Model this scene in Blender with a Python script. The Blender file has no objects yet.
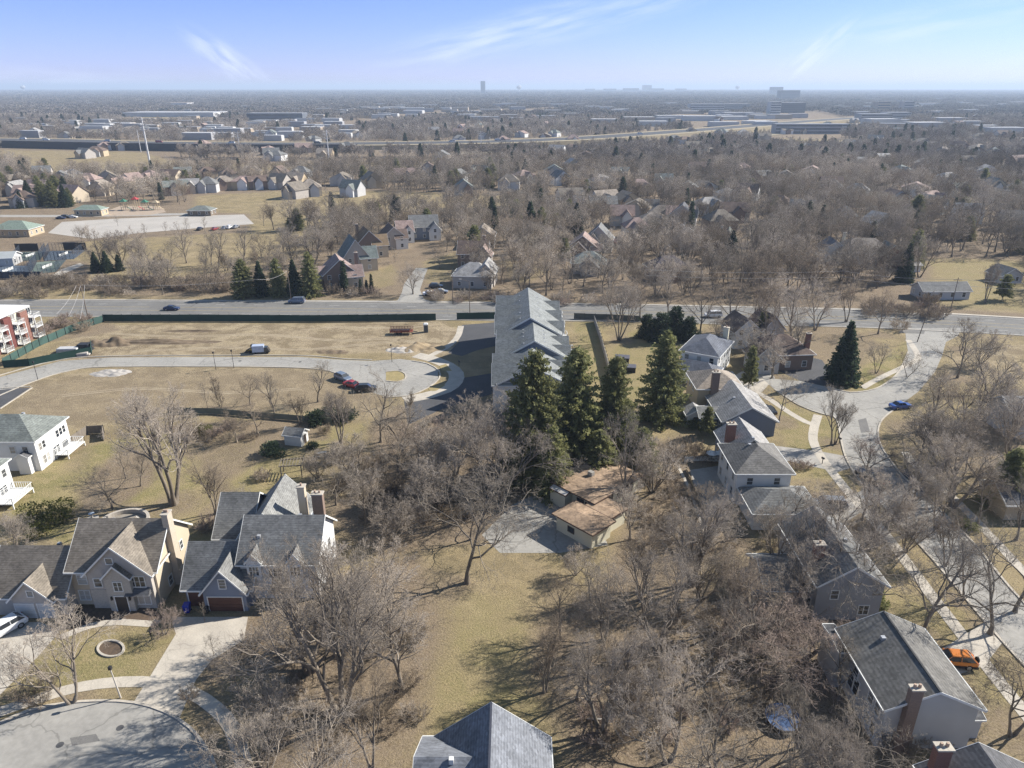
import bpy, math, random
import numpy as np
from mathutils import Vector, Matrix

R = math.radians
SC = bpy.context.scene
COL = SC.collection
random.seed(7)

# ------------------------------------------------------------ camera, sky, sun, exposure
H = 62.0
FPX = 711.0
PITCH = math.atan((384 - 87.0) / FPX)
_c, _s = math.cos(PITCH), math.sin(PITCH)
cam_d = bpy.data.cameras.new('camera')
cam = bpy.data.objects.new('camera', cam_d)
COL.objects.link(cam)
cam.location = (0, 0, H)
cam.rotation_euler = (R(90) - PITCH, 0, 0)
cam_d.sensor_width = 36
cam_d.lens = 36 * FPX / 1024
cam_d.clip_start = 0.5
cam_d.clip_end = 90000
SC.camera = cam

SUN_EL, SUN_AZ = 35.0, 22.0          # elevation; azimuth measured from +X towards +Y
world = bpy.data.worlds.new('World')
SC.world = world
world.use_nodes = True
wt = world.node_tree
bg = wt.nodes['Background']
sky = wt.nodes.new('ShaderNodeTexSky')
sky.sky_type = 'NISHITA'
sky.sun_disc = False
sky.sun_elevation = R(SUN_EL)
sky.sun_rotation = R(90 - SUN_AZ)
sky.altitude = 200
sky.air_density = 1.0
sky.dust_density = 0.05
sky.ozone_density = 2.5
bg.inputs['Strength'].default_value = 0.088


def wn(t, **k):
    n = wt.nodes.new(t)
    for a, b in k.items():
        setattr(n, a, b)
    return n


def wl(a, b):
    wt.links.new(a, b)


tc = wn('ShaderNodeTexCoord')
# tint of the clear sky: periwinkle above, paler at the horizon
sep = wn('ShaderNodeSeparateXYZ')
wl(tc.outputs['Generated'], sep.inputs[0])
mr = wn('ShaderNodeMapRange')
mr.inputs['From Min'].default_value = 0.0
mr.inputs['From Max'].default_value = 0.30
wl(sep.outputs['Z'], mr.inputs['Value'])
tint = wn('ShaderNodeValToRGB')
tint.color_ramp.elements[0].color = (0.52, 0.575, 1.17, 1)
tint.color_ramp.elements[1].color = (0.50, 0.56, 1.12, 1)
tint.color_ramp.elements[1].position = 0.4
_e = tint.color_ramp.elements.new(1.0)
_e.color = (0.95, 0.88, 0.80, 1)
wl(mr.outputs[0], tint.inputs[0])
mul = wn('ShaderNodeMix', data_type='RGBA', blend_type='MULTIPLY')
mul.inputs['Factor'].default_value = 1.0
wl(sky.outputs[0], mul.inputs['A'])
wl(tint.outputs[0], mul.inputs['B'])
last = mul.outputs['Result']


def px_dir(px, py):
    u = (px - 512) / FPX
    v = (384 - py) / FPX
    return Vector((u, _c + v * _s, -_s + v * _c)).normalized()


# a few thin cirrus wisps, each a stretched soft patch at its own bearing in the sky
for (px, py, ang, sx, sy, amt, seed) in ((238, 70, -38, 0.045, 0.012, 0.75, 1), (505, 34, 12, 0.12, 0.016, 0.5, 2),
                                         (800, 66, 42, 0.05, 0.010, 0.6, 3), (940, 22, 8, 0.10, 0.014, 0.28, 4), (1010, 74, 20, 0.05, 0.012, 0.45, 6),
                                         (30, 84, 0, 0.10, 0.012, 0.4, 5), (640, 8, 14, 0.09, 0.012, 0.3, 8)):
    d = px_dir(px, py)
    right = d.cross(Vector((0, 0, 1))).normalized()
    up = right.cross(d).normalized()
    a = R(ang)
    ax = right * math.cos(a) + up * math.sin(a)
    ay = up * math.cos(a) - right * math.sin(a)
    outs = []
    for vec, sc_ in ((ax, sx), (ay, sy)):
        dp = wn('ShaderNodeVectorMath', operation='DOT_PRODUCT')
        wl(tc.outputs['Generated'], dp.inputs[0])
        dp.inputs[1].default_value = vec / sc_
        outs.append(dp.outputs['Value'])
    cmb = wn('ShaderNodeCombineXYZ')
    wl(outs[0], cmb.inputs[0])
    wl(outs[1], cmb.inputs[1])
    cmb.inputs[2].default_value = seed * 3.1
    nz = wn('ShaderNodeTexNoise')
    nz.inputs['Scale'].default_value = 1.3
    nz.inputs['Detail'].default_value = 5
    wl(cmb.outputs[0], nz.inputs['Vector'])
    ln = wn('ShaderNodeVectorMath', operation='LENGTH')
    c2 = wn('ShaderNodeCombineXYZ')
    wl(outs[0], c2.inputs[0])
    wl(outs[1], c2.inputs[1])
    wl(c2.outputs[0], ln.inputs[0])
    fall = wn('ShaderNodeMapRange', interpolation_type='SMOOTHSTEP')
    fall.inputs['From Min'].default_value = 2.0
    fall.inputs['From Max'].default_value = 0.0
    fall.inputs['To Min'].default_value = 0.0
    fall.inputs['To Max'].default_value = amt * 1.25
    wl(ln.outputs['Value'], fall.inputs['Value'])
    nr = wn('ShaderNodeMapRange')
    nr.inputs['From Min'].default_value = 0.38
    nr.inputs['From Max'].default_value = 0.68
    wl(nz.outputs['Fac'], nr.inputs['Value'])
    mm = wn('ShaderNodeMath', operation='MULTIPLY')
    wl(fall.outputs[0], mm.inputs[0])
    wl(nr.outputs[0], mm.inputs[1])
    mx = wn('ShaderNodeMix', data_type='RGBA')
    mm.use_clamp = True
    wl(mm.outputs[0], mx.inputs['Factor'])
    wl(last, mx.inputs['A'])
    mx.inputs['B'].default_value = (5.8, 6.3, 8.0, 1)
    last = mx.outputs['Result']
wl(last, bg.inputs['Color'])

sun_d = bpy.data.lights.new('sun', 'SUN')
sun = bpy.data.objects.new('sun', sun_d)
COL.objects.link(sun)
sun_d.energy = 4.7
sun_d.angle = R(0.53)
sun_d.color = (1.0, 0.945, 0.86)
sv = Vector((math.cos(R(SUN_AZ)) * math.cos(R(SUN_EL)), math.sin(R(SUN_AZ)) * math.cos(R(SUN_EL)), math.sin(R(SUN_EL))))
sun.rotation_euler = sv.to_track_quat('Z', 'Y').to_euler()
sun.location = (200, 100, 300)

SC.view_settings.view_transform = 'Standard'
SC.view_settings.look = 'None'
SC.view_settings.gamma = 1
SC.view_settings.use_curve_mapping = False
SC.view_settings.exposure = 0.94
SC.cycles.max_bounces = 4
SC.cycles.diffuse_bounces = 2
SC.cycles.glossy_bounces = 2
SC.cycles.transmission_bounces = 2
SC.cycles.use_denoising = True
SC.cycles.denoiser = 'OPENIMAGEDENOISE'
SC.cycles.denoising_input_passes = 'RGB_ALBEDO_NORMAL'
SC.cycles.denoising_prefilter = 'NONE'


# ------------------------------------------------------------ helpers
def G(px, py, z=0.0):
    """the place on the ground (or at height z) that the photo shows at a pixel"""
    u = (px - 512) / FPX
    v = (384 - py) / FPX
    t = (z - H) / (-_s + v * _c)
    return (u * t, (_c + v * _s) * t)


def J(x, y, z=0.0):
    dz = z - H
    f = y * _c - dz * _s
    up = y * _s + dz * _c
    return (512 + FPX * x / f, 384 - FPX * up / f)


def scale_at(y, z=0.0):
    return FPX / (y * _c + (H - z) * _s)


def mkmesh(name, V, quads=None, tris=None, smooth=False):
    me = bpy.data.meshes.new(name)
    V = np.asarray(V, dtype=np.float32)
    nq = 0 if quads is None else len(quads)
    nt = 0 if tris is None else len(tris)
    me.vertices.add(len(V))
    me.vertices.foreach_set('co', V.ravel())
    idx = []
    if nq:
        idx.append(np.asarray(quads, dtype=np.int32).ravel())
    if nt:
        idx.append(np.asarray(tris, dtype=np.int32).ravel())
    idx = np.concatenate(idx)
    me.loops.add(len(idx))
    me.loops.foreach_set('vertex_index', idx)
    me.polygons.add(nq + nt)
    ls = np.concatenate([np.arange(nq) * 4, nq * 4 + np.arange(nt) * 3]).astype(np.int32)
    lt = np.concatenate([np.full(nq, 4), np.full(nt, 3)]).astype(np.int32)
    me.polygons.foreach_set('loop_start', ls)
    me.polygons.foreach_set('loop_total', lt)
    if smooth:
        me.polygons.foreach_set('use_smooth', np.ones(nq + nt, dtype=bool))
    me.update(calc_edges=True)
    return me


def link(name, me, mat=None, parent=None, loc=(0, 0, 0), rz=0.0):
    o = bpy.data.objects.new(name, me)
    if mat is not None and me is not None and len(me.materials) == 0:
        me.materials.append(mat)
    o.location = loc
    o.rotation_euler = (0, 0, rz)
    if parent is not None:
        o.parent = parent
    COL.objects.link(o)
    return o


def tag(o, label=None, cat=None, group=None, kind=None):
    if label:
        o['label'] = label
    if cat:
        o['category'] = cat
    if group:
        o['group'] = group
    if kind:
        o['kind'] = kind
    return o


def empty(name, loc, rz=0.0, label=None, cat=None, group=None):
    o = bpy.data.objects.new(name, None)
    o.location = loc
    o.rotation_euler = (0, 0, rz)
    o.empty_display_size = 0.5
    COL.objects.link(o)
    return tag(o, label, cat, group)


class MB:
    """collects polygons and links them as one mesh object"""

    def __init__(self):
        self.v = []
        self.f = []

    def poly(self, pts):
        n = len(self.v)
        self.v += [tuple(p) for p in pts]
        self.f.append(tuple(range(n, n + len(pts))))

    def box(self, x0, x1, y0, y1, z0, z1):
        n = len(self.v)
        self.v += [(x0, y0, z0), (x1, y0, z0), (x1, y1, z0), (x0, y1, z0), (x0, y0, z1), (x1, y0, z1), (x1, y1, z1), (x0, y1, z1)]
        for q in ((0, 3, 2, 1), (4, 5, 6, 7), (0, 1, 5, 4), (1, 2, 6, 5), (2, 3, 7, 6), (3, 0, 4, 7)):
            self.f.append(tuple(n + i for i in q))
        return self

    def prism(self, base, top):
        """two rings of the same count, joined"""
        n = len(self.v)
        k = len(base)
        self.v += [tuple(p) for p in base] + [tuple(p) for p in top]
        self.f.append(tuple(n + i for i in reversed(range(k))))
        self.f.append(tuple(n + k + i for i in range(k)))
        for i in range(k):
            j = (i + 1) % k
            self.f.append((n + i, n + j, n + k + j, n + k + i))
        return self

    def tube(self, p, q, r0, r1=None, k=8):
        r1 = r0 if r1 is None else r1
        p = Vector(p)
        q = Vector(q)
        d = (q - p).normalized()
        a = d.cross(Vector((0, 0, 1)) if abs(d.z) < .9 else Vector((1, 0, 0))).normalized()
        b = d.cross(a)
        A = [p + (a * math.cos(t) + b * math.sin(t)) * r0 for t in [2 * math.pi * i / k for i in range(k)]]
        B = [q + (a * math.cos(t) + b * math.sin(t)) * r1 for t in [2 * math.pi * i / k for i in range(k)]]
        return self.prism(A, B)

    def mesh(self, name):
        me = bpy.data.meshes.new(name)
        me.from_pydata([tuple(p) for p in self.v], [], self.f)
        me.update()
        return me

    def build(self, name, mat, parent=None, loc=(0, 0, 0), rz=0.0, bevel=0.0):
        me = self.mesh(name)
        import bmesh
        bm = bmesh.new()
        bm.from_mesh(me)
        bmesh.ops.recalc_face_normals(bm, faces=bm.faces)
        if bevel:
            bmesh.ops.remove_doubles(bm, verts=bm.verts, dist=1e-4)
            bmesh.ops.bevel(bm, geom=list(bm.edges), offset=bevel, segments=1, affect='EDGES')
        bm.to_mesh(me)
        bm.free()
        return link(name, me, mat, parent, loc, rz)


# ------------------------------------------------------------ materials
MATS = {}


def mat(name, c, c2=None, scale=1.0, rough=0.85, detail=4, bump=0.0, rnd=0.0, metal=0.0, stretch=None, spec=0.3, island=0.0, fine=0.0, coat=0.0, coords='Object'):
    if name in MATS:
        return MATS[name]
    m = bpy.data.materials.new(name)
    m.use_nodes = True
    t = m.node_tree
    b = t.nodes['Principled BSDF']
    b.inputs['Roughness'].default_value = rough
    b.inputs['Metallic'].default_value = metal
    b.inputs['Specular IOR Level'].default_value = spec
    if coat:
        b.inputs['Coat Weight'].default_value = coat
    tcn = t.nodes.new('ShaderNodeTexCoord')
    src = tcn.outputs[coords]
    if stretch:
        mp = t.nodes.new('ShaderNodeMapping')
        mp.inputs['Scale'].default_value = stretch
        t.links.new(src, mp.inputs[0])
        src = mp.outputs[0]
    nz = t.nodes.new('ShaderNodeTexNoise')
    nz.inputs['Scale'].default_value = scale
    nz.inputs['Detail'].default_value = detail
    t.links.new(src, nz.inputs['Vector'])
    if c2 is None:
        c2 = tuple(x * 0.8 for x in c)
    rr = t.nodes.new('ShaderNodeMapRange')
    rr.inputs['From Min'].default_value = 0.3
    rr.inputs['From Max'].default_value = 0.7
    t.links.new(nz.outputs['Fac'], rr.inputs['Value'])
    mx = t.nodes.new('ShaderNodeMix')
    mx.data_type = 'RGBA'
    t.links.new(rr.outputs[0], mx.inputs['Factor'])
    mx.inputs['A'].default_value = (*c, 1)
    mx.inputs['B'].default_value = (*c2, 1)
    out = mx.outputs['Result']

    def scaleby(fac_out, lo, hi, out):
        r2 = t.nodes.new('ShaderNodeMapRange')
        r2.inputs['To Min'].default_value = lo
        r2.inputs['To Max'].default_value = hi
        t.links.new(fac_out, r2.inputs['Value'])
        vm = t.nodes.new('ShaderNodeVectorMath')
        vm.operation = 'SCALE'
        t.links.new(out, vm.inputs[0])
        t.links.new(r2.outputs[0], vm.inputs['Scale'])
        return vm.outputs[0]
    if fine:
        nf = t.nodes.new('ShaderNodeTexNoise')
        nf.inputs['Scale'].default_value = scale * 12
        nf.inputs['Detail'].default_value = 2
        t.links.new(src, nf.inputs['Vector'])
        rf = t.nodes.new('ShaderNodeMapRange')
        rf.inputs['From Min'].default_value = 0.3
        rf.inputs['From Max'].default_value = 0.7
        t.links.new(nf.outputs['Fac'], rf.inputs['Value'])
        out = scaleby(rf.outputs[0], 1 - fine, 1 + fine, out)
    if rnd:
        oi = t.nodes.new('ShaderNodeObjectInfo')
        out = scaleby(oi.outputs['Random'], 1 - rnd, 1 + rnd, out)
    if island:
        ge = t.nodes.new('ShaderNodeNewGeometry')
        out = scaleby(ge.outputs['Random Per Island'], 1 - island, 1 + island, out)
    t.links.new(out, b.inputs['Base Color'])
    if bump:
        bp = t.nodes.new('ShaderNodeBump')
        bp.inputs['Strength'].default_value = bump
        bp.inputs['Distance'].default_value = 0.05
        t.links.new(nz.outputs['Fac'], bp.inputs['Height'])
        t.links.new(bp.outputs[0], b.inputs['Normal'])
    MATS[name] = m
    return m


def shingle(name, c, v=0.22, band=0.16):
    """asphalt shingles: courses along the eave, blotchy tabs"""
    if name in MATS:
        return MATS[name]
    m = mat(name, tuple(x * (1 + v) for x in c), tuple(x * (1 - v) for x in c), scale=0.55, rough=0.9, fine=0.0, detail=5)
    t = m.node_tree
    b = t.nodes['Principled BSDF']
    tcn = t.nodes.new('ShaderNodeTexCoord')
    vo = t.nodes.new('ShaderNodeTexVoronoi')
    vo.inputs['Scale'].default_value = 3.2
    mp = t.nodes.new('ShaderNodeMapping')
    mp.inputs['Scale'].default_value = (1, 1, 1.9)
    t.links.new(tcn.outputs['Object'], mp.inputs[0])
    t.links.new(mp.outputs[0], vo.inputs['Vector'])
    rr = t.nodes.new('ShaderNodeMapRange')
    rr.inputs['To Min'].default_value = 0.78
    rr.inputs['To Max'].default_value = 1.22
    sepc = t.nodes.new('ShaderNodeSeparateColor')
    t.links.new(vo.outputs['Color'], sepc.inputs[0])
    t.links.new(sepc.outputs[0], rr.inputs['Value'])
    wv = t.nodes.new('ShaderNodeTexWave')
    wv.bands_direction = 'Z'
    wv.inputs['Scale'].default_value = 1.6
    wv.inputs['Distortion'].default_value = 0.6
    t.links.new(tcn.outputs['Object'], wv.inputs['Vector'])
    r3 = t.nodes.new('ShaderNodeMapRange')
    r3.inputs['To Min'].default_value = 1 - band
    r3.inputs['To Max'].default_value = 1.06
    t.links.new(wv.outputs['Fac'], r3.inputs['Value'])
    mm = t.nodes.new('ShaderNodeMath')
    mm.operation = 'MULTIPLY'
    t.links.new(rr.outputs[0], mm.inputs[0])
    t.links.new(r3.outputs[0], mm.inputs[1])
    src = b.inputs['Base Color'].links[0].from_socket
    vm = t.nodes.new('ShaderNodeVectorMath')
    vm.operation = 'SCALE'
    t.links.new(src, vm.inputs[0])
    t.links.new(mm.outputs[0], vm.inputs['Scale'])
    t.links.new(vm.outputs[0], b.inputs['Base Color'])
    return m


def siding(name, c, freq=2.2, amt=0.1):
    """horizontal lap siding: fine darker lines under each board, faint dirt"""
    if name in MATS:
        return MATS[name]
    m = mat(name, c, tuple(x * 0.88 for x in c), scale=0.35, rough=0.6)
    t = m.node_tree
    b = t.nodes['Principled BSDF']
    tcn = t.nodes.new('ShaderNodeTexCoord')
    wv = t.nodes.new('ShaderNodeTexWave')
    wv.bands_direction = 'Z'
    wv.wave_profile = 'SAW'
    wv.inputs['Scale'].default_value = freq
    t.links.new(tcn.outputs['Object'], wv.inputs['Vector'])
    r3 = t.nodes.new('ShaderNodeMapRange')
    r3.inputs['To Min'].default_value = 1 - amt
    r3.inputs['To Max'].default_value = 1.0
    t.links.new(wv.outputs['Fac'], r3.inputs['Value'])
    src = b.inputs['Base Color'].links[0].from_socket
    vm = t.nodes.new('ShaderNodeVectorMath')
    vm.operation = 'SCALE'
    t.links.new(src, vm.inputs[0])
    t.links.new(r3.outputs[0], vm.inputs['Scale'])
    t.links.new(vm.outputs[0], b.inputs['Base Color'])
    return m


def brick(name, c, c2, scale=4.0, mortar=(.35, .32, .28)):
    if name in MATS:
        return MATS[name]
    m = bpy.data.materials.new(name)
    m.use_nodes = True
    t = m.node_tree
    b = t.nodes['Principled BSDF']
    b.inputs['Roughness'].default_value = 0.9
    tcn = t.nodes.new('ShaderNodeTexCoord')
    sp = t.nodes.new('ShaderNodeSeparateXYZ')
    t.links.new(tcn.outputs['Object'], sp.inputs[0])
    ad = t.nodes.new('ShaderNodeMath')
    t.links.new(sp.outputs[0], ad.inputs[0])
    t.links.new(sp.outputs[1], ad.inputs[1])
    cb = t.nodes.new('ShaderNodeCombineXYZ')
    t.links.new(ad.outputs[0], cb.inputs[0])
    t.links.new(sp.outputs[2], cb.inputs[1])
    bt = t.nodes.new('ShaderNodeTexBrick')
    bt.inputs['Scale'].default_value = scale
    bt.inputs['Color1'].default_value = (*c, 1)
    bt.inputs['Color2'].default_value = (*c2, 1)
    bt.inputs['Mortar'].default_value = (*mortar, 1)
    bt.inputs['Mortar Size'].default_value = 0.012
    t.links.new(cb.outputs[0], bt.inputs['Vector'])
    t.links.new(bt.outputs[0], b.inputs['Base Color'])
    MATS[name] = m
    return m


M_WHITE = mat('white_trim', (.72, .72, .70), (.62, .62, .60), scale=1.5, rough=0.5)
M_GLASS = mat('window_glass', (.03, .035, .045), (.05, .055, .06), scale=.6, rough=0.08, spec=0.7)
M_DARK = mat('dark_metal', (.03, .03, .032), rough=0.5)
M_CONC = mat('pale_concrete', (.49, .445, .375), (.38, .345, .295), scale=.35, rough=0.9, fine=.08, bump=.1)
M_CONC2 = mat('grey_concrete', (.36, .34, .31), (.28, .265, .24), scale=.5, rough=0.9, fine=.1)
M_ASPH = mat('worn_asphalt', (.34, .325, .295), (.26, .25, .23), scale=.12, rough=0.9, fine=.10, detail=8)
M_ASPHM = mat('main_road_asphalt', (.185, .18, .17), (.145, .142, .136), scale=.08, rough=.9, fine=.08, detail=8)
M_ASPHD = mat('dark_asphalt', (.085, .085, .09), (.065, .066, .07), scale=.2, rough=0.9, fine=.12, detail=7)
M_WOOD = mat('weathered_wood', (.22, .19, .155), (.15, .13, .11), scale=2, rough=0.9, stretch=(1, 1, .2))
M_BARK = mat('dark_bark', (.25, .21, .165), (.125, .105, .085), scale=3, rough=0.95, rnd=.2, stretch=(1, 1, .3))
M_TWIG_P = mat('pale_twigs', (.46, .395, .325), (.31, .262, .212), scale=.4, rough=0.9, rnd=.22)
M_TWIG_B = mat('brown_twigs', (.31, .25, .185), (.20, .16, .12), scale=.4, rough=0.9, rnd=.26)
M_TWIG_G = mat('grey_twigs', (.37, .32, .26), (.25, .212, .168), scale=.4, rough=0.9, rnd=.26)
M_TWIG_R = mat('reddish_twigs', (.38, .30, .25), (.26, .205, .17), scale=.4, rough=0.9, rnd=.15)
M_NEEDLE = mat('spruce_needles', (.27, .265, .11), (.155, .165, .07), scale=.5, rough=0.8, rnd=.15, island=.35)
M_NEEDLE2 = mat('dark_needles', (.06, .085, .045), (.036, .056, .032), scale=.5, rough=0.8, rnd=.2, island=.35)
M_YEW = mat('yellow_green_leaves', (.15, .15, .035), (.09, .10, .025), scale=.7, rough=0.8, rnd=.15, island=.35)


def add_cracks(m, scale=.22, amt=.55):
    """thin dark sealed cracks and a few square patches"""
    t = m.node_tree
    b = t.nodes['Principled BSDF']
    tcn = t.nodes.new('ShaderNodeTexCoord')
    nz = t.nodes.new('ShaderNodeTexNoise')
    nz.inputs['Scale'].default_value = .6
    t.links.new(tcn.outputs['Object'], nz.inputs['Vector'])
    mxv = t.nodes.new('ShaderNodeMix')
    mxv.data_type = 'VECTOR'
    mxv.inputs['Factor'].default_value = .75
    vm0 = t.nodes.new('ShaderNodeVectorMath')
    vm0.operation = 'MULTIPLY_ADD'
    t.links.new(nz.outputs['Color'], vm0.inputs[0])
    vm0.inputs[1].default_value = (2.2, 2.2, 0)
    t.links.new(tcn.outputs['Object'], vm0.inputs[2])
    vo = t.nodes.new('ShaderNodeTexVoronoi')
    vo.feature = 'DISTANCE_TO_EDGE'
    vo.inputs['Scale'].default_value = scale
    t.links.new(vm0.outputs[0], vo.inputs['Vector'])
    rr = t.nodes.new('ShaderNodeMapRange')
    rr.inputs['From Min'].default_value = 0.006
    rr.inputs['From Max'].default_value = 0.016
    rr.inputs['To Min'].default_value = amt
    rr.inputs['To Max'].default_value = 1.0
    t.links.new(vo.outputs['Distance'], rr.inputs['Value'])
    src = b.inputs['Base Color'].links[0].from_socket
    vm = t.nodes.new('ShaderNodeVectorMath')
    vm.operation = 'SCALE'
    t.links.new(src, vm.inputs[0])
    t.links.new(rr.outputs[0], vm.inputs['Scale'])
    t.links.new(vm.outputs[0], b.inputs['Base Color'])


add_cracks(M_ASPH, .13, .74)
add_cracks(M_ASPHM, .10, .8)
add_cracks(M_CONC, .30, .82)


def leafy(m, f=.4):
    """light also passes through thin needles and leaves"""
    t = m.node_tree
    b = t.nodes['Principled BSDF']
    out = [n for n in t.nodes if n.type == 'OUTPUT_MATERIAL'][0]
    tr = t.nodes.new('ShaderNodeBsdfTranslucent')
    t.links.new(b.inputs['Base Color'].links[0].from_socket, tr.inputs['Color'])
    mx = t.nodes.new('ShaderNodeMixShader')
    mx.inputs[0].default_value = f
    t.links.new(b.outputs[0], mx.inputs[1])
    t.links.new(tr.outputs[0], mx.inputs[2])
    t.links.new(mx.outputs[0], out.inputs['Surface'])


for _m in (M_NEEDLE, M_NEEDLE2, M_YEW):
    leafy(_m)


def stand_tint(m, lo=.70, hi=1.32):
    """trees of one stand share a tone: brightness follows where the tree stands"""
    t = m.node_tree
    b = t.nodes['Principled BSDF']
    oi = t.nodes.new('ShaderNodeObjectInfo')
    n = t.nodes.new('ShaderNodeTexNoise')
    n.inputs['Scale'].default_value = .006
    n.inputs['Detail'].default_value = 3
    t.links.new(oi.outputs['Location'], n.inputs['Vector'])
    r = t.nodes.new('ShaderNodeMapRange')
    r.inputs['From Min'].default_value = .35
    r.inputs['From Max'].default_value = .65
    r.inputs['To Min'].default_value = lo
    r.inputs['To Max'].default_value = hi
    t.links.new(n.outputs['Fac'], r.inputs['Value'])
    vm = t.nodes.new('ShaderNodeVectorMath')
    vm.operation = 'SCALE'
    t.links.new(b.inputs['Base Color'].links[0].from_socket, vm.inputs[0])
    t.links.new(r.outputs[0], vm.inputs['Scale'])
    t.links.new(vm.outputs[0], b.inputs['Base Color'])


for _m in (M_TWIG_P, M_TWIG_B, M_TWIG_G):
    stand_tint(_m)

# some panes show pale blinds or curtains, others the dark room
_t = M_GLASS.node_tree
_b = _t.nodes['Principled BSDF']
_oi = _t.nodes.new('ShaderNodeObjectInfo')
_cr = _t.nodes.new('ShaderNodeValToRGB')
_cr.color_ramp.interpolation = 'CONSTANT'
_cr.color_ramp.elements[0].color = (.025, .03, .038, 1)
_cr.color_ramp.elements[1].position = .45
_cr.color_ramp.elements[1].color = (.07, .075, .08, 1)
_e = _cr.color_ramp.elements.new(.7)
_e.color = (.24, .23, .21, 1)
_e = _cr.color_ramp.elements.new(.88)
_e.color = (.40, .39, .36, 1)
_t.links.new(_oi.outputs['Random'], _cr.inputs[0])
_t.links.new(_cr.outputs[0], _b.inputs['Base Color'])


# ------------------------------------------------------------ the ground: one sheet to the horizon
def poly_w(P):
    return np.array([G(*p) for p in P])


def sdist(X, Y, poly):
    """signed distance to a closed polygon, inside positive"""
    n = len(poly)
    best = np.full(X.shape, 1e18)
    inside = np.zeros(X.shape, dtype=bool)
    for i in range(n):
        x0, y0 = poly[i]
        x1, y1 = poly[(i + 1) % n]
        dx, dy = x1 - x0, y1 - y0
        L2 = dx * dx + dy * dy + 1e-12
        t = np.clip(((X - x0) * dx + (Y - y0) * dy) / L2, 0, 1)
        d2 = (X - x0 - t * dx) ** 2 + (Y - y0 - t * dy) ** 2
        best = np.minimum(best, d2)
        cond = ((y0 > Y) != (y1 > Y))
        with np.errstate(divide='ignore', invalid='ignore'):
            xi = dx * (Y - y0) / (dy if dy != 0 else 1e-12) + x0
        inside ^= cond & (X < xi)
    d = np.sqrt(best)
    return np.where(inside, d, -d)


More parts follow.
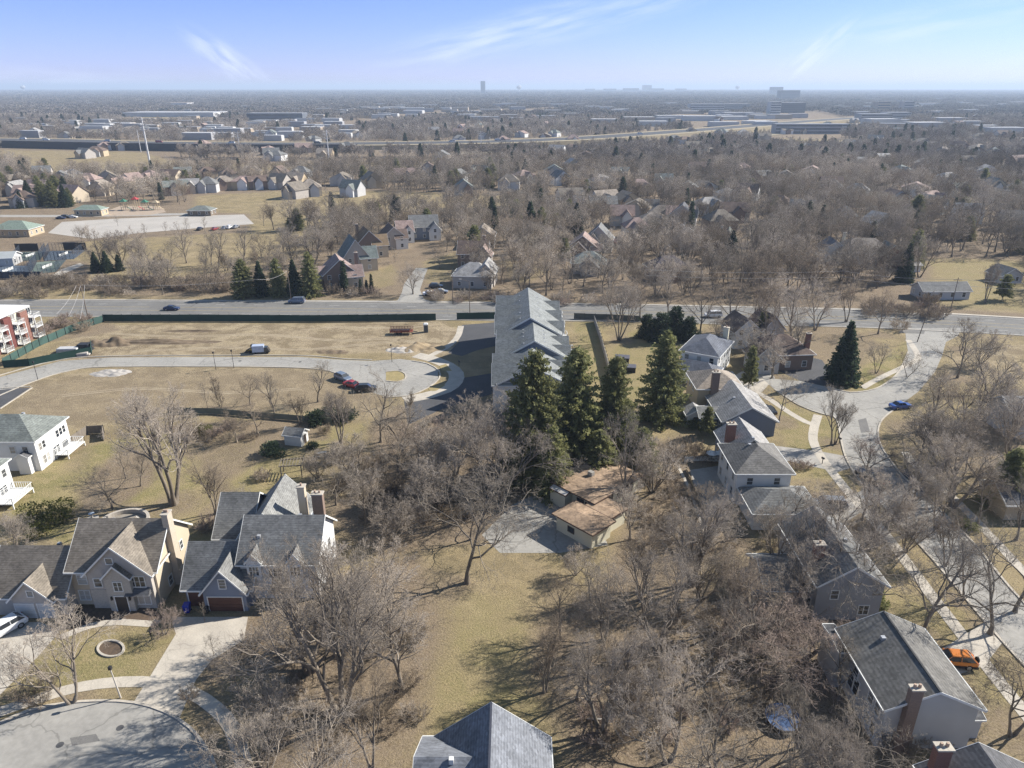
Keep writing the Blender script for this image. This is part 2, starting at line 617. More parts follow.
# cover polygons traced on the ground; (channel, softness in metres, weight, outline)
# channel 0 green lawn, 1 leaf litter and mulch, 2 bare pale earth
COVER = [
    # whole near wood and far country start as litter
    (1, 14, 1.0, [(-900, 285), (0, 286), (90, 285), (130, 296), (380, 299), (460, 300), (620, 304), (830, 312), (925, 312), (1024, 322), (1900, 330), (3500, 95), (-2500, 95)]),
    # centre wood behind the cul-de-sac
    (1, 4, .95, [(395, 405), (520, 400), (560, 440), (560, 500), (520, 545), (440, 548), (380, 560), (330, 520), (325, 480), (360, 430)]),
    (1, 4, .9, [(600, 570), (640, 500), (650, 440), (700, 440), (760, 560), (860, 620), (910, 800), (550, 800), (556, 740), (520, 680), (540, 610)]),
    (1, 4, .95, [(200, 640), (300, 590), (420, 550), (440, 640), (415, 800), (200, 800), (190, 700)]),
    (1, 3, .7, [(640, 440), (700, 430), (720, 500), (760, 560), (880, 560), (880, 600), (640, 560)]),
    (1, 2, .9, [(0, 285), (150, 296), (380, 299), (380, 290), (250, 292), (130, 285), (60, 272), (0, 272)]),
    (1, 2, .8, [(30, 330), (110, 322), (120, 330), (40, 345)]),
    (1, 2, .9, [(60, 505), (150, 506), (160, 525), (60, 525)]),
    (1, 3, .8, [(840, 480), (900, 540), (870, 560), (800, 500)]),
    (1, 3, .7, [(885, 420), (1024, 420), (1024, 500), (930, 495)]),
    (1, 3, .7, [(700, 325), (850, 328), (880, 345), (850, 372), (780, 360), (720, 345)]),
    (1, 10, .38, [(0, 425), (20, 385), (120, 370), (300, 368), (380, 385), (400, 412), (300, 412), (180, 410), (80, 425)]),
    (1, 3, .55, [(400, 560), (440, 570), (452, 640), (430, 700), (400, 700)]),
    (1, 5, .45, [(520, 560), (580, 560), (600, 600), (560, 640), (540, 620)]),
    # lawns
    (0, 2, .9, [(20, 470), (90, 445), (160, 430), (210, 425), (260, 445), (300, 500), (240, 540), (60, 545), (0, 520), (0, 490)]),
    (0, 3, .55, [(300, 430), (370, 420), (380, 445), (365, 500), (270, 490), (240, 470)]),
    (0, 6, .55, [(470, 590), (520, 600), (530, 650), (560, 700), (560, 768), (380, 768), (420, 730), (440, 660)]),
    (0, 2, .7, [(0, 640), (150, 625), (178, 632), (150, 682), (60, 690), (0, 720)]),
    (0, 2, .5, [(195, 690), (240, 670), (290, 680), (260, 768), (225, 768)]),
    (0, 1.5, .8, [(575, 322), (600, 322), (612, 400), (590, 400), (578, 380)]),
    (0, 3, .7, [(612, 345), (640, 330), (670, 340), (680, 370), (640, 400), (612, 395)]),
    (0, 1.5, .85, [(775, 400), (836, 420), (845, 470), (790, 460)]),
    (0, 1.5, 1.0, [(850, 388), (862, 368), (890, 352), (905, 342), (912, 360), (895, 384), (860, 395)]),
    (0, 2, .8, [(790, 455), (840, 465), (850, 490), (795, 490)]),
    (0, 2, .6, [(880, 590), (950, 600), (1024, 700), (1024, 768), (985, 740), (930, 660)]),
    (0, 2, .4, [(900, 430), (1024, 500), (1024, 560), (940, 505)]),
    (0, 3, .6, [(800, 560), (760, 575), (740, 600), (700, 580), (720, 555)]),
    (0, 3, .7, [(360, 275), (395, 262), (400, 285), (370, 290)]),
    (0, 3, .7, [(420, 262), (460, 250), (460, 278), (425, 285)]),
    (0, 6, .65, [(500, 262), (540, 250), (560, 270), (520, 285)]),
    (0, 6, .5, [(930, 262), (1024, 262), (1024, 310), (960, 308)]),
    # beds and leaf litter lying on the lawns
    (1, 3, .95, [(90, 470), (130, 440), (150, 455), (155, 480), (120, 505), (75, 520), (80, 490)]),
    (1, 3, .8, [(190, 440), (240, 430), (300, 440), (230, 480), (240, 540), (190, 530), (215, 500)]),
    (1, 2, .8, [(160, 425), (290, 420), (330, 425), (330, 440), (190, 447)]),
    (1, 3, .6, [(300, 455), (360, 440), (380, 470), (350, 500), (300, 490)]),
    (1, 2, .7, [(60, 512), (110, 500), (160, 506), (160, 520), (60, 524)]),
    (1, 4, .5, [(60, 450), (85, 440), (100, 450), (85, 475), (60, 470)]),
    (1, 3, .6, [(880, 640), (930, 630), (985, 700), (1000, 768), (960, 768)]),
    (1, 3, .6, [(790, 480), (840, 480), (860, 520), (800, 505)]),
    # park field: dry grass (clears litter through the negative weight)
    (3, 5, 1, [(195, 196), (300, 190), (420, 192), (520, 197), (530, 206), (430, 210), (360, 225), (330, 232), (250, 250), (215, 250), (90, 262), (60, 258), (60, 245), (100, 240), (250, 232), (250, 214), (195, 212)]),
    (3, 4, 1, [(90, 262), (215, 248), (330, 232), (300, 258), (240, 272), (130, 282), (90, 280)]),
    (3, 4, 1, [(930, 258), (1100, 262), (1100, 318), (960, 310), (925, 305)]),
    (3, 5, .9, [(0, 150), (140, 152), (190, 165), (500, 160), (500, 166), (190, 172), (60, 178), (0, 160)]),
    (3, 12, .9, [(780, 138), (850, 140), (860, 148), (780, 149), (740, 144)]),
    (3, 30, .9, [(700, 132), (840, 122), (900, 122), (760, 134)]),
    (3, 6, .9, [(130, 116), (200, 117), (200, 122), (110, 122)]),
    # building plot: bare trampled earth
    (2, 3, .75, [(90, 325), (440, 322), (480, 340), (440, 358), (380, 352), (250, 355), (60, 360), (60, 345)]),
    (2, 2, .5, [(20, 380), (120, 368), (300, 366), (370, 380), (400, 420), (300, 412), (180, 412), (80, 430), (0, 420)]),
    (2, 1.2, .9, [(390, 352), (440, 325), (465, 330), (450, 350), (430, 357)]),
    (2, 3, .6, [(945, 385), (950, 352), (1024, 345), (1024, 380)]),
]


def build_ground():
    nx = 560
    u = np.linspace(-1.55, 1.55, nx)
    ys = [28.0]
    while ys[-1] < 46000:
        y = ys[-1]
        r = 1.0055 if y < 420 else (1.012 if y < 1800 else 1.05)
        ys.append(y * r)
    ys = np.array([-300.0, -100.0, 0.0, 15.0] + ys)
    Y, U = np.meshgrid(ys, u, indexing='ij')
    X = U * (np.maximum(Y, 0) + 70)
    X[0] *= 6
    X[1] *= 4
    X[2] *= 2.5
    ny = len(ys)
    rs = np.random.RandomState(3)
    lit = np.zeros(X.shape)
    gr = np.zeros(X.shape)
    ea = np.zeros(X.shape)
    # smooth wobble for the outlines
    wob = np.zeros(X.shape)
    for k in range(14):
        a = rs.rand() * 6.28
        f = 2 ** rs.uniform(-3.2, -0.2)
        wob += np.sin((X * math.cos(a) + Y * math.sin(a)) * f + rs.rand() * 6.28) * (0.35 / f ** .4)
    wob *= 0.35
    for ch, soft, w, P in COVER:
        pw = poly_w(P)
        d = sdist(X, Y, pw) + wob * min(1.0, soft / 3)
        k = np.clip(d / soft + 0.5, 0, 1)
        k = k * k * (3 - 2 * k) * w
        if ch == 1:
            lit = np.maximum(lit, k)
        elif ch == 0:
            gr = np.maximum(gr, k)
            lit = lit * (1 - k * .8)
        elif ch == 2:
            ea = np.maximum(ea, k)
        else:
            lit = lit * (1 - k)
    for tx, ty, tr in TREE_SPOTS:
        box = (np.abs(X - tx) < tr * 1.6) & (np.abs(Y - ty) < tr * 1.6)
        d = tr - np.sqrt((X[box] - tx) ** 2 + (Y[box] - ty) ** 2) + wob[box] * 2
        k = np.clip(d / (tr * .8) + .3, 0, 1) * .75
        lit[box] = np.maximum(lit[box], k)
    V = np.stack([X, Y, np.zeros_like(X)], -1).reshape(-1, 3)
    i = np.arange(ny - 1)[:, None] * nx + np.arange(nx - 1)[None, :]
    q = np.stack([i, i + 1, i + nx + 1, i + nx], -1).reshape(-1, 4)
    me = mkmesh('ground', V, quads=q)
    ca = me.color_attributes.new('cover', 'FLOAT_COLOR', 'POINT')
    col = np.stack([gr, lit, ea, np.ones_like(gr)], -1).astype(np.float32).ravel()
    ca.data.foreach_set('color', col)
    m = bpy.data.materials.new('winter_ground')
    m.use_nodes = True
    t = m.node_tree
    b = t.nodes['Principled BSDF']
    b.inputs['Roughness'].default_value = 0.95
    b.inputs['Specular IOR Level'].default_value = 0.1
    N = t.nodes.new
    L = t.links.new
    geo = N('ShaderNodeNewGeometry')
    at = N('ShaderNodeAttribute')
    at.attribute_name = 'cover'
    sp = N('ShaderNodeSeparateColor')
    L(at.outputs['Color'], sp.inputs[0])

    def noise(scale, detail=6, rough=.6):
        n = N('ShaderNodeTexNoise')
        n.inputs['Scale'].default_value = scale
        n.inputs['Detail'].default_value = detail
        n.inputs['Roughness'].default_value = rough
        L(geo.outputs['Position'], n.inputs['Vector'])
        r = N('ShaderNodeMapRange')
        r.inputs['From Min'].default_value = .32
        r.inputs['From Max'].default_value = .68
        L(n.outputs['Fac'], r.inputs['Value'])
        return r.outputs[0]

    def mix(f, a, bb):
        x = N('ShaderNodeMix')
        x.data_type = 'RGBA'
        L(f, x.inputs['Factor'])
        for s, vv in (('A', a), ('B', bb)):
            if isinstance(vv, tuple):
                x.inputs[s].default_value = (*vv, 1)
            else:
                L(vv, x.inputs[s])
        return x.outputs['Result']
    n_big = noise(.035, 6, .7)
    n_patch = noise(.15, 8, .78)
    n_patch.node.inputs['From Min'].default_value = .46
    n_patch.node.inputs['From Max'].default_value = .54
    n_mid = noise(.16, 6, .65)
    n_fine = noise(1.4, 5, .7)
    n_tuft = noise(4.0, 4, .75)
    n_speck = noise(2.6, 3, .8)
    dry = mix(n_mid, (.37, .295, .185), (.24, .19, .115))
    dry = mix(n_big, dry, mix(n_fine, (.32, .25, .14), (.24, .20, .10)))
    green = mix(n_mid, (.19, .175, .065), (.31, .25, .13))
    green = mix(n_fine, green, mix(n_big, (.14, .145, .05), (.24, .20, .11)))
    litt = mix(n_mid, (.165, .12, .08), (.095, .072, .05))
    litt = mix(n_speck, litt, (.27, .215, .155))
    earth = mix(n_mid, (.43, .355, .25), (.23, .18, .115))
    earth = mix(n_big, earth, mix(n_fine, (.45, .38, .27), (.26, .20, .13)))

    def soften(col, other, f):
        k = N('ShaderNodeMath')
        k.operation = 'MULTIPLY'
        L(n_patch, k.inputs[0])
        k.inputs[1].default_value = f
        return mix(k.outputs[0], col, other)
    dry = soften(dry, (.185, .15, .092), .55)
    green = soften(green, (.34, .27, .15), .6)
    earth = soften(earth, (.165, .125, .08), .7)
    litt = soften(litt, (.26, .205, .145), .5)

    def sharpen(src, nse, amt):
        a = N('ShaderNodeMath')
        a.operation = 'MULTIPLY_ADD'
        s = N('ShaderNodeMath')
        s.operation = 'SUBTRACT'
        L(nse, s.inputs[0])
        s.inputs[1].default_value = .5
        L(s.outputs[0], a.inputs[0])
        a.inputs[1].default_value = amt
        L(src, a.inputs[2])
        a.use_clamp = True
        # keep zero where the cover is absent
        g = N('ShaderNodeMath')
        g.operation = 'MULTIPLY'
        r = N('ShaderNodeMapRange')
        r.inputs['From Max'].default_value = .3
        L(src, r.inputs['Value'])
        L(a.outputs[0], g.inputs[0])
        L(r.outputs[0], g.inputs[1])
        return g.outputs[0]
    c = mix(sharpen(sp.outputs[2], n_mid, .5), dry, earth)
    c = mix(sharpen(sp.outputs[0], n_mid, .6), c, green)
    c = mix(sharpen(sp.outputs[1], n_fine, .45), c, litt)
    # tufts
    vm = N('ShaderNodeVectorMath')
    vm.operation = 'SCALE'
    r = N('ShaderNodeMapRange')
    r.inputs['To Min'].default_value = .70
    r.inputs['To Max'].default_value = 1.22
    L(n_tuft, r.inputs['Value'])
    L(c, vm.inputs[0])
    L(r.outputs[0], vm.inputs['Scale'])
    L(vm.outputs[0], b.inputs['Base Color'])
    bp = N('ShaderNodeBump')
    bp.inputs['Strength'].default_value = .5
    bp.inputs['Distance'].default_value = .15
    L(n_tuft, bp.inputs['Height'])
    L(bp.outputs[0], b.inputs['Normal'])
    o = link('ground', me, m)
    tag(o, kind='structure')


TREE_SPOTS = []     # (x, y, r): leaf litter under the near crowns


def sheet(name, P, m, z, world=False, kind='structure', label=None, cat=None):
    pts = [tuple(p) for p in P] if world else [G(*p) for p in P]
    mb = MB()
    mb.poly([(x, y, z) for x, y in pts])
    me = mb.mesh(name)
    o = link(name, me, m)
    if me.polygons[0].normal.z < 0:
        me.flip_normals()
    return tag(o, label, cat, kind=kind)


def smooth_line(pts, step=2.0):
    """Catmull-Rom through world points"""
    P = [Vector((p[0], p[1])) for p in pts]
    P = [P[0] * 2 - P[1]] + P + [P[-1] * 2 - P[-2]]
    out = []
    for i in range(1, len(P) - 2):
        n = max(2, int((P[i + 1] - P[i]).length / step))
        for k in range(n):
            t = k / n
            a, b, c, d = P[i - 1], P[i], P[i + 1], P[i + 2]
            out.append(0.5 * ((2 * b) + (c - a) * t + (2 * a - 5 * b + 4 * c - d) * t * t + (3 * b - a - 3 * c + d) * t ** 3))
    out.append(P[-2])
    return out


def ribbon(name, line, w, m, z0, z1=None, px=True, kind='structure', closed=False, off=0.0, step=2.0, raw=False):
    """a band of width w along a line: flat sheet at z0, or a solid kerb z0..z1"""
    pts = line if raw else [G(*p) for p in line] if px else line
    L = [Vector((p[0], p[1])) for p in pts] if raw else smooth_line(pts, step)
    n = len(L)
    V, F = [], []
    for i in range(n):
        d = (L[min(i + 1, n - 1)] - L[max(i - 1, 0)]).normalized()
        nn = Vector((-d.y, d.x))
        for s in (-1, 1):
            p = L[i] + nn * (off + s * w / 2)
            if z1 is None:
                V.append((p.x, p.y, z0))
            else:
                V += [(p.x, p.y, z0), (p.x, p.y, z1)]
    for i in range(n - 1):
        if z1 is None:
            F.append((2 * i, 2 * i + 1, 2 * i + 3, 2 * i + 2))
        else:
            a, c = 4 * i, 4 * i + 4
            F += [(a + 1, a + 3, c + 3, c + 1), (a, a + 1, c + 1, c), (a + 2, c + 2, c + 3, a + 3)]
    if z1 is not None:
        F += [(0, 2, 3, 1), (4 * n - 4, 4 * n - 3, 4 * n - 1, 4 * n - 2)]
    me = bpy.data.meshes.new(name)
    me.from_pydata(V, [], F)
    me.update()
    o = link(name, me, m)
    if z1 is None and me.polygons[0].normal.z < 0:
        me.flip_normals()
    return tag(o, kind=kind)


# ---- main road (four lanes with a turning lane) running right across
ROADL = [(-700, 308), (-260, 307.5), (0, 308), (200, 309), (450, 311.5), (620, 313), (720, 315.5), (850, 318.5), (930, 322), (1024, 327), (1250, 343)]
ribbon('main_road', ROADL, 17.0, M_ASPHM, .012)
M_LINE = mat('road_paint', (.62, .60, .55), (.40, .39, .36), scale=1.5, rough=.8)
M_YEL = mat('yellow_paint', (.50, .36, .10), (.36, .28, .12), scale=1.5, rough=.8)
for off, mt_, nm in ((1.7, M_YEL, 'centre_line'), (-1.7, M_YEL, 'centre_line'), (7.9, M_LINE, 'edge_line'), (-7.9, M_LINE, 'edge_line')):
    ribbon(nm, ROADL, .14, mt_, .017, off=off)


def dashes(line, off, m, ln=3.0, gap=9.0, w=.14, name='lane_line'):
    L = smooth_line([G(*p) for p in line], 1.0)
    mb = MB()
    acc = 0
    for i in range(1, len(L) - 1):
        acc += (L[i] - L[i - 1]).length
        if acc % (ln + gap) < ln:
            d = (L[i + 1] - L[i]).normalized()
            nn = Vector((-d.y, d.x))
            a, b_ = L[i] + nn * off, L[i + 1] + nn * off
            e = nn * w / 2
            mb.poly([((a - e).x, (a - e).y, .017), ((b_ - e).x, (b_ - e).y, .017), ((b_ + e).x, (b_ + e).y, .017), ((a + e).x, (a + e).y, .017)])
    tag(link(name, mb.mesh(name), m), kind='structure')


dashes(ROADL, 4.8, M_LINE)
dashes(ROADL, -4.8, M_LINE)
for off in (8.65, -8.65):
    ribbon('kerb', ROADL, .3, M_CONC, 0, .14, off=off)
ribbon('sidewalk', [(-200, 300), (0, 300), (100, 300), (200, 300.5), (400, 301.5), (600, 304), (800, 308), (900, 310)], 1.6, M_CONC2, .02)
ribbon('sidewalk', [(930, 312.5), (1024, 318), (1200, 328)], 1.6, M_CONC, .02)

# ---- side street going away at the top centre, with junction flare
sheet('side_street', [(436, 303), (412, 303), (388, 303.5), (398, 300), (402, 292), (404, 284), (410, 276), (416, 268), (428, 268), (424, 278), (420, 290), (424, 299)], M_ASPH, .022)

# ---- service lane and cul-de-sac in the middle
sheet('service_lane', [(-60, 398), (0, 377), (60, 361), (110, 357.5), (200, 357), (300, 357), (345, 360), (372, 361), (400, 359), (425, 362), (438, 370), (438, 380), (425, 390), (405, 396), (383, 396), (362, 389), (352, 378), (320, 368), (250, 366), (110, 366), (70, 370), (30, 382), (-40, 412)], M_ASPH, .008)
sheet('driveway', [(-10, 413), (0, 408), (30, 388), (20, 388), (0, 390), (-40, 405), (-40, 430)], M_ASPHD, .010)
ribbon('kerb', [(-60, 396), (0, 375.5), (60, 360), (110, 356.3), (200, 355.6), (300, 355.6), (345, 359), (372, 360)], .3, M_CONC, 0, .14)
ribbon('kerb', [(-40, 413), (30, 383), (70, 371), (110, 367), (250, 367), (320, 369.5), (345, 378), (357, 387)], .3, M_CONC, 0, .14)
ribbon('kerb', [(0, 409), (32, 388)], .3, M_CONC, 0, .13)
ribbon('kerb', [(1, 388.5), (31, 386.6)], .3, M_CONC, 0, .13)
# round pavement of the cul-de-sac
ribbon('sidewalk', [(416, 355), (432, 359), (447, 365), (456, 373), (455, 382), (445, 390), (425, 396), (404, 400)], 3.6, M_CONC, .03)
ribbon('sidewalk', [(461, 326), (458, 336), (450, 345), (438, 352), (428, 357)], 1.7, M_CONC, .034)
ribbon('kerb', [(412, 361), (428, 364), (439, 371), (439, 379), (428, 388), (408, 396), (383, 397.3)], .3, M_CONC, 0, .15)
sheet('grass_verge', [(439, 366), (446, 364), (452, 371), (442, 371)], mat('verge_grass', (.33, .26, .13), (.24, .20, .09), scale=1), .05)
sheet('grass_verge', [(428, 388), (440, 385), (446, 385), (436, 391), (430, 391)], MATS['verge_grass'], .05)
sheet('driveway', [(462, 325), (500, 322), (500, 345), (478, 350), (462, 356), (448, 353), (458, 343)], M_ASPHD, .014)
sheet('driveway', [(404, 401), (440, 394), (458, 386), (462, 378), (500, 372), (500, 392), (470, 400), (440, 410), (408, 425)], M_ASPHD, .014)
isl = sheet('grass_island', [(386, 372), (398, 371), (405, 374), (405, 379), (397, 382), (386, 381)], MATS['verge_grass'], .03)
ribbon('kerb', [(386, 372), (398, 371), (405, 374), (405, 379), (397, 382), (386, 381)], .25, M_CONC, 0, .14)

# ---- right-hand street with its bulb
sheet('right_street', [(905, 328), (906, 340), (908, 352), (902, 366), (893, 378), (875, 389), (850, 392.5), (828, 387), (800, 381), (775, 379), (765, 371), (768, 366), (790, 362), (765, 370), (762, 378), (775, 390), (800, 406), (822, 414), (834, 417), (838, 424), (841, 440), (845, 456), (852, 470), (866, 488), (885, 508), (915, 540), (950, 580), (985, 622), (1030, 672), (1120, 768), (1200, 740), (1060, 640), (1010, 588), (975, 545), (940, 510), (908, 482), (893, 464), (881, 446), (878, 432), (882, 420), (896, 408), (918, 392), (935, 372), (942, 356), (946, 342), (958, 336), (962, 328)], M_ASPH, .018)
ribbon('kerb', [(908, 352), (902, 366), (893, 378), (875, 389), (850, 392.5), (828, 387)], .3, M_CONC, 0, .14)
ribbon('kerb', [(775, 390), (800, 406), (822, 414), (834, 417), (838, 424), (841, 440), (845, 456), (852, 470), (866, 488), (885, 508), (915, 540), (950, 580), (985, 622), (1030, 672), (1120, 768)], .3, M_CONC, 0, .14)
ribbon('kerb', [(1060, 640), (1010, 588), (975, 545), (940, 510), (908, 482), (893, 464), (881, 446), (878, 432), (882, 420), (896, 408)], .3, M_CONC, 0, .14)
ribbon('sidewalk', [(757, 392), (772, 401), (790, 413), (806, 422), (816, 425)], 1.5, M_CONC, .03)
ribbon('sidewalk', [(818, 415), (814, 428), (813, 440), (818, 452), (826, 464), (836, 477), (855, 500), (880, 528), (905, 560), (935, 600), (970, 645), (1010, 695), (1060, 755)], 1.7, M_CONC, .034)
ribbon('sidewalk', [(862, 388), (880, 378), (905, 366), (918, 358), (912, 345), (908, 340)], 1.5, M_CONC, .03)
ribbon('sidewalk', [(905, 452), (915, 465), (945, 490), (985, 530), (1024, 572), (1080, 630)], 1.5, M_CONC, .03)
# driveways off it
sheet('driveway', [(776, 446), (818, 451), (845, 456), (851, 468), (838, 472), (800, 464), (776, 458)], M_CONC2, .024)
sheet('driveway', [(775, 378), (768, 366), (752, 366), (730, 378), (752, 392), (762, 392)], M_CONC, .012)
sheet('driveway', [(768, 366), (800, 355), (822, 360), (838, 384), (828, 387), (800, 381)], M_ASPHD, .026)
sheet('driveway', [(790, 508), (835, 505), (866, 488), (878, 500), (850, 520), (800, 525)], M_CONC2, .024)
sheet('driveway', [(925, 660), (950, 644), (985, 622), (1003, 642), (985, 665), (945, 680)], M_CONC, .024)
sheet('driveway', [(880, 478), (908, 468), (940, 510), (925, 518)], M_ASPHD, .013)
sheet('patio', [(740, 570), (772, 558), (795, 585), (765, 598), (742, 590)], M_CONC2, .024)
sheet('patio', [(690, 470), (725, 465), (745, 495), (700, 510)], M_CONC2, .024)
sheet('driveway', [(745, 568), (790, 560), (800, 580), (756, 590)], M_CONC, .03)

# ---- near cul-de-sac bottom left
sheet('near_cul_de_sac', [(-60, 768), (-40, 735), (0, 722), (30, 709), (65, 703), (100, 701), (135, 703), (165, 712), (190, 728), (206, 748), (216, 768), (220, 800), (200, 900), (-100, 900)], M_ASPH, .018)
ribbon('kerb', [(-40, 736), (0, 723), (30, 710), (65, 703.5), (100, 701), (135, 703), (165, 712), (190, 728), (206, 748), (216, 768), (220, 800)], .3, M_CONC, 0, .13)
ribbon('sidewalk', [(-30, 722), (0, 712), (40, 698), (80, 687), (120, 682), (158, 683), (190, 692), (215, 708), (232, 728), (245, 768)], 1.6, M_CONC, .036)
sheet('driveway', [(170, 617), (248, 617), (244, 640), (212, 660), (196, 680), (180, 717), (165, 712), (133, 703), (148, 680), (176, 634)], M_CONC, .028)
sheet('driveway', [(-60, 625), (40, 622), (60, 632), (35, 660), (0, 695), (-40, 700), (-100, 680)], M_CONC, .028)
ribbon('garden_path', [(60, 638), (90, 626), (120, 622), (150, 624), (158, 620)], 1.1, M_CONC, .03)
M_MULCH = mat('mulch', (.12, .085, .06), (.075, .055, .04), scale=2.5, rough=.95, fine=.3)


def ring(cx, cy, rx, ry, n=28):
    return [(cx + rx * math.cos(2 * math.pi * i / n), cy + ry * math.sin(2 * math.pi * i / n)) for i in range(n)]


sheet('mulch_bed', ring(111, 649, 13, 8), M_MULCH, .03)
ribbon('bed_edging', ring(111, 649, 13, 8) + [(124, 649)], .25, M_CONC, 0, .18)
sheet('mulch_bed', [(60, 605), (150, 605), (165, 618), (130, 624), (95, 622), (72, 632), (60, 625)], M_MULCH, .022)
# centre yard of the brown-roofed house
sheet('driveway', [(553, 488), (572, 510), (600, 528), (608, 545), (560, 553), (500, 553), (482, 535), (497, 520), (512, 505), (530, 497)], M_ASPH, .016)
# bridleway and paths between gardens
ribbon('garden_path', [(678, 466), (688, 486), (697, 510), (708, 545)], .5, M_CONC, .03)
# far roads
HWY = [(-500, 141), (0, 143.5), (120, 146.5), (260, 148), (420, 147), (560, 143), (700, 133), (830, 122), (900, 118)]
ribbon('highway_embankment', HWY, 60, mat('straw_verge', (.36, .30, .19), scale=.02), 0, 4.5, px=True, step=40)
ribbon('highway', HWY, 36, M_ASPHD, 4.6, px=True, step=40)
ribbon('highway_verge', [(440, 149), (560, 145), (700, 135.5), (830, 124.5), (960, 118)], 26, MATS['straw_verge'], .45, off=-60, step=40)
ribbon('park_road', [(-100, 216), (0, 216), (60, 216), (130, 215), (200, 214)], 7, M_CONC2, .02, step=10)
sheet('park_car_park', [(48, 233), (62, 222), (110, 219), (180, 216), (244, 214.5), (254, 224), (200, 228), (140, 233), (92, 239)], mat('bleached_asphalt', (.43, .40, .36), (.36, .335, .30), scale=.1), .03)
sheet('park_path', [(45, 280), (62, 269), (80, 263), (84, 265), (66, 273), (52, 281)], M_CONC, .03)

# wheel ruts and worn streaks on the building plot and fields
M_RUT = mat('rutted_soil', (.27, .215, .145), (.36, .30, .21), scale=.5, rough=.95, fine=.25)
for P, w_ in (([(110, 333), (180, 336), (260, 334), (340, 340), (390, 338), (430, 345)], .5), ([(110, 334), (180, 337.2), (260, 335.2), (340, 341.2), (390, 339.2), (428, 346)], .5), ([(130, 351), (220, 347), (300, 349), (350, 345), (400, 340)], .45), ([(132, 352), (220, 348), (300, 350), (352, 346), (402, 341)], .45),
              ([(300, 330), (340, 327), (400, 328), (436, 325)], .7), ([(60, 395), (140, 388), (230, 392), (300, 388)], .4), ([(62, 396.5), (140, 389.5), (230, 393.5), (302, 389.5)], .4)):
    ribbon('wheel_rut', P, w_, M_RUT, .006)
for px, py in ((120, 728), (60, 745), (870, 440), (905, 392), (960, 560), (400, 370), (240, 361), (300, 362)):
    x_, y_ = G(px, py)
    sheet('manhole_cover', [(x_ + .38 * math.cos(i * math.pi / 8), y_ + .38 * math.sin(i * math.pi / 8)) for i in range(16)], M_ASPHD, .026, world=True)
M_PATCH = mat('asphalt_patch', (.17, .165, .155), (.14, .135, .13), scale=.6, rough=.9, fine=.15)
for P in ([(150, 306), (176, 306), (177, 309), (149, 309)], [(560, 311.5), (600, 312.5), (600, 314), (560, 313.2)], [(858, 420), (866, 418), (870, 432), (861, 433)], [(70, 738), (96, 734), (100, 741), (72, 746)], [(900, 330), (925, 331), (924, 334), (899, 333)], [(930, 548), (938, 545), (952, 562), (943, 565)]):
    sheet('asphalt_patch', P, M_PATCH, .0225)


# ------------------------------------------------------------ trees
def norm(a):
    return a / (np.linalg.norm(a, axis=-1, keepdims=True) + 1e-9)


def tubes(P, r0, r1, k):
    """P [n, S+1, 3] polylines; radii taper r0 -> r1; returns verts, quads"""
    n, S1, _ = P.shape
    d = np.gradient(P, axis=1)
    d = norm(d)
    ref = np.where(np.abs(d[..., 2:3]) < .9, np.array([0, 0, 1.0]), np.array([1.0, 0, 0]))
    a = norm(np.cross(d, ref))
    b = np.cross(d, a)
    t = np.linspace(0, 1, S1)[None, :]
    r = (r0[:, None] * (1 - t) + r1[:, None] * t)[..., None]
    ang = np.arange(k) * 2 * np.pi / k
    V = P[:, :, None, :] + (a[:, :, None, :] * np.cos(ang)[None, None, :, None] + b[:, :, None, :] * np.sin(ang)[None, None, :, None]) * r[:, :, None, :]
    V = V.reshape(-1, 3)
    base = (np.arange(n) * S1 * k)[:, None, None] + (np.arange(S1 - 1) * k)[None, :, None]
    j = np.arange(k)[None, None, :]
    jn = (j + 1) % k
    q = np.stack([base + j, base + jn, base + k + jn, base + k + j], -1).reshape(-1, 4)
    return V, q


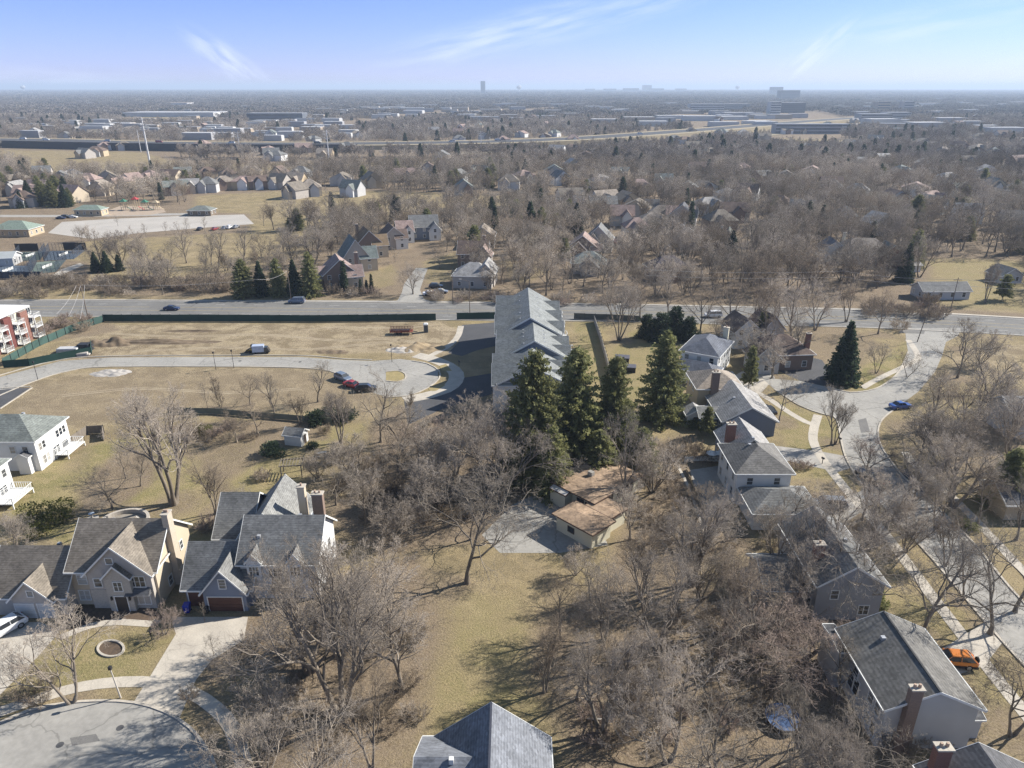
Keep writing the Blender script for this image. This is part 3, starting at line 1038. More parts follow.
def bare_tree(name, seed, h=15, stems=1, lean=.12, trunk=.28, fork=(5, 6, 6, 5, 4), ang=(38, 42, 45, 50, 55), ratio=(.62, .55, .5, .5, .5), up=(.25, .12, .06, .03, 0),
              wob=.2, r0=None, twig=.009, spreadz=1.0, droop=0.0, segs=(7, 6, 4, 3, 2, 1), bark=None, twigm=None, t0=.3, first=None):
    """skeleton grown level by level; returns (trunk mesh, crown mesh)"""
    rs = np.random.RandomState(seed)
    r0 = r0 or h * .017
    L0 = h * (.80 if stems == 1 else .72)
    az = rs.rand() * 6.28 + np.arange(stems) * 2 * np.pi / stems
    tilt = np.full(stems, lean) * (1 if stems == 1 else 2.0) * rs.uniform(.6, 1.4, stems)
    D = np.stack([np.cos(az) * np.sin(tilt), np.sin(az) * np.sin(tilt), np.cos(tilt)], -1)
    S = np.stack([np.cos(az) * .15 * (stems > 1), np.sin(az) * .15 * (stems > 1), np.full(stems, -.25)], -1)
    Ln = L0 * rs.uniform(.85, 1.05, stems)
    Rd = np.full(stems, r0) * (1 if stems == 1 else .75)
    tv, tq, cv, cq = [], [], [], []
    nt = nc = 0
    levels = len(fork)
    for lv in range(levels + 1):
        S_ = segs[lv]
        n = len(S)
        P = np.zeros((n, S_ + 1, 3))
        P[:, 0] = S
        d = D.copy()
        dirs = np.zeros((n, S_ + 1, 3))
        upv = np.array([0, 0, 1.0])
        for s in range(S_):
            dirs[:, s] = d
            P[:, s + 1] = P[:, s] + d * (Ln / S_)[:, None]
            w_ = wob * (0.45 if lv == 0 else 1.0)
            d = norm(d + rs.normal(0, w_, (n, 3)) + upv * (up[min(lv, len(up) - 1)] / S_ * 2 - (droop if lv >= 2 else 0)))
        dirs[:, S_] = d
        rend = Rd * (.36 if lv < levels else .5)
        k = (9, 6, 4, 3, 3, 3)[lv]
        if lv == 0:
            # root flare
            P0 = P.copy()
            V, q = tubes(P0, Rd, rend, k)
            Vr = V.reshape(n, S_ + 1, k, 3)
            c0 = P0[:, 0:1]
            Vr[:, 0] = c0 + (Vr[:, 0] - c0) * 1.7
            V = Vr.reshape(-1, 3)
        else:
            V, q = tubes(P, np.maximum(Rd, twig), np.maximum(rend, twig * .7), k)
        if lv <= 1:
            tv.append(V)
            tq.append(q + nt)
            nt += len(V)
        else:
            cv.append(V)
            cq.append(q + nc)
            nc += len(V)
        if lv == levels:
            break
        nch = fork[lv]
        lo = trunk if lv == 0 else t0
        T = lo + (1 - lo) * (np.arange(nch)[None, :] + rs.rand(n, nch)) / nch
        T = np.clip(T, 0, .999)
        if lv > 0 or stems > 1:
            T[:, -1] = .999
        idx = (T * S_).astype(int)
        fr = T * S_ - idx
        rows = np.arange(n)[:, None]
        st = P[rows, idx] * (1 - fr[..., None]) + P[rows, idx + 1] * fr[..., None]
        pd = dirs[rows, idx]
        ref = rs.normal(0, 1, (n, nch, 3))
        if lv == 0 and stems == 1:
            aa = rs.rand() * 6.28 + np.arange(nch) * 2.4
            ref = np.stack([np.cos(aa), np.sin(aa), np.zeros(nch)], -1)[None].repeat(n, 0)
        side = norm(ref - pd * (ref * pd).sum(-1, keepdims=True))
        a = np.radians(ang[lv]) * rs.uniform(.7, 1.25, (n, nch))
        if lv > 0 or stems > 1:
            a[:, -1] *= .35
        if lv == 0 and stems == 1:
            a = a * (1.15 - .5 * (T - lo) / (1 - lo))
        nd = norm(pd * np.cos(a)[..., None] + side * np.sin(a)[..., None] + np.array([0, 0, up[lv]]))
        nd[..., 2] *= spreadz
        nd = norm(nd)
        nl = Ln[:, None] * ratio[lv] * (1.15 - .55 * (T - lo) / (1 - lo)) * rs.uniform(.75, 1.2, (n, nch))
        rr = Rd[:, None] * (1 - T * .62) * .66 * np.ones_like(T)
        S = st.reshape(-1, 3)
        D = nd.reshape(-1, 3)
        Ln = nl.reshape(-1)
        Rd = rr.reshape(-1)
    tm = mkmesh('trunk', np.concatenate(tv), np.concatenate(tq), smooth=True)
    tm.materials.append(bark or M_BARK)
    cm = mkmesh('crown', np.concatenate(cv), np.concatenate(cq))
    cm.materials.append(twigm or M_TWIG_G)
    return tm, cm


def leaf_cards(C, size, rs, outward=None, flat=.5):
    """one small quad at each centre, random attitude biased outward; returns verts, quads"""
    n = len(C)
    a = norm(rs.normal(0, 1, (n, 3)))
    if outward is not None:
        a = norm(a * (1 - flat) + outward * flat)
    b = norm(np.cross(a, rs.normal(0, 1, (n, 3))))
    s = size * rs.uniform(.6, 1.3, (n, 1))
    w = s * .42
    V = np.stack([C - b * w, C + a * s * .5 - b * w * .8, C + a * s, C + a * s * .4 + b * w], 1).reshape(-1, 3)
    q = np.arange(n * 4).reshape(-1, 4)
    return V, q


def conifer(name, seed, h=15, rad=3.2, m=None, dens=1.0, gap=.0, power=.75, base=.04, card=.42, droop=.25, ragged=.25):
    rs = np.random.RandomState(seed)
    cs, outs = [], []
    nl = int(h * 3.0)
    trunk = MB()
    trunk.tube((0, 0, -.3), (0, 0, h * .97), h * .014, .03, 8)
    bV, bq, nb = [], [], 0
    for i in range(nl):
        f = (i + rs.rand()) / nl
        z = h * (base + (1 - base) * f)
        rmax = rad * (1 - f) ** power + .12
        nbk = max(4, int((8 + 5 * (1 - f)) * dens))
        az = rs.rand() * 6.28
        for kk in range(nbk):
            if rs.rand() < gap:
                continue
            a = az + kk * 6.283 / nbk + rs.normal(0, .15)
            r = rmax * rs.uniform(1 - ragged * 1.6, 1 + ragged * .6)
            d = np.array([math.cos(a), math.sin(a), 0])
            npt = max(3, int(r * 5.0 * dens))
            t = (np.arange(npt) + rs.rand(npt)) / npt
            t = .18 + .82 * t
            zz = z + (-droop * r * t + droop * .55 * r * t ** 3) + f * .5 * t
            side = np.array([-d[1], d[0], 0])
            p = d[None] * (r * t)[:, None] + side[None] * (rs.normal(0, .22, npt) * (1.1 - t * .5) * min(1, r / 2))[:, None]
            p[:, 2] += zz + rs.normal(0, .07, npt)
            for q_ in range(3):
                pp = p + rs.normal(0, .13, p.shape)
                cs.append(pp)
                o = d[None] * np.ones((npt, 1)) + side[None] * rs.normal(0, .7, (npt, 1)) + np.array([0, 0, -.25])
                outs.append(norm(o))
            # the branch itself
            if kk % 2 == 0:
                P = np.stack([np.array([0, 0, z]), d * r * .5 + np.array([0, 0, z - droop * r * .4]), d * r * .92 + np.array([0, 0, z - droop * r * .5])])[None]
                V, q = tubes(P, np.array([.05]), np.array([.015]), 3)
                bV.append(V)
                bq.append(q + nb)
                nb += len(V)
    C = np.concatenate(cs)
    O = np.concatenate(outs)
    V, q = leaf_cards(C, card, rs, O, .62)
    cm = mkmesh('crown', V, q)
    cm.materials.append(m or M_NEEDLE)
    # trunk with its boughs
    tv = np.array([tuple(p) for p in trunk.v])
    k = 8
    tq = np.array([f for f in trunk.f if len(f) == 4])
    allv = np.concatenate([tv] + bV)
    allq = np.concatenate([tq] + [x + len(tv) for x in bq])
    tm = mkmesh('trunk', allv, allq)
    tm.materials.append(M_BARK)
    return tm, cm


def leafy_bush(seed, r=1.5, h=1.6, n=1500, m=None, card=.22, lumps=7):
    rs = np.random.RandomState(seed)
    lc = rs.normal(0, 1, (lumps, 3)) * np.array([r * .45, r * .45, h * .18]) + np.array([0, 0, h * .5])
    w = rs.randint(0, lumps, n)
    d = norm(rs.normal(0, 1, (n, 3)))
    C = lc[w] + d * (rs.uniform(.55, 1.05, (n, 1)) * np.array([r * .55, r * .55, h * .45]))
    C[:, 2] = np.abs(C[:, 2])
    V, q = leaf_cards(C, card, rs, d, .5)
    cm = mkmesh('leaves', V, q)
    cm.materials.append(m or M_YEW)
    return cm


def bare_bush(seed, h=2.5, n0=14, m=None, twig=.012):
    tm, cm = bare_tree('b', seed, h=h, stems=n0, lean=.38, trunk=.15, fork=(6, 5, 4), ang=(30, 35, 40), ratio=(.5, .5, .5), up=(.2, .1, 0), segs=(4, 3, 2, 1), r0=.028, twig=twig, twigm=m)
    tm.materials.clear()
    tm.materials.append(m or M_TWIG_B)
    return tm, cm


BT = {}   # name -> (trunk mesh, crown mesh, nominal height, look)
BT['elm'] = (*bare_tree('elm', 11, 18, stems=3, lean=.16, trunk=.3, fork=(7, 6, 6, 5, 4), ang=(30, 38, 42, 45, 50), up=(.35, .15, .08, 0, 0), r0=.42, twigm=M_TWIG_P), 18, 'vase shaped')
BT['oak'] = (*bare_tree('oak', 12, 16, stems=1, lean=.05, trunk=.24, fork=(9, 7, 5, 5, 4), ang=(58, 45, 48, 50, 55), ratio=(.58, .55, .5, .5, .5), up=(.2, .12, .05, 0, 0), wob=.2, twigm=M_TWIG_B), 16, 'round crowned')
BT['ash'] = (*bare_tree('ash', 13, 17, stems=1, lean=.06, trunk=.22, fork=(11, 6, 5, 5, 4), ang=(40, 36, 40, 45, 50), ratio=(.5, .52, .5, .5, .5), up=(.35, .2, .1, 0, 0), twigm=M_TWIG_G), 17, 'upright oval')
BT['maple'] = (*bare_tree('maple', 14, 14, stems=2, lean=.14, trunk=.22, fork=(8, 6, 5, 5, 4), ang=(42, 40, 44, 48, 50), up=(.25, .15, .08, 0, 0), twigm=M_TWIG_P), 14, 'forked')
BT['locust'] = (*bare_tree('locust', 15, 13, stems=1, lean=.1, trunk=.3, fork=(8, 6, 5, 5, 4), ang=(50, 50, 52, 55, 60), ratio=(.75, .6, .52, .5, .5), up=(.1, .05, .02, 0, 0), wob=.26, twigm=M_TWIG_G), 13, 'open spreading')
BT['crab'] = (*bare_tree('crab', 16, 8, stems=4, lean=.26, trunk=.2, fork=(8, 6, 6, 4), ang=(45, 45, 48, 50), up=(.15, .08, 0, 0), wob=.24, r0=.16, twigm=M_TWIG_R), 8, 'low branching')
BT['box_elder'] = (*bare_tree('box', 17, 12, stems=5, lean=.2, trunk=.25, fork=(7, 7, 6, 5), ang=(35, 40, 44, 48), ratio=(.5, .55, .5, .5), up=(.25, .1, .05, 0), wob=.22, r0=.2, twig=.013, twigm=M_TWIG_P), 12, 'many stemmed')
BT['poplar'] = (*bare_tree('poplar', 18, 15, stems=2, lean=.05, trunk=.12, fork=(15, 7, 6, 4), ang=(30, 34, 40, 45), ratio=(.34, .5, .5, .5), up=(.4, .25, .1, 0), r0=.2, twigm=M_TWIG_B), 15, 'narrow')
BT['young'] = (*bare_tree('young', 19, 6, stems=1, lean=.03, trunk=.3, fork=(9, 6, 5), ang=(42, 40, 44), ratio=(.5, .5, .5), up=(.25, .15, 0), r0=.07, twig=.009, twigm=M_TWIG_G), 6, 'young')
BT['thicket'] = (*bare_tree('thicket', 20, 7, stems=7, lean=.22, trunk=.15, fork=(8, 7, 5), ang=(35, 42, 46), ratio=(.45, .5, .5), up=(.2, .1, 0), wob=.26, r0=.09, twig=.012, segs=(6, 5, 4, 2), twigm=M_TWIG_B), 7, 'scrubby')

CT = {}
CT['spruce'] = (*conifer('spruce', 31, 17, 6.2, M_NEEDLE, power=.44, ragged=.40, gap=.10, card=.42, dens=1.25), 17, 'broad')
CT['spruce2'] = (*conifer('spruce2', 32, 18, 5.8, M_NEEDLE, power=.46, ragged=.46, gap=.14, card=.42, dens=1.25), 18, 'ragged')
CT['fir'] = (*conifer('fir', 33, 15, 4.6, M_NEEDLE2, power=.85, ragged=.2, card=.5), 15, 'conical')
CT['narrow'] = (*conifer('narrow', 34, 10, 1.5, M_NEEDLE2, power=.55, ragged=.22, card=.4, dens=.9), 10, 'narrow')
CT['pine'] = (*conifer('pine', 35, 13, 3.6, M_NEEDLE, power=.4, ragged=.45, gap=.25, base=.2, card=.55, droop=.05), 13, 'open crowned')

CT['cedar'] = (*conifer('cedar', 36, 8, 2.7, M_NEEDLE2, power=.38, ragged=.3, card=.4, gap=.05), 8, 'rounded')

# second individuals of the common kinds
BT['oak2'] = (*bare_tree('oak2', 112, 15, stems=1, lean=.1, trunk=.2, fork=(10, 6, 5, 5, 4), ang=(62, 48, 46, 50, 55), ratio=(.62, .52, .5, .5, .5), up=(.12, .1, .05, 0, 0), wob=.26, twigm=M_TWIG_G), 15, 'round crowned')
BT['ash2'] = (*bare_tree('ash2', 113, 17, stems=2, lean=.07, trunk=.3, fork=(9, 6, 5, 5, 4), ang=(34, 36, 42, 45, 50), ratio=(.48, .55, .5, .5, .5), up=(.35, .2, .1, 0, 0), wob=.15, twigm=M_TWIG_B), 17, 'upright oval')
BT['maple2'] = (*bare_tree('maple2', 114, 14, stems=1, lean=.04, trunk=.18, fork=(13, 6, 5, 5, 4), ang=(50, 42, 44, 48, 50), ratio=(.5, .52, .5, .5, .5), up=(.3, .15, .08, 0, 0), wob=.18, twigm=M_TWIG_P), 14, 'forked')
BT['elm2'] = (*bare_tree('elm2', 115, 18, stems=4, lean=.2, trunk=.35, fork=(6, 7, 5, 5, 4), ang=(28, 36, 44, 46, 50), up=(.3, .1, .02, 0, 0), r0=.4, wob=.24, droop=.05, twigm=M_TWIG_P), 18, 'vase shaped')
BT['locust2'] = (*bare_tree('locust2', 116, 13, stems=2, lean=.22, trunk=.35, fork=(7, 6, 5, 5, 4), ang=(46, 50, 54, 55, 60), ratio=(.7, .6, .52, .5, .5), up=(.12, .05, .02, 0, 0), wob=.3, twigm=M_TWIG_B), 13, 'open spreading')
BT['box_elder2'] = (*bare_tree('box2', 117, 12, stems=3, lean=.3, trunk=.2, fork=(8, 6, 6, 5), ang=(40, 44, 46, 50), ratio=(.55, .55, .5, .5), up=(.2, .1, .05, 0), wob=.27, r0=.24, twig=.011, twigm=M_TWIG_G), 12, 'many stemmed')
CT['spruce3'] = (*conifer('spruce3', 131, 17, 5.2, M_NEEDLE, power=.5, ragged=.5, gap=.2, card=.42, dens=1.15, droop=.35), 17, 'broad')
CT['fir2'] = (*conifer('fir2', 133, 15, 3.9, M_NEEDLE2, power=.65, ragged=.36, gap=.12, card=.45), 15, 'conical')
TWIN = {'oak': 'oak2', 'ash': 'ash2', 'maple': 'maple2', 'elm': 'elm2', 'locust': 'locust2', 'box_elder': 'box_elder2', 'spruce': 'spruce3', 'fir': 'fir2'}
TURN = [0]

BUSH = {
    'bare': bare_bush(41, 2.6, 12, M_TWIG_B),
    'red': bare_bush(42, 2.2, 16, M_TWIG_R),
    'pale': bare_bush(43, 2.4, 12, M_TWIG_P),
}
LEAFB = {
    'yellow': leafy_bush(44, 2.4, 2.2, 2600, M_YEW),
    'dark': leafy_bush(45, 1.3, 1.5, 1300, M_NEEDLE2),
    'green': leafy_bush(46, 1.3, 1.4, 1300, M_NEEDLE),
}
COUNT = {'bare_tree': 0, 'evergreen_tree': 0, 'bare_shrub': 0, 'evergreen_shrub': 0}


def put_tree(kind, x, y, h, rz=None, label=None, group=None, rel=1.0, name=None):
    lib = BT if kind in BT else CT
    TURN[0] += 1
    if kind in TWIN and (TURN[0] * 7) % 5 < 2:
        kind = TWIN[kind]
    tm, cm, h0, look = lib[kind]
    nm = name or ('bare_tree' if lib is BT else 'evergreen_tree')
    rz = random.random() * 6.28 if rz is None else rz
    r = empty(nm, (x, y, 0), rz, label, 'tree', group)
    s = h / h0
    r.scale = (s * rel, s * rel, s)
    link('trunk', tm, None, r)
    link('crown', cm, None, r)
    COUNT[nm] = COUNT.get(nm, 0) + 1
    return r


def put_bush(kind, x, y, s=1.0, label=None, group=None):
    if kind in BUSH:
        r = empty('bare_shrub', (x, y, 0), random.random() * 6.28, label, 'shrub', group)
        r.scale = (s, s, s * random.uniform(.85, 1.15))
        link('stems', BUSH[kind][0], None, r)
        link('twigs', BUSH[kind][1], None, r)
        return r
    else:
        o = link('evergreen_shrub', LEAFB[kind], None, None, (x, y, -.02), random.random() * 6.28)
        o.scale = (s, s, s * random.uniform(.85, 1.1))
        tag(o, label, 'shrub', group)


# near trees, each placed by hand: kind, pixel of the foot, height, width factor, label
NEAR = [
    ('elm', 174, 504, 22.5, .9, 'huge vase shaped tree with twin trunks on the lawn behind the beige gabled house'),
    ('ash', 141, 486, 6.5, 1.1, 'slender leaning tree in the mulch bed left of the huge twin trunked tree'),
    ('young', 126, 478, 7.5, 1.2, 'thin tree standing farther back in the curved mulch bed near the white two storey house'),
    ('locust', 112, 508, 8, 1.1, 'small spreading tree at the near edge of the mulch bed above the round stone patio'),
    ('ash', 216, 514, 12, 1.0, 'dense twiggy oval tree on the lawn between the two big near left houses'),
    ('locust', 467, 583, 18, .95, 'big spreading tree alone on the tan field left of the brown roofed house'),
    ('maple', 72, 703, 13.5, 1.0, 'pale tree on the verge at the kerb of the near left cul-de-sac'),
    ('crab', 165, 634, 4.6, .9, 'small reddish ornamental tree on the front lawn of the beige gabled house'),
    ('young', 214, 656, 4, .9, 'little tree at the right edge of the pale near left driveway'),
    ('young', 205, 622, 3.4, .8, 'tiny bare tree beside the brown garage doors'),
    ('elm', 342, 716, 23, .85, 'tall pale vase shaped tree in front of the grey blue house with many light twigs'),
    ('box_elder', 310, 672, 14, 1.1, 'pale many stemmed tree hiding the right side of the grey blue house'),
    ('maple', 402, 690, 14.5, 1.0, 'forked tree at the left edge of the tan clearing, below the grey blue house'),
    ('box_elder', 360, 640, 15, 1.1, 'spreading pale tree right of the white gable end of the grey blue house'),
    ('ash', 372, 770, 13, .9, 'upright tree rising from the bottom edge left of the slate hipped roof'),
    ('box_elder', 272, 745, 9, 1.0, 'many stemmed tree by the bottom edge right of the near cul-de-sac'),
    ('young', 240, 700, 7, 1.2, 'thin tree over the curved sidewalk right of the near left driveway'),
    ('poplar', 545, 692, 12, 1.0, 'upright brown tree just above the slate hipped roof at bottom centre'),
    ('elm', 602, 734, 14, .95, 'pale vase shaped tree right of the slate hipped roof, a plank leaning near its foot'),
    ('ash', 626, 733, 11, 1.0, 'slender tree just right of the pale vase shaped one by the slate hipped roof'),
    ('ash', 577, 700, 9, 1.0, 'dark slim tree between the slate hipped roof and the pale vase shaped tree'),
    ('maple', 668, 762, 15.5, 1.0, 'big pale forked tree spreading over the bottom edge right of centre'),
    ('box_elder', 722, 790, 13, 1.1, 'widest pale many stemmed tree along the bottom edge left of the blue trampoline'),
    ('elm', 822, 815, 12.5, .85, 'pale tree at the bottom edge in front of the grey house with the brick chimney'),
    ('elm', 655, 650, 14, .9, 'tall pinkish tree on the right edge of the tan clearing'),
    ('maple', 604, 640, 12.5, .95, 'pale forked tree standing out into the tan clearing'),
    ('oak', 752, 655, 14, .9, 'dark stemmed tree left of the hidden house under branches'),
    ('ash', 724, 632, 13, .95, 'upright grey tree in the wood below the brown roofed house'),
    ('locust', 724, 668, 11, 1.0, 'dark open branched tree in the sunny gap of the near right wood'),
    ('elm', 500, 500, 16, 1.15, 'broad pale pink crowned tree in front of the row of tall spruces'),
    ('box_elder', 440, 505, 12, 1.2, 'pale many stemmed tree in the scrub left of the brown roofed house'),
    ('locust', 410, 498, 12, 1.0, 'twisted grey tree at the left end of the central scrub'),
    ('oak', 470, 540, 8, 1.2, 'low dark branched tree at the foot of the big pink crowned one'),
    ('box_elder', 392, 545, 9, 1.1, 'scrubby tree by the right end of the grey blue house'),
    ('maple', 470, 455, 11, 1.3, 'wide pale tree just below the driveways of the white townhouses'),
    ('crab', 430, 455, 8, 1.4, 'low wide crown below the paved circle with the grass island'),
    ('oak', 525, 455, 9, 1.1, 'brown tree tucked against the left spruces'),
    ('oak', 381, 442, 14, .85, 'dense dark twiggy tree in front of the middle cul-de-sac'),
    ('elm', 341, 443, 12, .8, 'tall slim tree on the green lawn right of the small white shed'),
    ('ash', 300, 425, 8, 1.1, 'grey tree behind the small white shed'),
    ('ash', 275, 418, 9, 1.0, 'hazy grey tree along the green fence left of the shed'),
    ('ash', 623, 505, 15, .9, 'tall straight tree just right of the brown roofed house'),
    ('poplar', 667, 478, 10, .9, 'slender tree by the narrow garden path right of the brown roofed house'),
    ('box_elder', 652, 492, 11, 1.1, 'pale shrubby tree beside the narrow garden path'),
    ('maple', 630, 540, 9, 1.1, 'low pale tree on the sloping ground behind the small garage with brown roof'),
    ('elm', 692, 585, 15, .95, 'tall tree with splayed trunks at the near end of the garden path'),
    ('oak', 706, 515, 6.5, 1.2, 'grey low tree over the patio of the white two storey house with grey roof'),
    ('box_elder', 700, 540, 8, 1.1, 'scrubby pale tree below that patio'),
    ('maple', 770, 575, 13, .85, 'tree directly left of the hidden grey house'),
    ('elm', 832, 585, 15, .9, 'tree growing up over the roof of the hidden grey house'),
    ('crab', 806, 655, 8, 1.5, 'reddish low tree spreading over the far end of the long grey roof'),
    ('crab', 772, 640, 7, 1.4, 'reddish low tree left of the long grey roof'),
    ('oak', 920, 638, 16, .85, 'dark spreading tree by the sidewalk behind the orange car'),
    ('locust', 990, 634, 15, .95, 'leaning dark tree on the verge right of the orange car'),
    ('locust', 1012, 735, 16, .8, 'forked dark tree near the bottom right corner'),
    ('ash', 962, 600, 9, .9, 'small upright tree between the two sidewalks of the right street'),
    ('elm', 952, 506, 13, 1.3, 'broad bare tree on the right verge past the dark pickup truck'),
    ('oak', 918, 462, 11, 1.1, 'brown tree at the inner corner of the right street'),
    ('box_elder', 905, 552, 9, 1.0, 'pale scrubby tree on the verge near the dark pickup truck'),
    ('locust', 992, 492, 15, 1.15, 'old pale tree with a thick twisted trunk at the right edge'),
    ('maple', 962, 460, 13, 1.1, 'grey tree left of the old thick trunked one'),
    ('ash', 1016, 540, 10, 1.0, 'upright tree at the right edge below the dark roofed garage'),
    ('crab', 867, 468, 7, 1.1, 'pale round tree on the kerb behind the dark pickup truck'),
    ('ash', 831, 445, 12, .8, 'left one of the twin dark trees on the verge by the right street'),
    ('ash', 835, 444, 11, .75, 'right one of the twin dark trees on the verge by the right street'),
    ('locust', 779, 422, 11, .8, 'open branched tree on the front lawn of the blue sided house'),
    ('maple', 876, 373, 8.5, .9, 'small forked tree on the corner lawn of the right street'),
    ('locust', 907, 377, 8, .8, 'leaning tree by the sidewalk of the corner lawn'),
    ('oak', 878, 334, 13, .95, 'dark twisted tree beside the main road above the big dark fir'),
    ('oak', 957, 378, 13, 1.0, 'dense grey tree right of the corner lawn'),
    ('maple', 938, 400, 9, .9, 'many branched tree beside the blue car'),
    ('elm', 985, 303, 14, .55, 'pair of tall slim trunks beyond the main road near the right edge'),
    ('box_elder', 990, 395, 13, 1.1, 'dense pale tree below the main road near the right edge'),
    ('box_elder', 1012, 440, 10, 1.1, 'pale tree hard against the right edge behind the old thick trunked one'),
    ('elm', 619, 341, 18, .72, 'tall slim tree on the lawn behind the wooden garden fence'),
    ('maple', 413, 294, 11, 1.15, 'round pale tree on the corner of the side street across the main road'),
    ('poplar', 222, 412, 10, .7, 'thin tree at the left end of the green fence'),
    ('young', 208, 410, 7, .8, 'spindly tree beside the long green mesh fence'),
    ('poplar', 410, 418, 7, 1.2, 'scrubby tree beside the far kerb of the townhouse driveway'),
    ('oak', 500, 432, 9, 1.3, 'pinkish scrub tree in front of the white townhouses'),
    ('locust', 846, 768, 9, 1.0, 'pale tree by the left wall of the grey house with the brick chimney'),
    ('oak', 560, 640, 9, .9, 'sparse tree on the tan clearing below the brown roofed house'),
    ('box_elder', 820, 540, 9, 1.2, 'scrubby tree between the white grey roofed house and the hidden grey house'),
    ('maple', 20, 560, 9, .9, 'bare tree at the left edge beside the small gabled garage'),
    ('maple', 372, 240, 12, 1.1, 'grey tree left of the ochre brown roofed house'),
    ('oak', 340, 245, 11, 1.1, 'grey tree behind the steep green grey roof'),
    ('oak', 440, 268, 9, 1.0, 'round tree on the lawn right of the side street'),
    ('ash', 447, 252, 10, 1.0, 'upright tree beside the dark brown gables'),
    ('locust', 395, 262, 6, 1.0, 'small tree on the lawn left of the side street'),
    ('maple', 515, 268, 11, 1.1, 'wide tree right of the light grey hip roofed house'),
    ('locust', 538, 272, 11, 1.1, 'open branched tree on the lawn behind the thicket'),
    ('box_elder', 488, 290, 9, 1.0, 'pale branched tree at the right corner of the light grey hip roofed house'),
    ('oak', 478, 240, 10, 1.0, 'tree behind the dark brown gables'),
    ('maple', 628, 262, 12, 1.1, 'spreading tree right of the grey double gabled house'),
    ('oak', 610, 262, 9, 1.0, 'grey tree in front of the grey double gabled house'),
    ('box_elder', 940, 470, 14, 1.2, 'thick pale crown overhanging the right verge of the right street'),
    ('oak', 960, 440, 13, 1.2, 'brown crown behind the thick pale one by the right street'),
    ('maple', 905, 520, 10, 1.0, 'pale tree leaning over the right street below the dark pickup truck'),
    ('box_elder', 876, 540, 11, 1.0, 'pale tree between the sidewalk and the hidden grey house'),
    ('maple', 1005, 470, 15, 1.1, 'tall pale crown cut by the right edge'),
    ('ash', 745, 372, 9, 1.0, 'bare tree in front of the white gable beside the main road'),
    ('oak', 765, 350, 15, 1.0, 'brown tree over the roofs left of the big dark fir'),
    ('maple', 790, 345, 16, 1.0, 'pale tree between the brown hipped house and the big dark fir'),
    ('oak', 728, 330, 16, 1.0, 'brown tree at the near side of the main road right of the white van'),
    ('ash', 755, 328, 17, 1.0, 'tall grey tree at the near side of the main road'),
    ('maple', 815, 330, 16, 1.0, 'pale tree at the near side of the main road behind the big dark fir'),
    ('box_elder', 700, 600, 10, 1.1, 'pale scrubby tree in the sunny gap left of the hidden grey house'),
    ('ash', 237, 442, 7, 1.2, 'hazy low tree in the brush right of the thin mulch bed trees'),
    ('oak', 258, 434, 7, 1.2, 'low brown tree left of the dark bush behind the shed'),
    ('young', 188, 452, 6, 1.2, 'thin tree right of the huge twin trunked tree'),
    ('maple', 240, 522, 7, 1.0, 'low tree left of the rear roof of the grey blue house'),
    ('box_elder', 318, 478, 6, 1.2, 'brushy tree right of the timber pergola'),
    ('oak', 336, 505, 8, 1.1, 'brown tree behind the two chimneys of the grey blue house'),
    ('box_elder', 352, 476, 9, 1.2, 'grey scrubby tree at the right edge of the green back lawn'),
    ('maple', 366, 524, 10, 1.1, 'pale tree above the right end of the grey blue house'),
    ('ash', 318, 402, 9, 1.1, 'grey tree below the bend of the middle cul-de-sac'),
    ('oak', 250, 405, 7, 1.2, 'low hazy tree beyond the green mesh fence'),
    ('box_elder', 404, 446, 10, 1.2, 'brown many stemmed tree left of the wide pale crown'),
    ('oak', 398, 472, 10, 1.1, 'dark twiggy tree in the left part of the central scrub'),
    ('maple', 424, 524, 10, 1.1, 'pale tree at the lower left of the central scrub'),
    ('box_elder', 456, 474, 11, 1.2, 'tangled pale tree in the heart of the central scrub'),
    ('maple', 486, 476, 12, 1.1, 'pale pinkish tree left of the tall spruces'),
    ('oak', 590, 600, 7, .9, 'small brown tree on the right side of the tan clearing'),
    ('box_elder', 575, 575, 5, 1.2, 'low brush tree below the small garage with brown roof'),
    ('ash', 640, 600, 11, 1.0, 'upright grey tree in the upper part of the near right wood'),
    ('maple', 800, 612, 12, 1.0, 'pale tree in front of the left wall of the hidden grey house'),
    ('locust', 846, 610, 13, .95, 'dark branched tree in front of the gable of the hidden grey house'),
    ('crab', 780, 672, 8, 1.5, 'reddish wide tree at the left wall of the long grey house'),
    ('ash', 838, 700, 8, 1.0, 'grey tree against the left wall of the long grey house'),
    ('box_elder', 915, 485, 10, 1.1, 'pale tree on the right verge just past the dark pickup truck'),
    ('maple', 936, 528, 11, 1.0, 'pale tree with a broad crown over the middle of the right street'),
    ('oak', 978, 524, 10, 1.0, 'brown tree by the right sidewalk left of the dark roofed building'),
    ('ash', 945, 566, 10, .95, 'slim tree on the left verge of the right street above the orange car'),
    ('locust', 1015, 612, 14, .9, 'wide dark tree on the right verge at the frame edge'),
    ('maple', 862, 520, 9, 1.1, 'pale tree at the lower end of the silver van driveway'),
    ('oak', 790, 530, 8, 1.1, 'brown tree beside the low garage of the white grey roofed house'),
    ('young', 146, 237, 7, 1.0, 'leftmost bare tree of the row along the near edge of the park car park'),
    ('young', 166, 235, 7, 1.0, 'second bare tree of the row along the near edge of the park car park'),
    ('young', 187, 233, 8, 1.0, 'third bare tree of the row along the near edge of the park car park'),
    ('young', 205, 232, 8, 1.0, 'rightmost bare tree of the row along the near edge of the park car park'),
    ('maple', 82, 242, 8, 1.0, 'left one of the brown tree pair at the left end of the car park'),
    ('maple', 89, 241, 8, 1.0, 'right one of the brown tree pair at the left end of the car park'),
    ('young', 118, 226, 6, 1.0, 'small tree on an island in the car park left half'),
    ('oak', 264, 226, 9, 1.0, 'round brown tree alone on the dry field beyond the car park'),
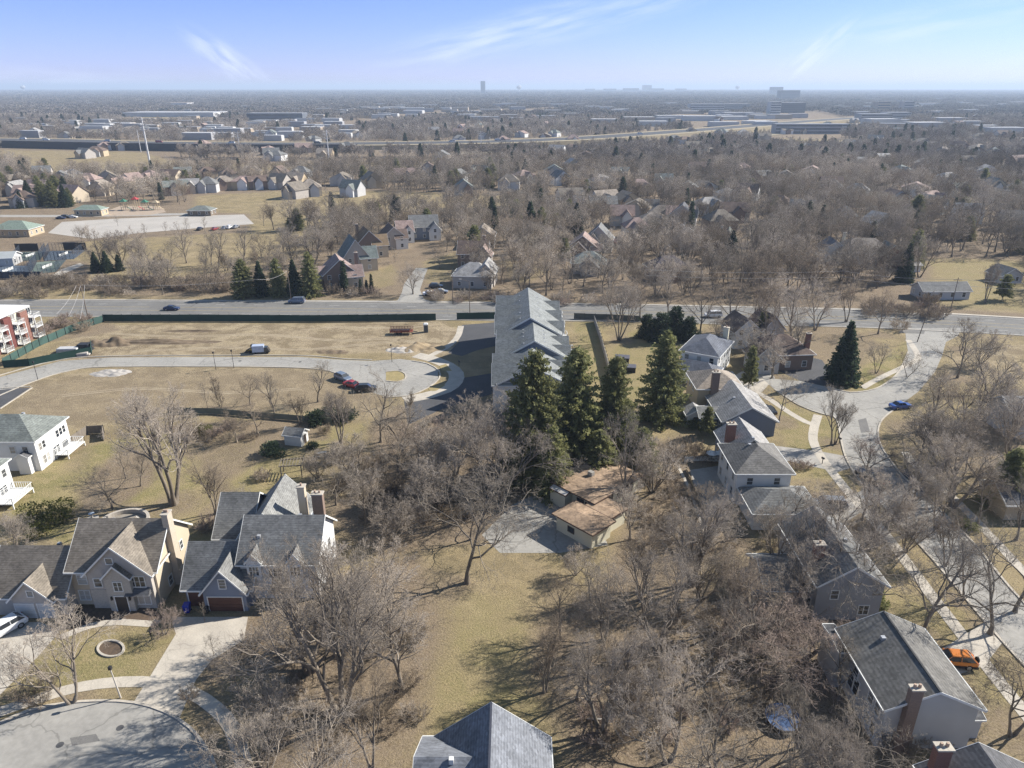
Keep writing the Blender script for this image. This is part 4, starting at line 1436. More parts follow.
    ('elm', 292, 850, 15, 1.0, 'tree standing just below the frame whose branches shade the near cul-de-sac'),
    ('oak', 700, 335, 15, 1.0, 'brown tree behind the white hip roofed house beside the main road'),
    ('maple', 776, 322, 16, 1.0, 'tall pale tree on the near verge of the main road'),
    ('ash', 846, 322, 14, 1.0, 'grey tree at the near verge of the main road left of the right street'),
    ('oak', 640, 318, 13, 1.0, 'round tree just right of the tall slim one at the main road'),
    ('maple', 668, 316, 13, 1.0, 'pale tree at the main road above the dark rounded evergreens'),
    ('box_elder', 980, 365, 10, 1.0, 'round dense crown below the main road near the right edge'),
    ('oak', 962, 350, 9, 1.0, 'dark dense crown at the corner right of the right street junction'),
    ('maple', 930, 430, 11, 1.0, 'pale crown beside the blue car'),
    ('box_elder', 980, 420, 13, 1.0, 'tangled pale crown right of the blue car'),
    ('oak', 744, 364, 11, 1.1, 'brown tree before the white gable wall beside the main road'),
    ('maple', 772, 378, 11, 1.1, 'pale tree in front of the big brown hipped house'),
    ('ash', 800, 366, 12, 1.0, 'grey tree at the right end of the big brown hipped house'),
    ('box_elder', 722, 345, 10, 1.1, 'tangled tree behind the slate blue hipped roofs'),
    ('ash', 797, 748, 8, 1.1, 'small pale tree reaching over the blue trampoline'),
    ('young', 770, 733, 5, 1.4, 'low twiggy tree left of the blue trampoline'),
    ('thicket', 50, 690, 4, 1.0, 'low thicket at the kerb left of the near cul-de-sac tree'),
]
for k, px, py, h, rel, lab in NEAR:
    x, y = G(px, py)
    put_tree(k, x, y, h, label=lab, rel=rel)
    if y < 200:
        TREE_SPOTS.append((x, y, h * .16 + .6))

# evergreen trees: foot pixel estimated from the visible crown and the height
EVER = [
    ('spruce', 533, 476, 22.5, .74, 'leftmost tall spruce in the row behind the brown roofed house'),
    ('spruce2', 574, 464, 21.5, .84, 'second tall spruce from the left behind the brown roofed house'),
    ('spruce2', 612, 460, 19.5, .72, 'narrower tall spruce third in the row behind the brown roofed house'),
    ('spruce', 661, 420, 18.5, .92, 'tall spruce standing apart right of the row, left of the tan roofed house'),
    ('spruce2', 598, 478, 9, 1.3, 'low shaggy spruce behind the flat part of the brown roof'),
    ('spruce', 640, 470, 8, 1.2, 'small olive spruce right behind the brown roofed house'),
    ('spruce', 552, 494, 12, .95, 'lowest yellowish spruce at the left corner of the brown roofed house'),
    ('fir', 841, 382, 14, .95, 'big dark cone shaped fir beside the bulb of the right street'),
    ('pine', 748, 390, 10, .6, 'thin green pine in front of the white hip roofed house'),
    ('pine', 706, 436, 6, .9, 'dark small evergreen behind the brick chimney of the tan house'),
    ('narrow', 345, 292, 10, .9, 'dark slim evergreen in front of the nearest brown roofed house across the main road'),
    ('narrow', 361, 293, 4.5, 1.1, 'first of the clipped dark evergreens at the side street corner'),
    ('narrow', 367, 293, 4.2, 1.2, 'second of the clipped dark evergreens at the side street corner'),
    ('narrow', 372, 293, 6, .9, 'tallest of the clipped dark evergreens at the side street corner'),
    ('spruce', 245, 297, 12, .9, 'leftmost spruce of the clump along the far side of the main road'),
    ('fir', 262, 296, 11, .9, 'dark spruce second from left in the clump along the main road'),
    ('spruce', 279, 296, 12, .9, 'middle spruce of the clump along the main road'),
    ('fir', 296, 296, 11.5, .9, 'dark spruce right of the middle in the clump along the main road'),
    ('spruce', 312, 296, 14, .85, 'tallest spruce of the clump along the main road'),
    ('fir', 97, 272, 7, 1.1, 'left dark fir below the fenced courts'),
    ('fir', 108, 272, 7.5, 1.1, 'middle dark fir below the fenced courts'),
    ('fir', 120, 271, 6, 1.1, 'right dark fir below the fenced courts'),
    ('spruce', 298, 230, 10, 1.0, 'taller fir of the pair on the dry park field'),
    ('spruce', 290, 231, 6, 1.3, 'shorter fir of the pair on the dry park field'),
    ('fir', 396, 222, 13, .9, 'dark fir at the edge of the dry park field'),
    ('spruce', 428, 236, 12, .9, 'olive fir among the houses past the park field'),
    ('fir', 492, 222, 12, 1.0, 'dark fir at the right end of the park field'),
    ('fir', 530, 240, 16, 1.0, 'very dark tall fir left of the grey gabled houses'),
    ('spruce', 541, 240, 14, .9, 'olive fir touching the very dark tall one'),
    ('spruce', 556, 236, 10, 1.1, 'rounded fir left of the cross gabled houses'),
    ('fir', 576, 235, 14, 1.0, 'dark green fir behind the pink roofed house'),
    ('pine', 564, 262, 9, 1.0, 'green pine left of the pink roofed house'),
    ('fir', 820, 235, 13, 1.0, 'left dark fir behind the large hip roofed house'),
    ('fir', 806, 232, 14, .9, 'dark fir left of the large hip roofed house'),
    ('narrow', 869, 252, 12, .9, 'very dark pointed evergreen in front of the large hip roofed house'),
    ('fir', 903, 282, 13, .85, 'dark fir right of the large hip roofed house'),
    ('spruce', 912, 268, 14, .9, 'grey green pine behind the dark fir beyond the main road'),
    ('pine', 1002, 300, 8, 1.1, 'round evergreen in front of the little grey garage at the right'),
    ('spruce', 760, 345, 9, .9, 'green spruce behind the white hip roofed house'),
    ('spruce2', 1003, 505, 10, 1.1, 'ivy green evergreen at the foot of the old thick trunked tree'),
]
for i, (px, w) in enumerate(((646, 1.), (660, 1.1), (674, .9), (688, 1.1))):
    EVER.append(('cedar', px, 338 + (i % 2) * 3, 6.5 + (i % 3), w * 1.2, ('leftmost', 'second from left', 'third from left', 'rightmost')[i] + ' of the dark rounded evergreens massed along the main road'))
for i, (px, py, h) in enumerate(((30, 202, 12), (44, 205, 13), (54, 206, 14), (66, 207, 12), (40, 196, 12), (58, 198, 13), (22, 208, 9), (70, 204, 9), (12, 184, 12), (26, 182, 12))):
    EVER.append(('spruce' if i % 3 else 'fir', px, py, h, 1.1, ('%s fir from left massed beside the park building' % ('fourth', 'sixth', 'seventh', 'ninth', 'fifth', 'eighth', 'second', 'tenth', 'first', 'third')[i])))
for k, px, py, h, rel, lab in EVER:
    x, y = G(px, py)
    g = 'evergreens massed along the main road' if 'massed along' in lab else ('firs beside the park building' if 'massed beside' in lab else None)
    put_tree(k, x, y, h, label=lab, rel=rel, group=g)

# shrubs
SHR = [
    ('yellow', 47, 522, 1.4, 'large yellow green bush at the back corner of the beige gabled house'),
    ('yellow', 204, 433, .6, 'yellowish bush by the left end of the green mesh fence'),
    ('yellow', 136, 606, .25, 'bright yellow green bush beside the arched front door'),
    ('yellow', 342, 425, .3, 'small yellow bush behind the small white shed'),
    ('yellow', 326, 430, .28, 'second small yellow bush right of the small white shed'),
    ('dark', 272, 455, 1.7, 'dark round evergreen bush left of the small white shed'),
    ('dark', 318, 422, 1.8, 'dark evergreen bush behind the shed roof'),
    ('dark', 332, 418, 1.6, 'left dark bush of the pair under the middle cul-de-sac'),
    ('dark', 348, 419, 1.8, 'right dark bush of the pair under the middle cul-de-sac'),
    ('dark', 314, 448, .9, 'small dark bush on the green lawn'),
    ('red', 209, 528, 1.3, 'rusty red bush on the lawn between the two near left houses'),
    ('bare', 262, 478, 1.0, 'brown bush at the left side of the garden with the swing frame'),
    ('pale', 262, 480, 1.0, 'pale tan bush left of the garden table'),
    ('green', 972, 530, 1.0, 'rounded bush on the verge left of the sidewalk at the right'),
    ('green', 872, 603, 1.2, 'green bush by the corner of the hidden grey house'),
    ('red', 795, 468, 1.0, 'rusty hedge on the lawn of the white grey roofed house'),
    ('red', 806, 468, .9, 'rusty hedge piece right of the first on the same lawn'),
    ('bare', 895, 755, 1.3, 'brown bush in front of the brick chimney of the grey house'),
    ('pale', 930, 750, 1.2, 'pale brown bush at the gable wall of the grey house'),
    ('bare', 960, 700, 1.0, 'bare bush on the front lawn below the orange car'),
    ('bare', 946, 688, .8, 'dark bush under the orange car'),
    ('green', 694, 425, 1.4, 'dark green bush beside the brick chimney of the tan house'),
    ('bare', 691, 455, 1.5, 'brown bush below the small grey shed on the right'),
    ('pale', 668, 455, 1.5, 'pale tan bush behind the garden path'),
    ('bare', 700, 460, 1.4, 'brown bush right of the small grey shed'),
    ('bare', 900, 330, 1.9, 'round dense bush at the corner of the right street and the main road'),
    ('bare', 40, 705, .9, 'brown bush at the verge left of the near cul-de-sac tree'),
    ('bare', 24, 700, 1.0, 'dark bush beside the white car driveway'),
    ('bare', 190, 700, .8, 'small brown bush on the verge right of the pale near driveway'),
]
for k, px, py, s, lab in SHR:
    x, y = G(px, py)
    put_bush(k, x, y, s, lab)


def scatter(P, n, seed, mind=2.0):
    """n points inside a pixel-traced outline, kept apart"""
    pw = poly_w(P)
    rs = np.random.RandomState(seed)
    lo, hi = pw.min(0), pw.max(0)
    out = []
    tries = 0
    while len(out) < n and tries < n * 60:
        tries += 1
        p = lo + rs.rand(2) * (hi - lo)
        if sdist(np.array([p[0]]), np.array([p[1]]), pw)[0] < 0:
            continue
        if all((p[0] - q[0]) ** 2 + (p[1] - q[1]) ** 2 > mind * mind for q in out):
            out.append((float(p[0]), float(p[1])))
    return out


SHRUB_PTS = []
for P, n, kinds, sc_, lab, grp in (
    ([(130, 288), (240, 294), (380, 298), (380, 293), (240, 285), (130, 277)], 70, ('bare', 'bare', 'red', 'pale'), 1.5, 'brown bare shrub in the hedge along the far side of the main road', 'hedge shrubs left of the side street'),
    ([(0, 300), (130, 297), (130, 280), (0, 278)], 55, ('bare', 'bare', 'pale'), 1.6, 'bare shrub on the bank below the fenced courts', 'shrubs on the bank below the courts'),
    ([(30, 336), (100, 330), (105, 320), (60, 318)], 16, ('bare', 'red'), 1.4, 'brown shrub by the green fence left of the building plot', 'shrubs by the left end of the plot'),
    ([(430, 303), (500, 305), (640, 307), (640, 300), (500, 297), (430, 296)], 40, ('bare', 'red', 'pale'), 1.4, 'russet bare shrub in the thicket behind the white townhouses', 'thicket shrubs across the road from the townhouses'),
    ([(860, 318), (940, 320), (960, 310), (930, 300), (860, 306)], 22, ('bare', 'bare', 'red'), 1.6, 'brown shrub in the hedge beyond the main road at the right', 'hedge shrubs beyond the road at the right'),
    ([(330, 460), (380, 455), (500, 520), (460, 545), (340, 520)], 40, ('bare', 'bare', 'pale'), 1.1, 'tangled bare shrub under the pale trees in the central scrub', 'undergrowth of the central scrub'),
    ([(420, 420), (520, 415), (530, 470), (430, 450)], 26, ('pale', 'pale', 'bare'), 1.3, 'pale pinkish shrub below the townhouse driveways', 'shrubs below the townhouse driveways'),
    ([(640, 470), (690, 480), (740, 560), (700, 570), (640, 540)], 26, ('bare', 'pale'), 1.0, 'grey bare shrub in the scrub right of the brown roofed house', 'scrub right of the brown roofed house'),
    ([(600, 640), (740, 600), (800, 690), (770, 740), (580, 768)], 30, ('bare', 'bare', 'red', 'pale'), .95, 'brown bare shrub on the floor of the near right wood', 'undergrowth of the near right wood'),
    ([(250, 640), (420, 600), (420, 768), (240, 768)], 30, ('bare', 'pale'), .9, 'bare shrub under the pale trees below the grey blue house', 'undergrowth below the grey blue house'),
    ([(160, 430), (330, 424), (330, 434), (180, 445)], 18, ('bare', 'bare', 'red'), .9, 'brown shrub in the bed along the green mesh fence', 'shrubs along the green mesh fence'),
    ([(740, 545), (860, 530), (900, 560), (840, 560)], 12, ('bare',), .9, 'bare shrub between the two houses right of centre', 'shrubs between the right houses'),
):
    for i, (x, y) in enumerate(scatter(P, n, n * 7 + 3, 1.2)):
        SHRUB_PTS.append((kinds[i % len(kinds)], x, y, sc_ * random.uniform(.7, 1.25), grp))


build_ground()


# ------------------------------------------------------------ buildings
HOUSE_KEEP = []      # (x, y, r) circles kept free of trees, filled as houses are placed
W_GREY = siding('pale_grey_siding', (.50, .50, .50))
W_WHITE = siding('white_siding', (.74, .74, .73))
W_BLUE = siding('grey_blue_siding', (.20, .235, .30))
W_BLUE2 = siding('dusty_blue_siding', (.16, .19, .25))
W_TAN = siding('tan_siding', (.50, .40, .27))
W_BEIGE = siding('beige_siding', (.58, .49, .37))
W_CREAM = siding('cream_siding', (.64, .60, .46))
W_STUC = mat('grey_stucco', (.44, .405, .365), (.37, .34, .31), scale=1.2, rough=.95)
W_STONE = brick('pale_stone', (.44, .40, .345), (.33, .30, .26), 3.0, (.46, .42, .37))
W_BRICK = brick('red_brick', (.24, .10, .07), (.17, .075, .055), 5.0, (.28, .23, .2))
W_BRICK2 = brick('brown_brick', (.25, .17, .13), (.17, .12, .095), 5.0, (.24, .2, .17))
R_TAUPE = shingle('taupe_shingles', (.19, .165, .135))
R_GREY = shingle('grey_shingles', (.17, .17, .165))
R_DGREY = shingle('dark_grey_shingles', (.095, .095, .10))
R_SLATE = shingle('slate_blue_shingles', (.12, .13, .155))
R_LIGHT = shingle('light_grey_shingles', (.30, .29, .28))
R_GGREEN = shingle('green_grey_shingles', (.17, .185, .17))
R_BROWN = shingle('brown_shingles', (.15, .11, .09))
R_RUST = shingle('rust_brown_roofing', (.285, .205, .14), v=.26, band=.05)
R_PINK = shingle('pinkish_shingles', (.29, .215, .19))
R_TAN = shingle('tan_shingles', (.27, .23, .19))
M_GDOOR = mat('brown_garage_door', (.11, .05, .035), (.08, .036, .026), scale=1, rough=.55)
M_DOORW = mat('white_garage_door', (.6, .6, .58), (.5, .5, .49), scale=1, rough=.5)
M_DOORD = mat('dark_door', (.05, .04, .035), rough=.5)
M_LITG = mat('attic_window_glass', (.10, .115, .13), (.05, .055, .065), scale=.5, rough=.1, spec=.7)

WINC = {}


def win_meshes(w, h, cols, rows, tr):
    k = (w, h, cols, rows, tr.name)
    if k in WINC:
        return WINC[k]
    f = MB()
    t = .11
    f.box(-w / 2 - t, w / 2 + t, -.07, .03, h, h + t)
    f.box(-w / 2 - t, w / 2 + t, -.10, .03, -t, 0)
    f.box(-w / 2 - t, -w / 2, -.068, .03, 0, h)
    f.box(w / 2, w / 2 + t, -.068, .03, 0, h)
    for c in range(1, cols):
        x = -w / 2 + w * c / cols
        f.box(x - .04, x + .04, -.055, .02, 0, h)
    for r in range(1, rows):
        z = h * r / rows
        f.box(-w / 2, w / 2, -.048, .02, z - .025, z + .025)
    fm = f.mesh('window')
    fm.materials.append(tr)
    g = MB().box(-w / 2, w / 2, -.022, .04, 0, h)
    gm = g.mesh('pane')
    gm.materials.append(M_GLASS)
    WINC[k] = (fm, gm)
    return WINC[k]


class House:
    def __init__(self, name, x, y, ang, label, cat='house', wall=W_GREY, roof=R_GREY, trim=M_WHITE, group=None, keep=None, simple=False):
        self.r = empty(name, (x, y, 0), R(ang), label, cat, group)
        self.wall, self.roof, self.trim, self.simple = wall, roof, trim, simple
        self.wings = []
        HOUSE_KEEP.append((x + math.cos(R(ang)) * 5 - math.sin(R(ang)) * 5, y + math.sin(R(ang)) * 5 + math.cos(R(ang)) * 5, keep or 9))

    def wing(self, x0, y0, L, W, h, rise, typ='gx', wall=None, roof=None, o=.45, z0=0.0, gutter=True):
        wall = wall or self.wall
        roof = roof or self.roof
        t = .2
        mb, rb, tb = MB(), MB(), MB()
        sw = typ == 'gy'
        A, B = (W, L) if sw else (L, W)      # A along the ridge, B across

        def T(a, b, z):
            return (x0 + b, y0 + a, z) if sw else (x0 + a, y0 + b, z)
        zb = z0 - (.3 if z0 == 0 else 0)
        if typ in ('gx', 'gy'):
            sl = rise / (B / 2)
            e = .03
            base = [T(0, 0, zb), T(0, B, zb), T(0, B, h - e), T(0, B / 2, h + rise - e), T(0, 0, h - e)]
            top = [T(A, 0, zb), T(A, B, zb), T(A, B, h - e), T(A, B / 2, h + rise - e), T(A, 0, h - e)]
            mb.prism(base, top)
            ze = h - o * sl

            def sec(a):
                return [T(a, -o, ze), T(a, B / 2, h + rise), T(a, B + o, ze), T(a, B + o, ze + t), T(a, B / 2, h + rise + t), T(a, -o, ze + t)]
            rb.prism(sec(-o), sec(A + o))
            for a0, a1 in ((-o - .05, -o - .003), (A + o + .003, A + o + .05)):
                for q in (((-o, ze), (B / 2, h + rise)), ((B + o, ze), (B / 2, h + rise))):
                    (b0, z_0), (b1, z_1) = q
                    tb.prism([T(a0, b0, z_0 - .05), T(a0, b1, z_1 - .05), T(a0, b1, z_1 + t + .03), T(a0, b0, z_0 + t + .03)],
                             [T(a1, b0, z_0 - .05), T(a1, b1, z_1 - .05), T(a1, b1, z_1 + t + .03), T(a1, b0, z_0 + t + .03)])
            eaves = [(-o - .10, -o - .003), (B + o + .003, B + o + .10)]
            for b0, b1 in eaves:
                p = [T(-o, b0, ze + .04), T(A + o, b0, ze + .04), T(A + o, b1, ze + .04), T(-o, b1, ze + .04)]
                tb.prism(p, [(q[0], q[1], ze + t + .02) for q in p])
        else:
            mb.box(x0, x0 + L, y0, y0 + W, zb, h - .03)
            m = min(L, W) / 2 + o
            ze = h - .02
            e0 = [(x0 - o, y0 - o), (x0 + L + o, y0 - o), (x0 + L + o, y0 + W + o), (x0 - o, y0 + W + o)]
            n = len(rb.v)
            rb.v += [(a, b, ze) for a, b in e0] + [(a, b, ze + t) for a, b in e0]
            zr = h + rise + t
            if L >= W:
                r1, r2 = (x0 - o + m, y0 + W / 2, zr), (x0 + L + o - m, y0 + W / 2, zr)
                rb.v += [r1, r2]
                fs = [(4, 5, 9, 8), (5, 6, 9), (6, 7, 8, 9), (7, 4, 8)]
            else:
                r1, r2 = (x0 + L / 2, y0 - o + m, zr), (x0 + L / 2, y0 + W + o - m, zr)
                rb.v += [r1, r2]
                fs = [(4, 5, 8), (5, 6, 9, 8), (6, 7, 9), (7, 4, 8, 9)]
            fs += [(0, 1, 5, 4), (1, 2, 6, 5), (2, 3, 7, 6), (3, 0, 4, 7), (3, 2, 1, 0)]
            rb.f += [tuple(n + i for i in f) for f in fs]
            for i in range(4):
                (ax, ay), (bx, by) = e0[i], e0[(i + 1) % 4]
                d = Vector((bx - ax, by - ay)).normalized()
                nn = Vector((d.y, -d.x))
                p = [(ax + nn.x * .003, ay + nn.y * .003), (bx + nn.x * .003, by + nn.y * .003), (bx + nn.x * .1, by + nn.y * .1), (ax + nn.x * .1, ay + nn.y * .1)]
                tb.prism([(q[0], q[1], ze + .03) for q in p], [(q[0], q[1], ze + t + .015) for q in p])
        mb.build('wall', wall, self.r)
        ro = rb.build('roof', roof, self.r)
        if not self.simple:
            tb.build('gutter', self.trim, self.r)
        w = dict(x0=x0, y0=y0, L=L, W=W, h=h, rise=rise, typ=typ, roof=ro)
        self.wings.append(w)
        return w

    def place(self, w, side, u, z):
        x0, y0, L, W = w['x0'], w['y0'], w['L'], w['W']
        if side == 'f':
            return (x0 + u, y0, z), 0
        if side == 'r':
            return (x0 + L, y0 + u, z), R(90)
        if side == 'b':
            return (x0 + L - u, y0 + W, z), R(180)
        return (x0, y0 + W - u, z), R(270)

    def win(self, w, side, u, z, ww=1.0, hh=1.4, cols=1, rows=2, n=1):
        fm, gm = win_meshes(ww, hh, cols, rows, self.trim)
        loc, rz = self.place(w, side, u, z)
        o = link('window', fm, None, self.r, loc, rz)
        link('pane', gm, None, o)
        return o

    def door(self, w, side, u, ww=1.0, hh=2.1, m=None, name='door', z=0.0):
        loc, rz = self.place(w, side, u, z)
        f = MB()
        f.box(-ww / 2 - .12, -ww / 2, -.08, .03, 0, hh + .12)
        f.box(ww / 2, ww / 2 + .12, -.08, .03, 0, hh + .12)
        f.box(-ww / 2, ww / 2, -.078, .03, hh, hh + .12)
        o = MB()
        if name == 'garage_door':
            k = 4
            for i in range(k):
                o.box(-ww / 2, ww / 2, -.045, .02, hh * i / k + .02, hh * (i + 1) / k - .02)
            o.box(-ww / 2, ww / 2, -.02, .018, 0, hh)
        else:
            o.box(-ww / 2, ww / 2, -.04, .02, 0.02, hh)
            o.box(ww / 2 - .18, ww / 2 - .10, -.09, -.04, .95, 1.05)
        d = o.build(name, m or M_DOORD, self.r, loc, rz)
        f.build('door_frame', self.trim, d)
        return d

    def auto(self, w, sides='flrb', gap=3.0, ww=1.0, hh=1.35, lo=None):
        storeys = 2 if w['h'] > 4.4 else 1
        if w['h'] > 7.5:
            storeys = 3
        for s in sides:
            A = w['L'] if s in 'fb' else w['W']
            n = max(1, int((A - .6) / gap))
            for k in range(n):
                u = A * (k + .5) / n
                for st in range(storeys):
                    self.win(w, s, u, .9 + st * 2.75, ww, hh)

    def chimney(self, x, y, sx, sy, z1, m=None, z0=0.0, pots=2):
        m = m or W_BRICK2
        mb = MB().box(x - sx / 2, x + sx / 2, y - sy / 2, y + sy / 2, z0 - (.3 if z0 == 0 else 0), z1)
        if z0 == 0:
            mb.box(x - sx / 2 - .25, x + sx / 2 + .25, y - sy / 2 - .003, y + sy / 2 + .003, -.3, 2.4)
        c = mb.build('chimney', m, self.r)
        cb = MB().box(x - sx / 2 - .1, x + sx / 2 + .1, y - sy / 2 - .1, y + sy / 2 + .1, z1 + .002, z1 + .16)
        cb.build('chimney_cap', M_CONC, c)
        for i in range(pots):
            px_ = x + (i - (pots - 1) / 2) * sx * .42
            MB().tube((px_, y, z1 + .163), (px_, y, z1 + .55), .16, .14).build('flue_pot', mat('clay_flue', (.45, .33, .25), rough=.9), c)
        return c

    def vents(self, pts):
        for x, y, z in pts:
            MB().box(x - .22, x + .22, y - .22, y + .22, z - .3, z + .22).build('roof_vent', mat('galvanised', (.45, .46, .48), rough=.4, metal=.3), self.r)


def deck(parent, x0, x1, y0, y1, z, m=M_WHITE, rail=.95):
    d = MB()
    d.box(x0, x1, y0, y1, z - .15, z)
    for x in (x0 + .1, x1 - .1):
        for y in (y0 + .1, y1 - .1):
            d.box(x - .08, x + .08, y - .08, y + .08, -.1, z - .15)
    o = d.build('deck', m, parent)
    rb = MB()
    for (ax, ay, bx, by) in ((x0, y0, x1, y0), (x1, y0, x1, y1), (x0, y1, x1, y1), (x0, y0, x0, y1)):
        L_ = math.hypot(bx - ax, by - ay)
        n = max(2, int(L_ / .35))
        for i in range(n + 1):
            px_, py_ = ax + (bx - ax) * i / n, ay + (by - ay) * i / n
            rb.box(px_ - .025, px_ + .025, py_ - .025, py_ + .025, z + .002, z + rail)
        rb.box(min(ax, bx) - .04, max(ax, bx) + .04, min(ay, by) - .04, max(ay, by) + .04, z + rail, z + rail + .06)
    rb.build('railing', m, o)
    return o


# A: beige gabled house, near left
hA = House('brick_house', -56.3, 74.2, 0, 'beige gabled house with taupe roof, pale stone front and tall side chimney, between two driveways', wall=W_STUC, roof=R_TAUPE, keep=12)
m = hA.wing(0, 0, 10.9, 10, 5.5, 4.2, 'gx', wall=W_BEIGE)
g = hA.wing(2.6, -.7, 8.0, 6, 5.5, 3.95, 'gy', wall=W_STUC)
e = hA.wing(5.0, -1.3, 3.2, 2, 5.2, 1.7, 'gy', wall=W_STONE, o=.25)
k_ = hA.wing(-9.3, -2.0, 9.28, 9, 3.1, 4.1, 'gx', wall=W_STUC)
k2 = hA.wing(-6.2, -2.6, 5.0, 4.5, 3.1, 2.6, 'gy', wall=W_STUC)
st = MB().box(2.58, 10.62, -.75, -.703, 0, 2.9).build('stone_facing', W_STONE, hA.r)
hA.win(g, 'f', 6.2, 3.4, 1.9, 1.5, 3, 2)
hA.win(g, 'f', 1.2, 3.4, .9, 1.2, 1, 2)
hA.win(g, 'f', 6.2, .7, 2.3, 1.5, 3, 2)
hA.win(g, 'f', 3.3, 6.9, .8, .8, 1, 1)
MB().prism([(7.2, -1.65, 2.55), (10.4, -1.65, 2.55), (10.4, -.76, 2.55), (7.2, -.76, 2.55)], [(7.3, -1.5, 2.62), (10.3, -1.5, 2.62), (10.3, -.76, 3.3), (7.3, -.76, 3.3)]).build('bay_roof', R_DGREY, hA.r)
hA.win(e, 'f', 1.6, 3.2, 1.0, 1.3, 2, 2)
hA.door(e, 'f', 1.6, 1.5, 2.3, M_DOORD)
for dx in (.45, 2.75):
    MB().box(5.0 + dx - .09, 5.0 + dx + .09, -1.5, -1.302, 1.8, 2.3).build('porch_lantern', M_DARK, hA.r)
hA.win(m, 'f', 1.4, 3.3, 1.1, 1.3, 1, 2)
hA.win(m, 'f', 1.2, .8, 1.3, 1.4, 2, 2)
hA.win(m, 'r', 7.3, 3.5, .7, 1.2)
hA.win(m, 'r', 3.0, .9, .9, 1.3)
hA.win(k2, 'f', 2.5, 3.4, .7, .8, 1, 1)
hA.door(k2, 'f', 1.3, 2.3, 2.2, M_DOORW, 'garage_door')
hA.door(k2, 'f', 3.9, 1.8, 2.2, M_DOORW, 'garage_door')
hA.chimney(11.32, 4.6, .8, 1.25, 10.9, brick('cream_stone', (.50, .42, .33), (.42, .35, .27), 3.0, (.45, .4, .33)), pots=2)
hA.vents([(3, 6.5, 8.6), (-4, 5, 5.8)])

# B: grey blue house
hB = House('brick_house', -35.0, 75.4, 0, 'grey blue house with brown garage doors, white front gable and two chimneys, left of centre', wall=W_BLUE, roof=R_GREY, keep=12)
m = hB.wing(0, 0, 9.8, 9.5, 5.7, 3.9, 'gx', wall=W_WHITE)
rr_ = hB.wing(-2.2, 6, 7.6, 9.5, 5.2, 4.1, 'gy', wall=W_BLUE, roof=shingle('mid_grey_shingles', (.21, .21, .20)))
r2 = hB.wing(-6.2, 7.6, 4.6, 10, 4.3, 4.0, 'gx')
gm_ = hB.wing(-6.9, -1.5, 8.4, 8, 3.0, 4.0, 'gx')
gg = hB.wing(-4.2, -2.5, 5.4, 5, 3.0, 3.3, 'gy', o=.35)
hB.door(gg, 'f', 2.7, 4.3, 2.2, M_GDOOR, 'garage_door')
hB.door(gm_, 'f', 1.35, 2.1, 2.2, M_GDOOR, 'garage_door')
hB.win(gg, 'f', 2.7, 3.6, .8, 1.3, 1, 3)
for dx in (1.9, 7.2):
    d_ = hB.wing(dx - .9, -.45, 1.8, 3, 5.9, 1.25, 'gy', o=.15, z0=3.2, wall=W_WHITE)
    hB.win(d_, 'f', .9, 4.0, 1.2, 1.3, 3, 2)
hB.win(m, 'f', 4.4, .7, 1.8, 1.5, 3, 2)
hB.win(m, 'f', 4.4, 3.5, 1.6, 1.2, 3, 2)
hB.win(m, 'r', 3, 3.6, .9, 1.3)
hB.win(m, 'r', 6.5, 3.6, .9, 1.3)
hB.win(m, 'r', 5, .8, 1.5, 1.4, 2, 2)
hB.win(gm_, 'l', 4, 1, .8, 1.2)
hB.chimney(5.8, 9.9, 1.0, .9, 11.0, W_BEIGE, pots=1)
hB.chimney(7.9, 10.0, 1.5, .9, 9.8, W_BRICK2, pots=2)
hB.vents([(6.5, 6.0, 8.8), (2.0, 2.5, 7.9)])

# C, D: white houses at the left edge
hC = House('white_house', -96.5, 109, 0, 'white two storey house with green grey hipped roof and deck near the left edge', wall=W_WHITE, roof=R_GGREEN)
m = hC.wing(0, 0, 14.2, 9.4, 5.7, 2.9, 'hip')
hC.win(m, 'f', 12.4, 3.5, .9, 1.2)
hC.win(m, 'f', 10.2, 3.5, .9, 1.2)
sm = hC.wing(11.2, -1.2, 2.0, 1.2, 3.2, .7, 'gy', o=.2, roof=R_DGREY)
for u in (1.2, 2.2, 6.2, 7.2, 8.2):
    hC.win(m, 'r', u, 3.5, .75, 1.3)
for u in (1.5, 2.5, 4.6, 5.5):
    hC.win(m, 'r', u, .8, .8, 1.5)
hC.door(m, 'r', 7.6, 1.7, 2.1, M_GLASS, 'patio_door')
deck(hC.r, 14.25, 16.6, 4.2, 9.6, .9)
hC.vents([(9.6, 5.6, 8.4), (8.6, 4.0, 7.9)])
hD = House('white_house', -96.5, 93.6, 0, 'white house with a white railed deck, mostly cut off by the left edge', wall=W_WHITE, roof=R_GGREEN)
m = hD.wing(0, 0, 14.0, 8.7, 5.7, 2.8, 'hip')
for u in (2.2, 5.5, 7.3):
    hD.win(m, 'r', u, 3.5, .9, 1.3)
hD.win(m, 'r', 6.2, .8, 1.6, 1.5, 2, 2)
deck(hD.r, 14.05, 17.4, 3.0, 8.2, 1.0)

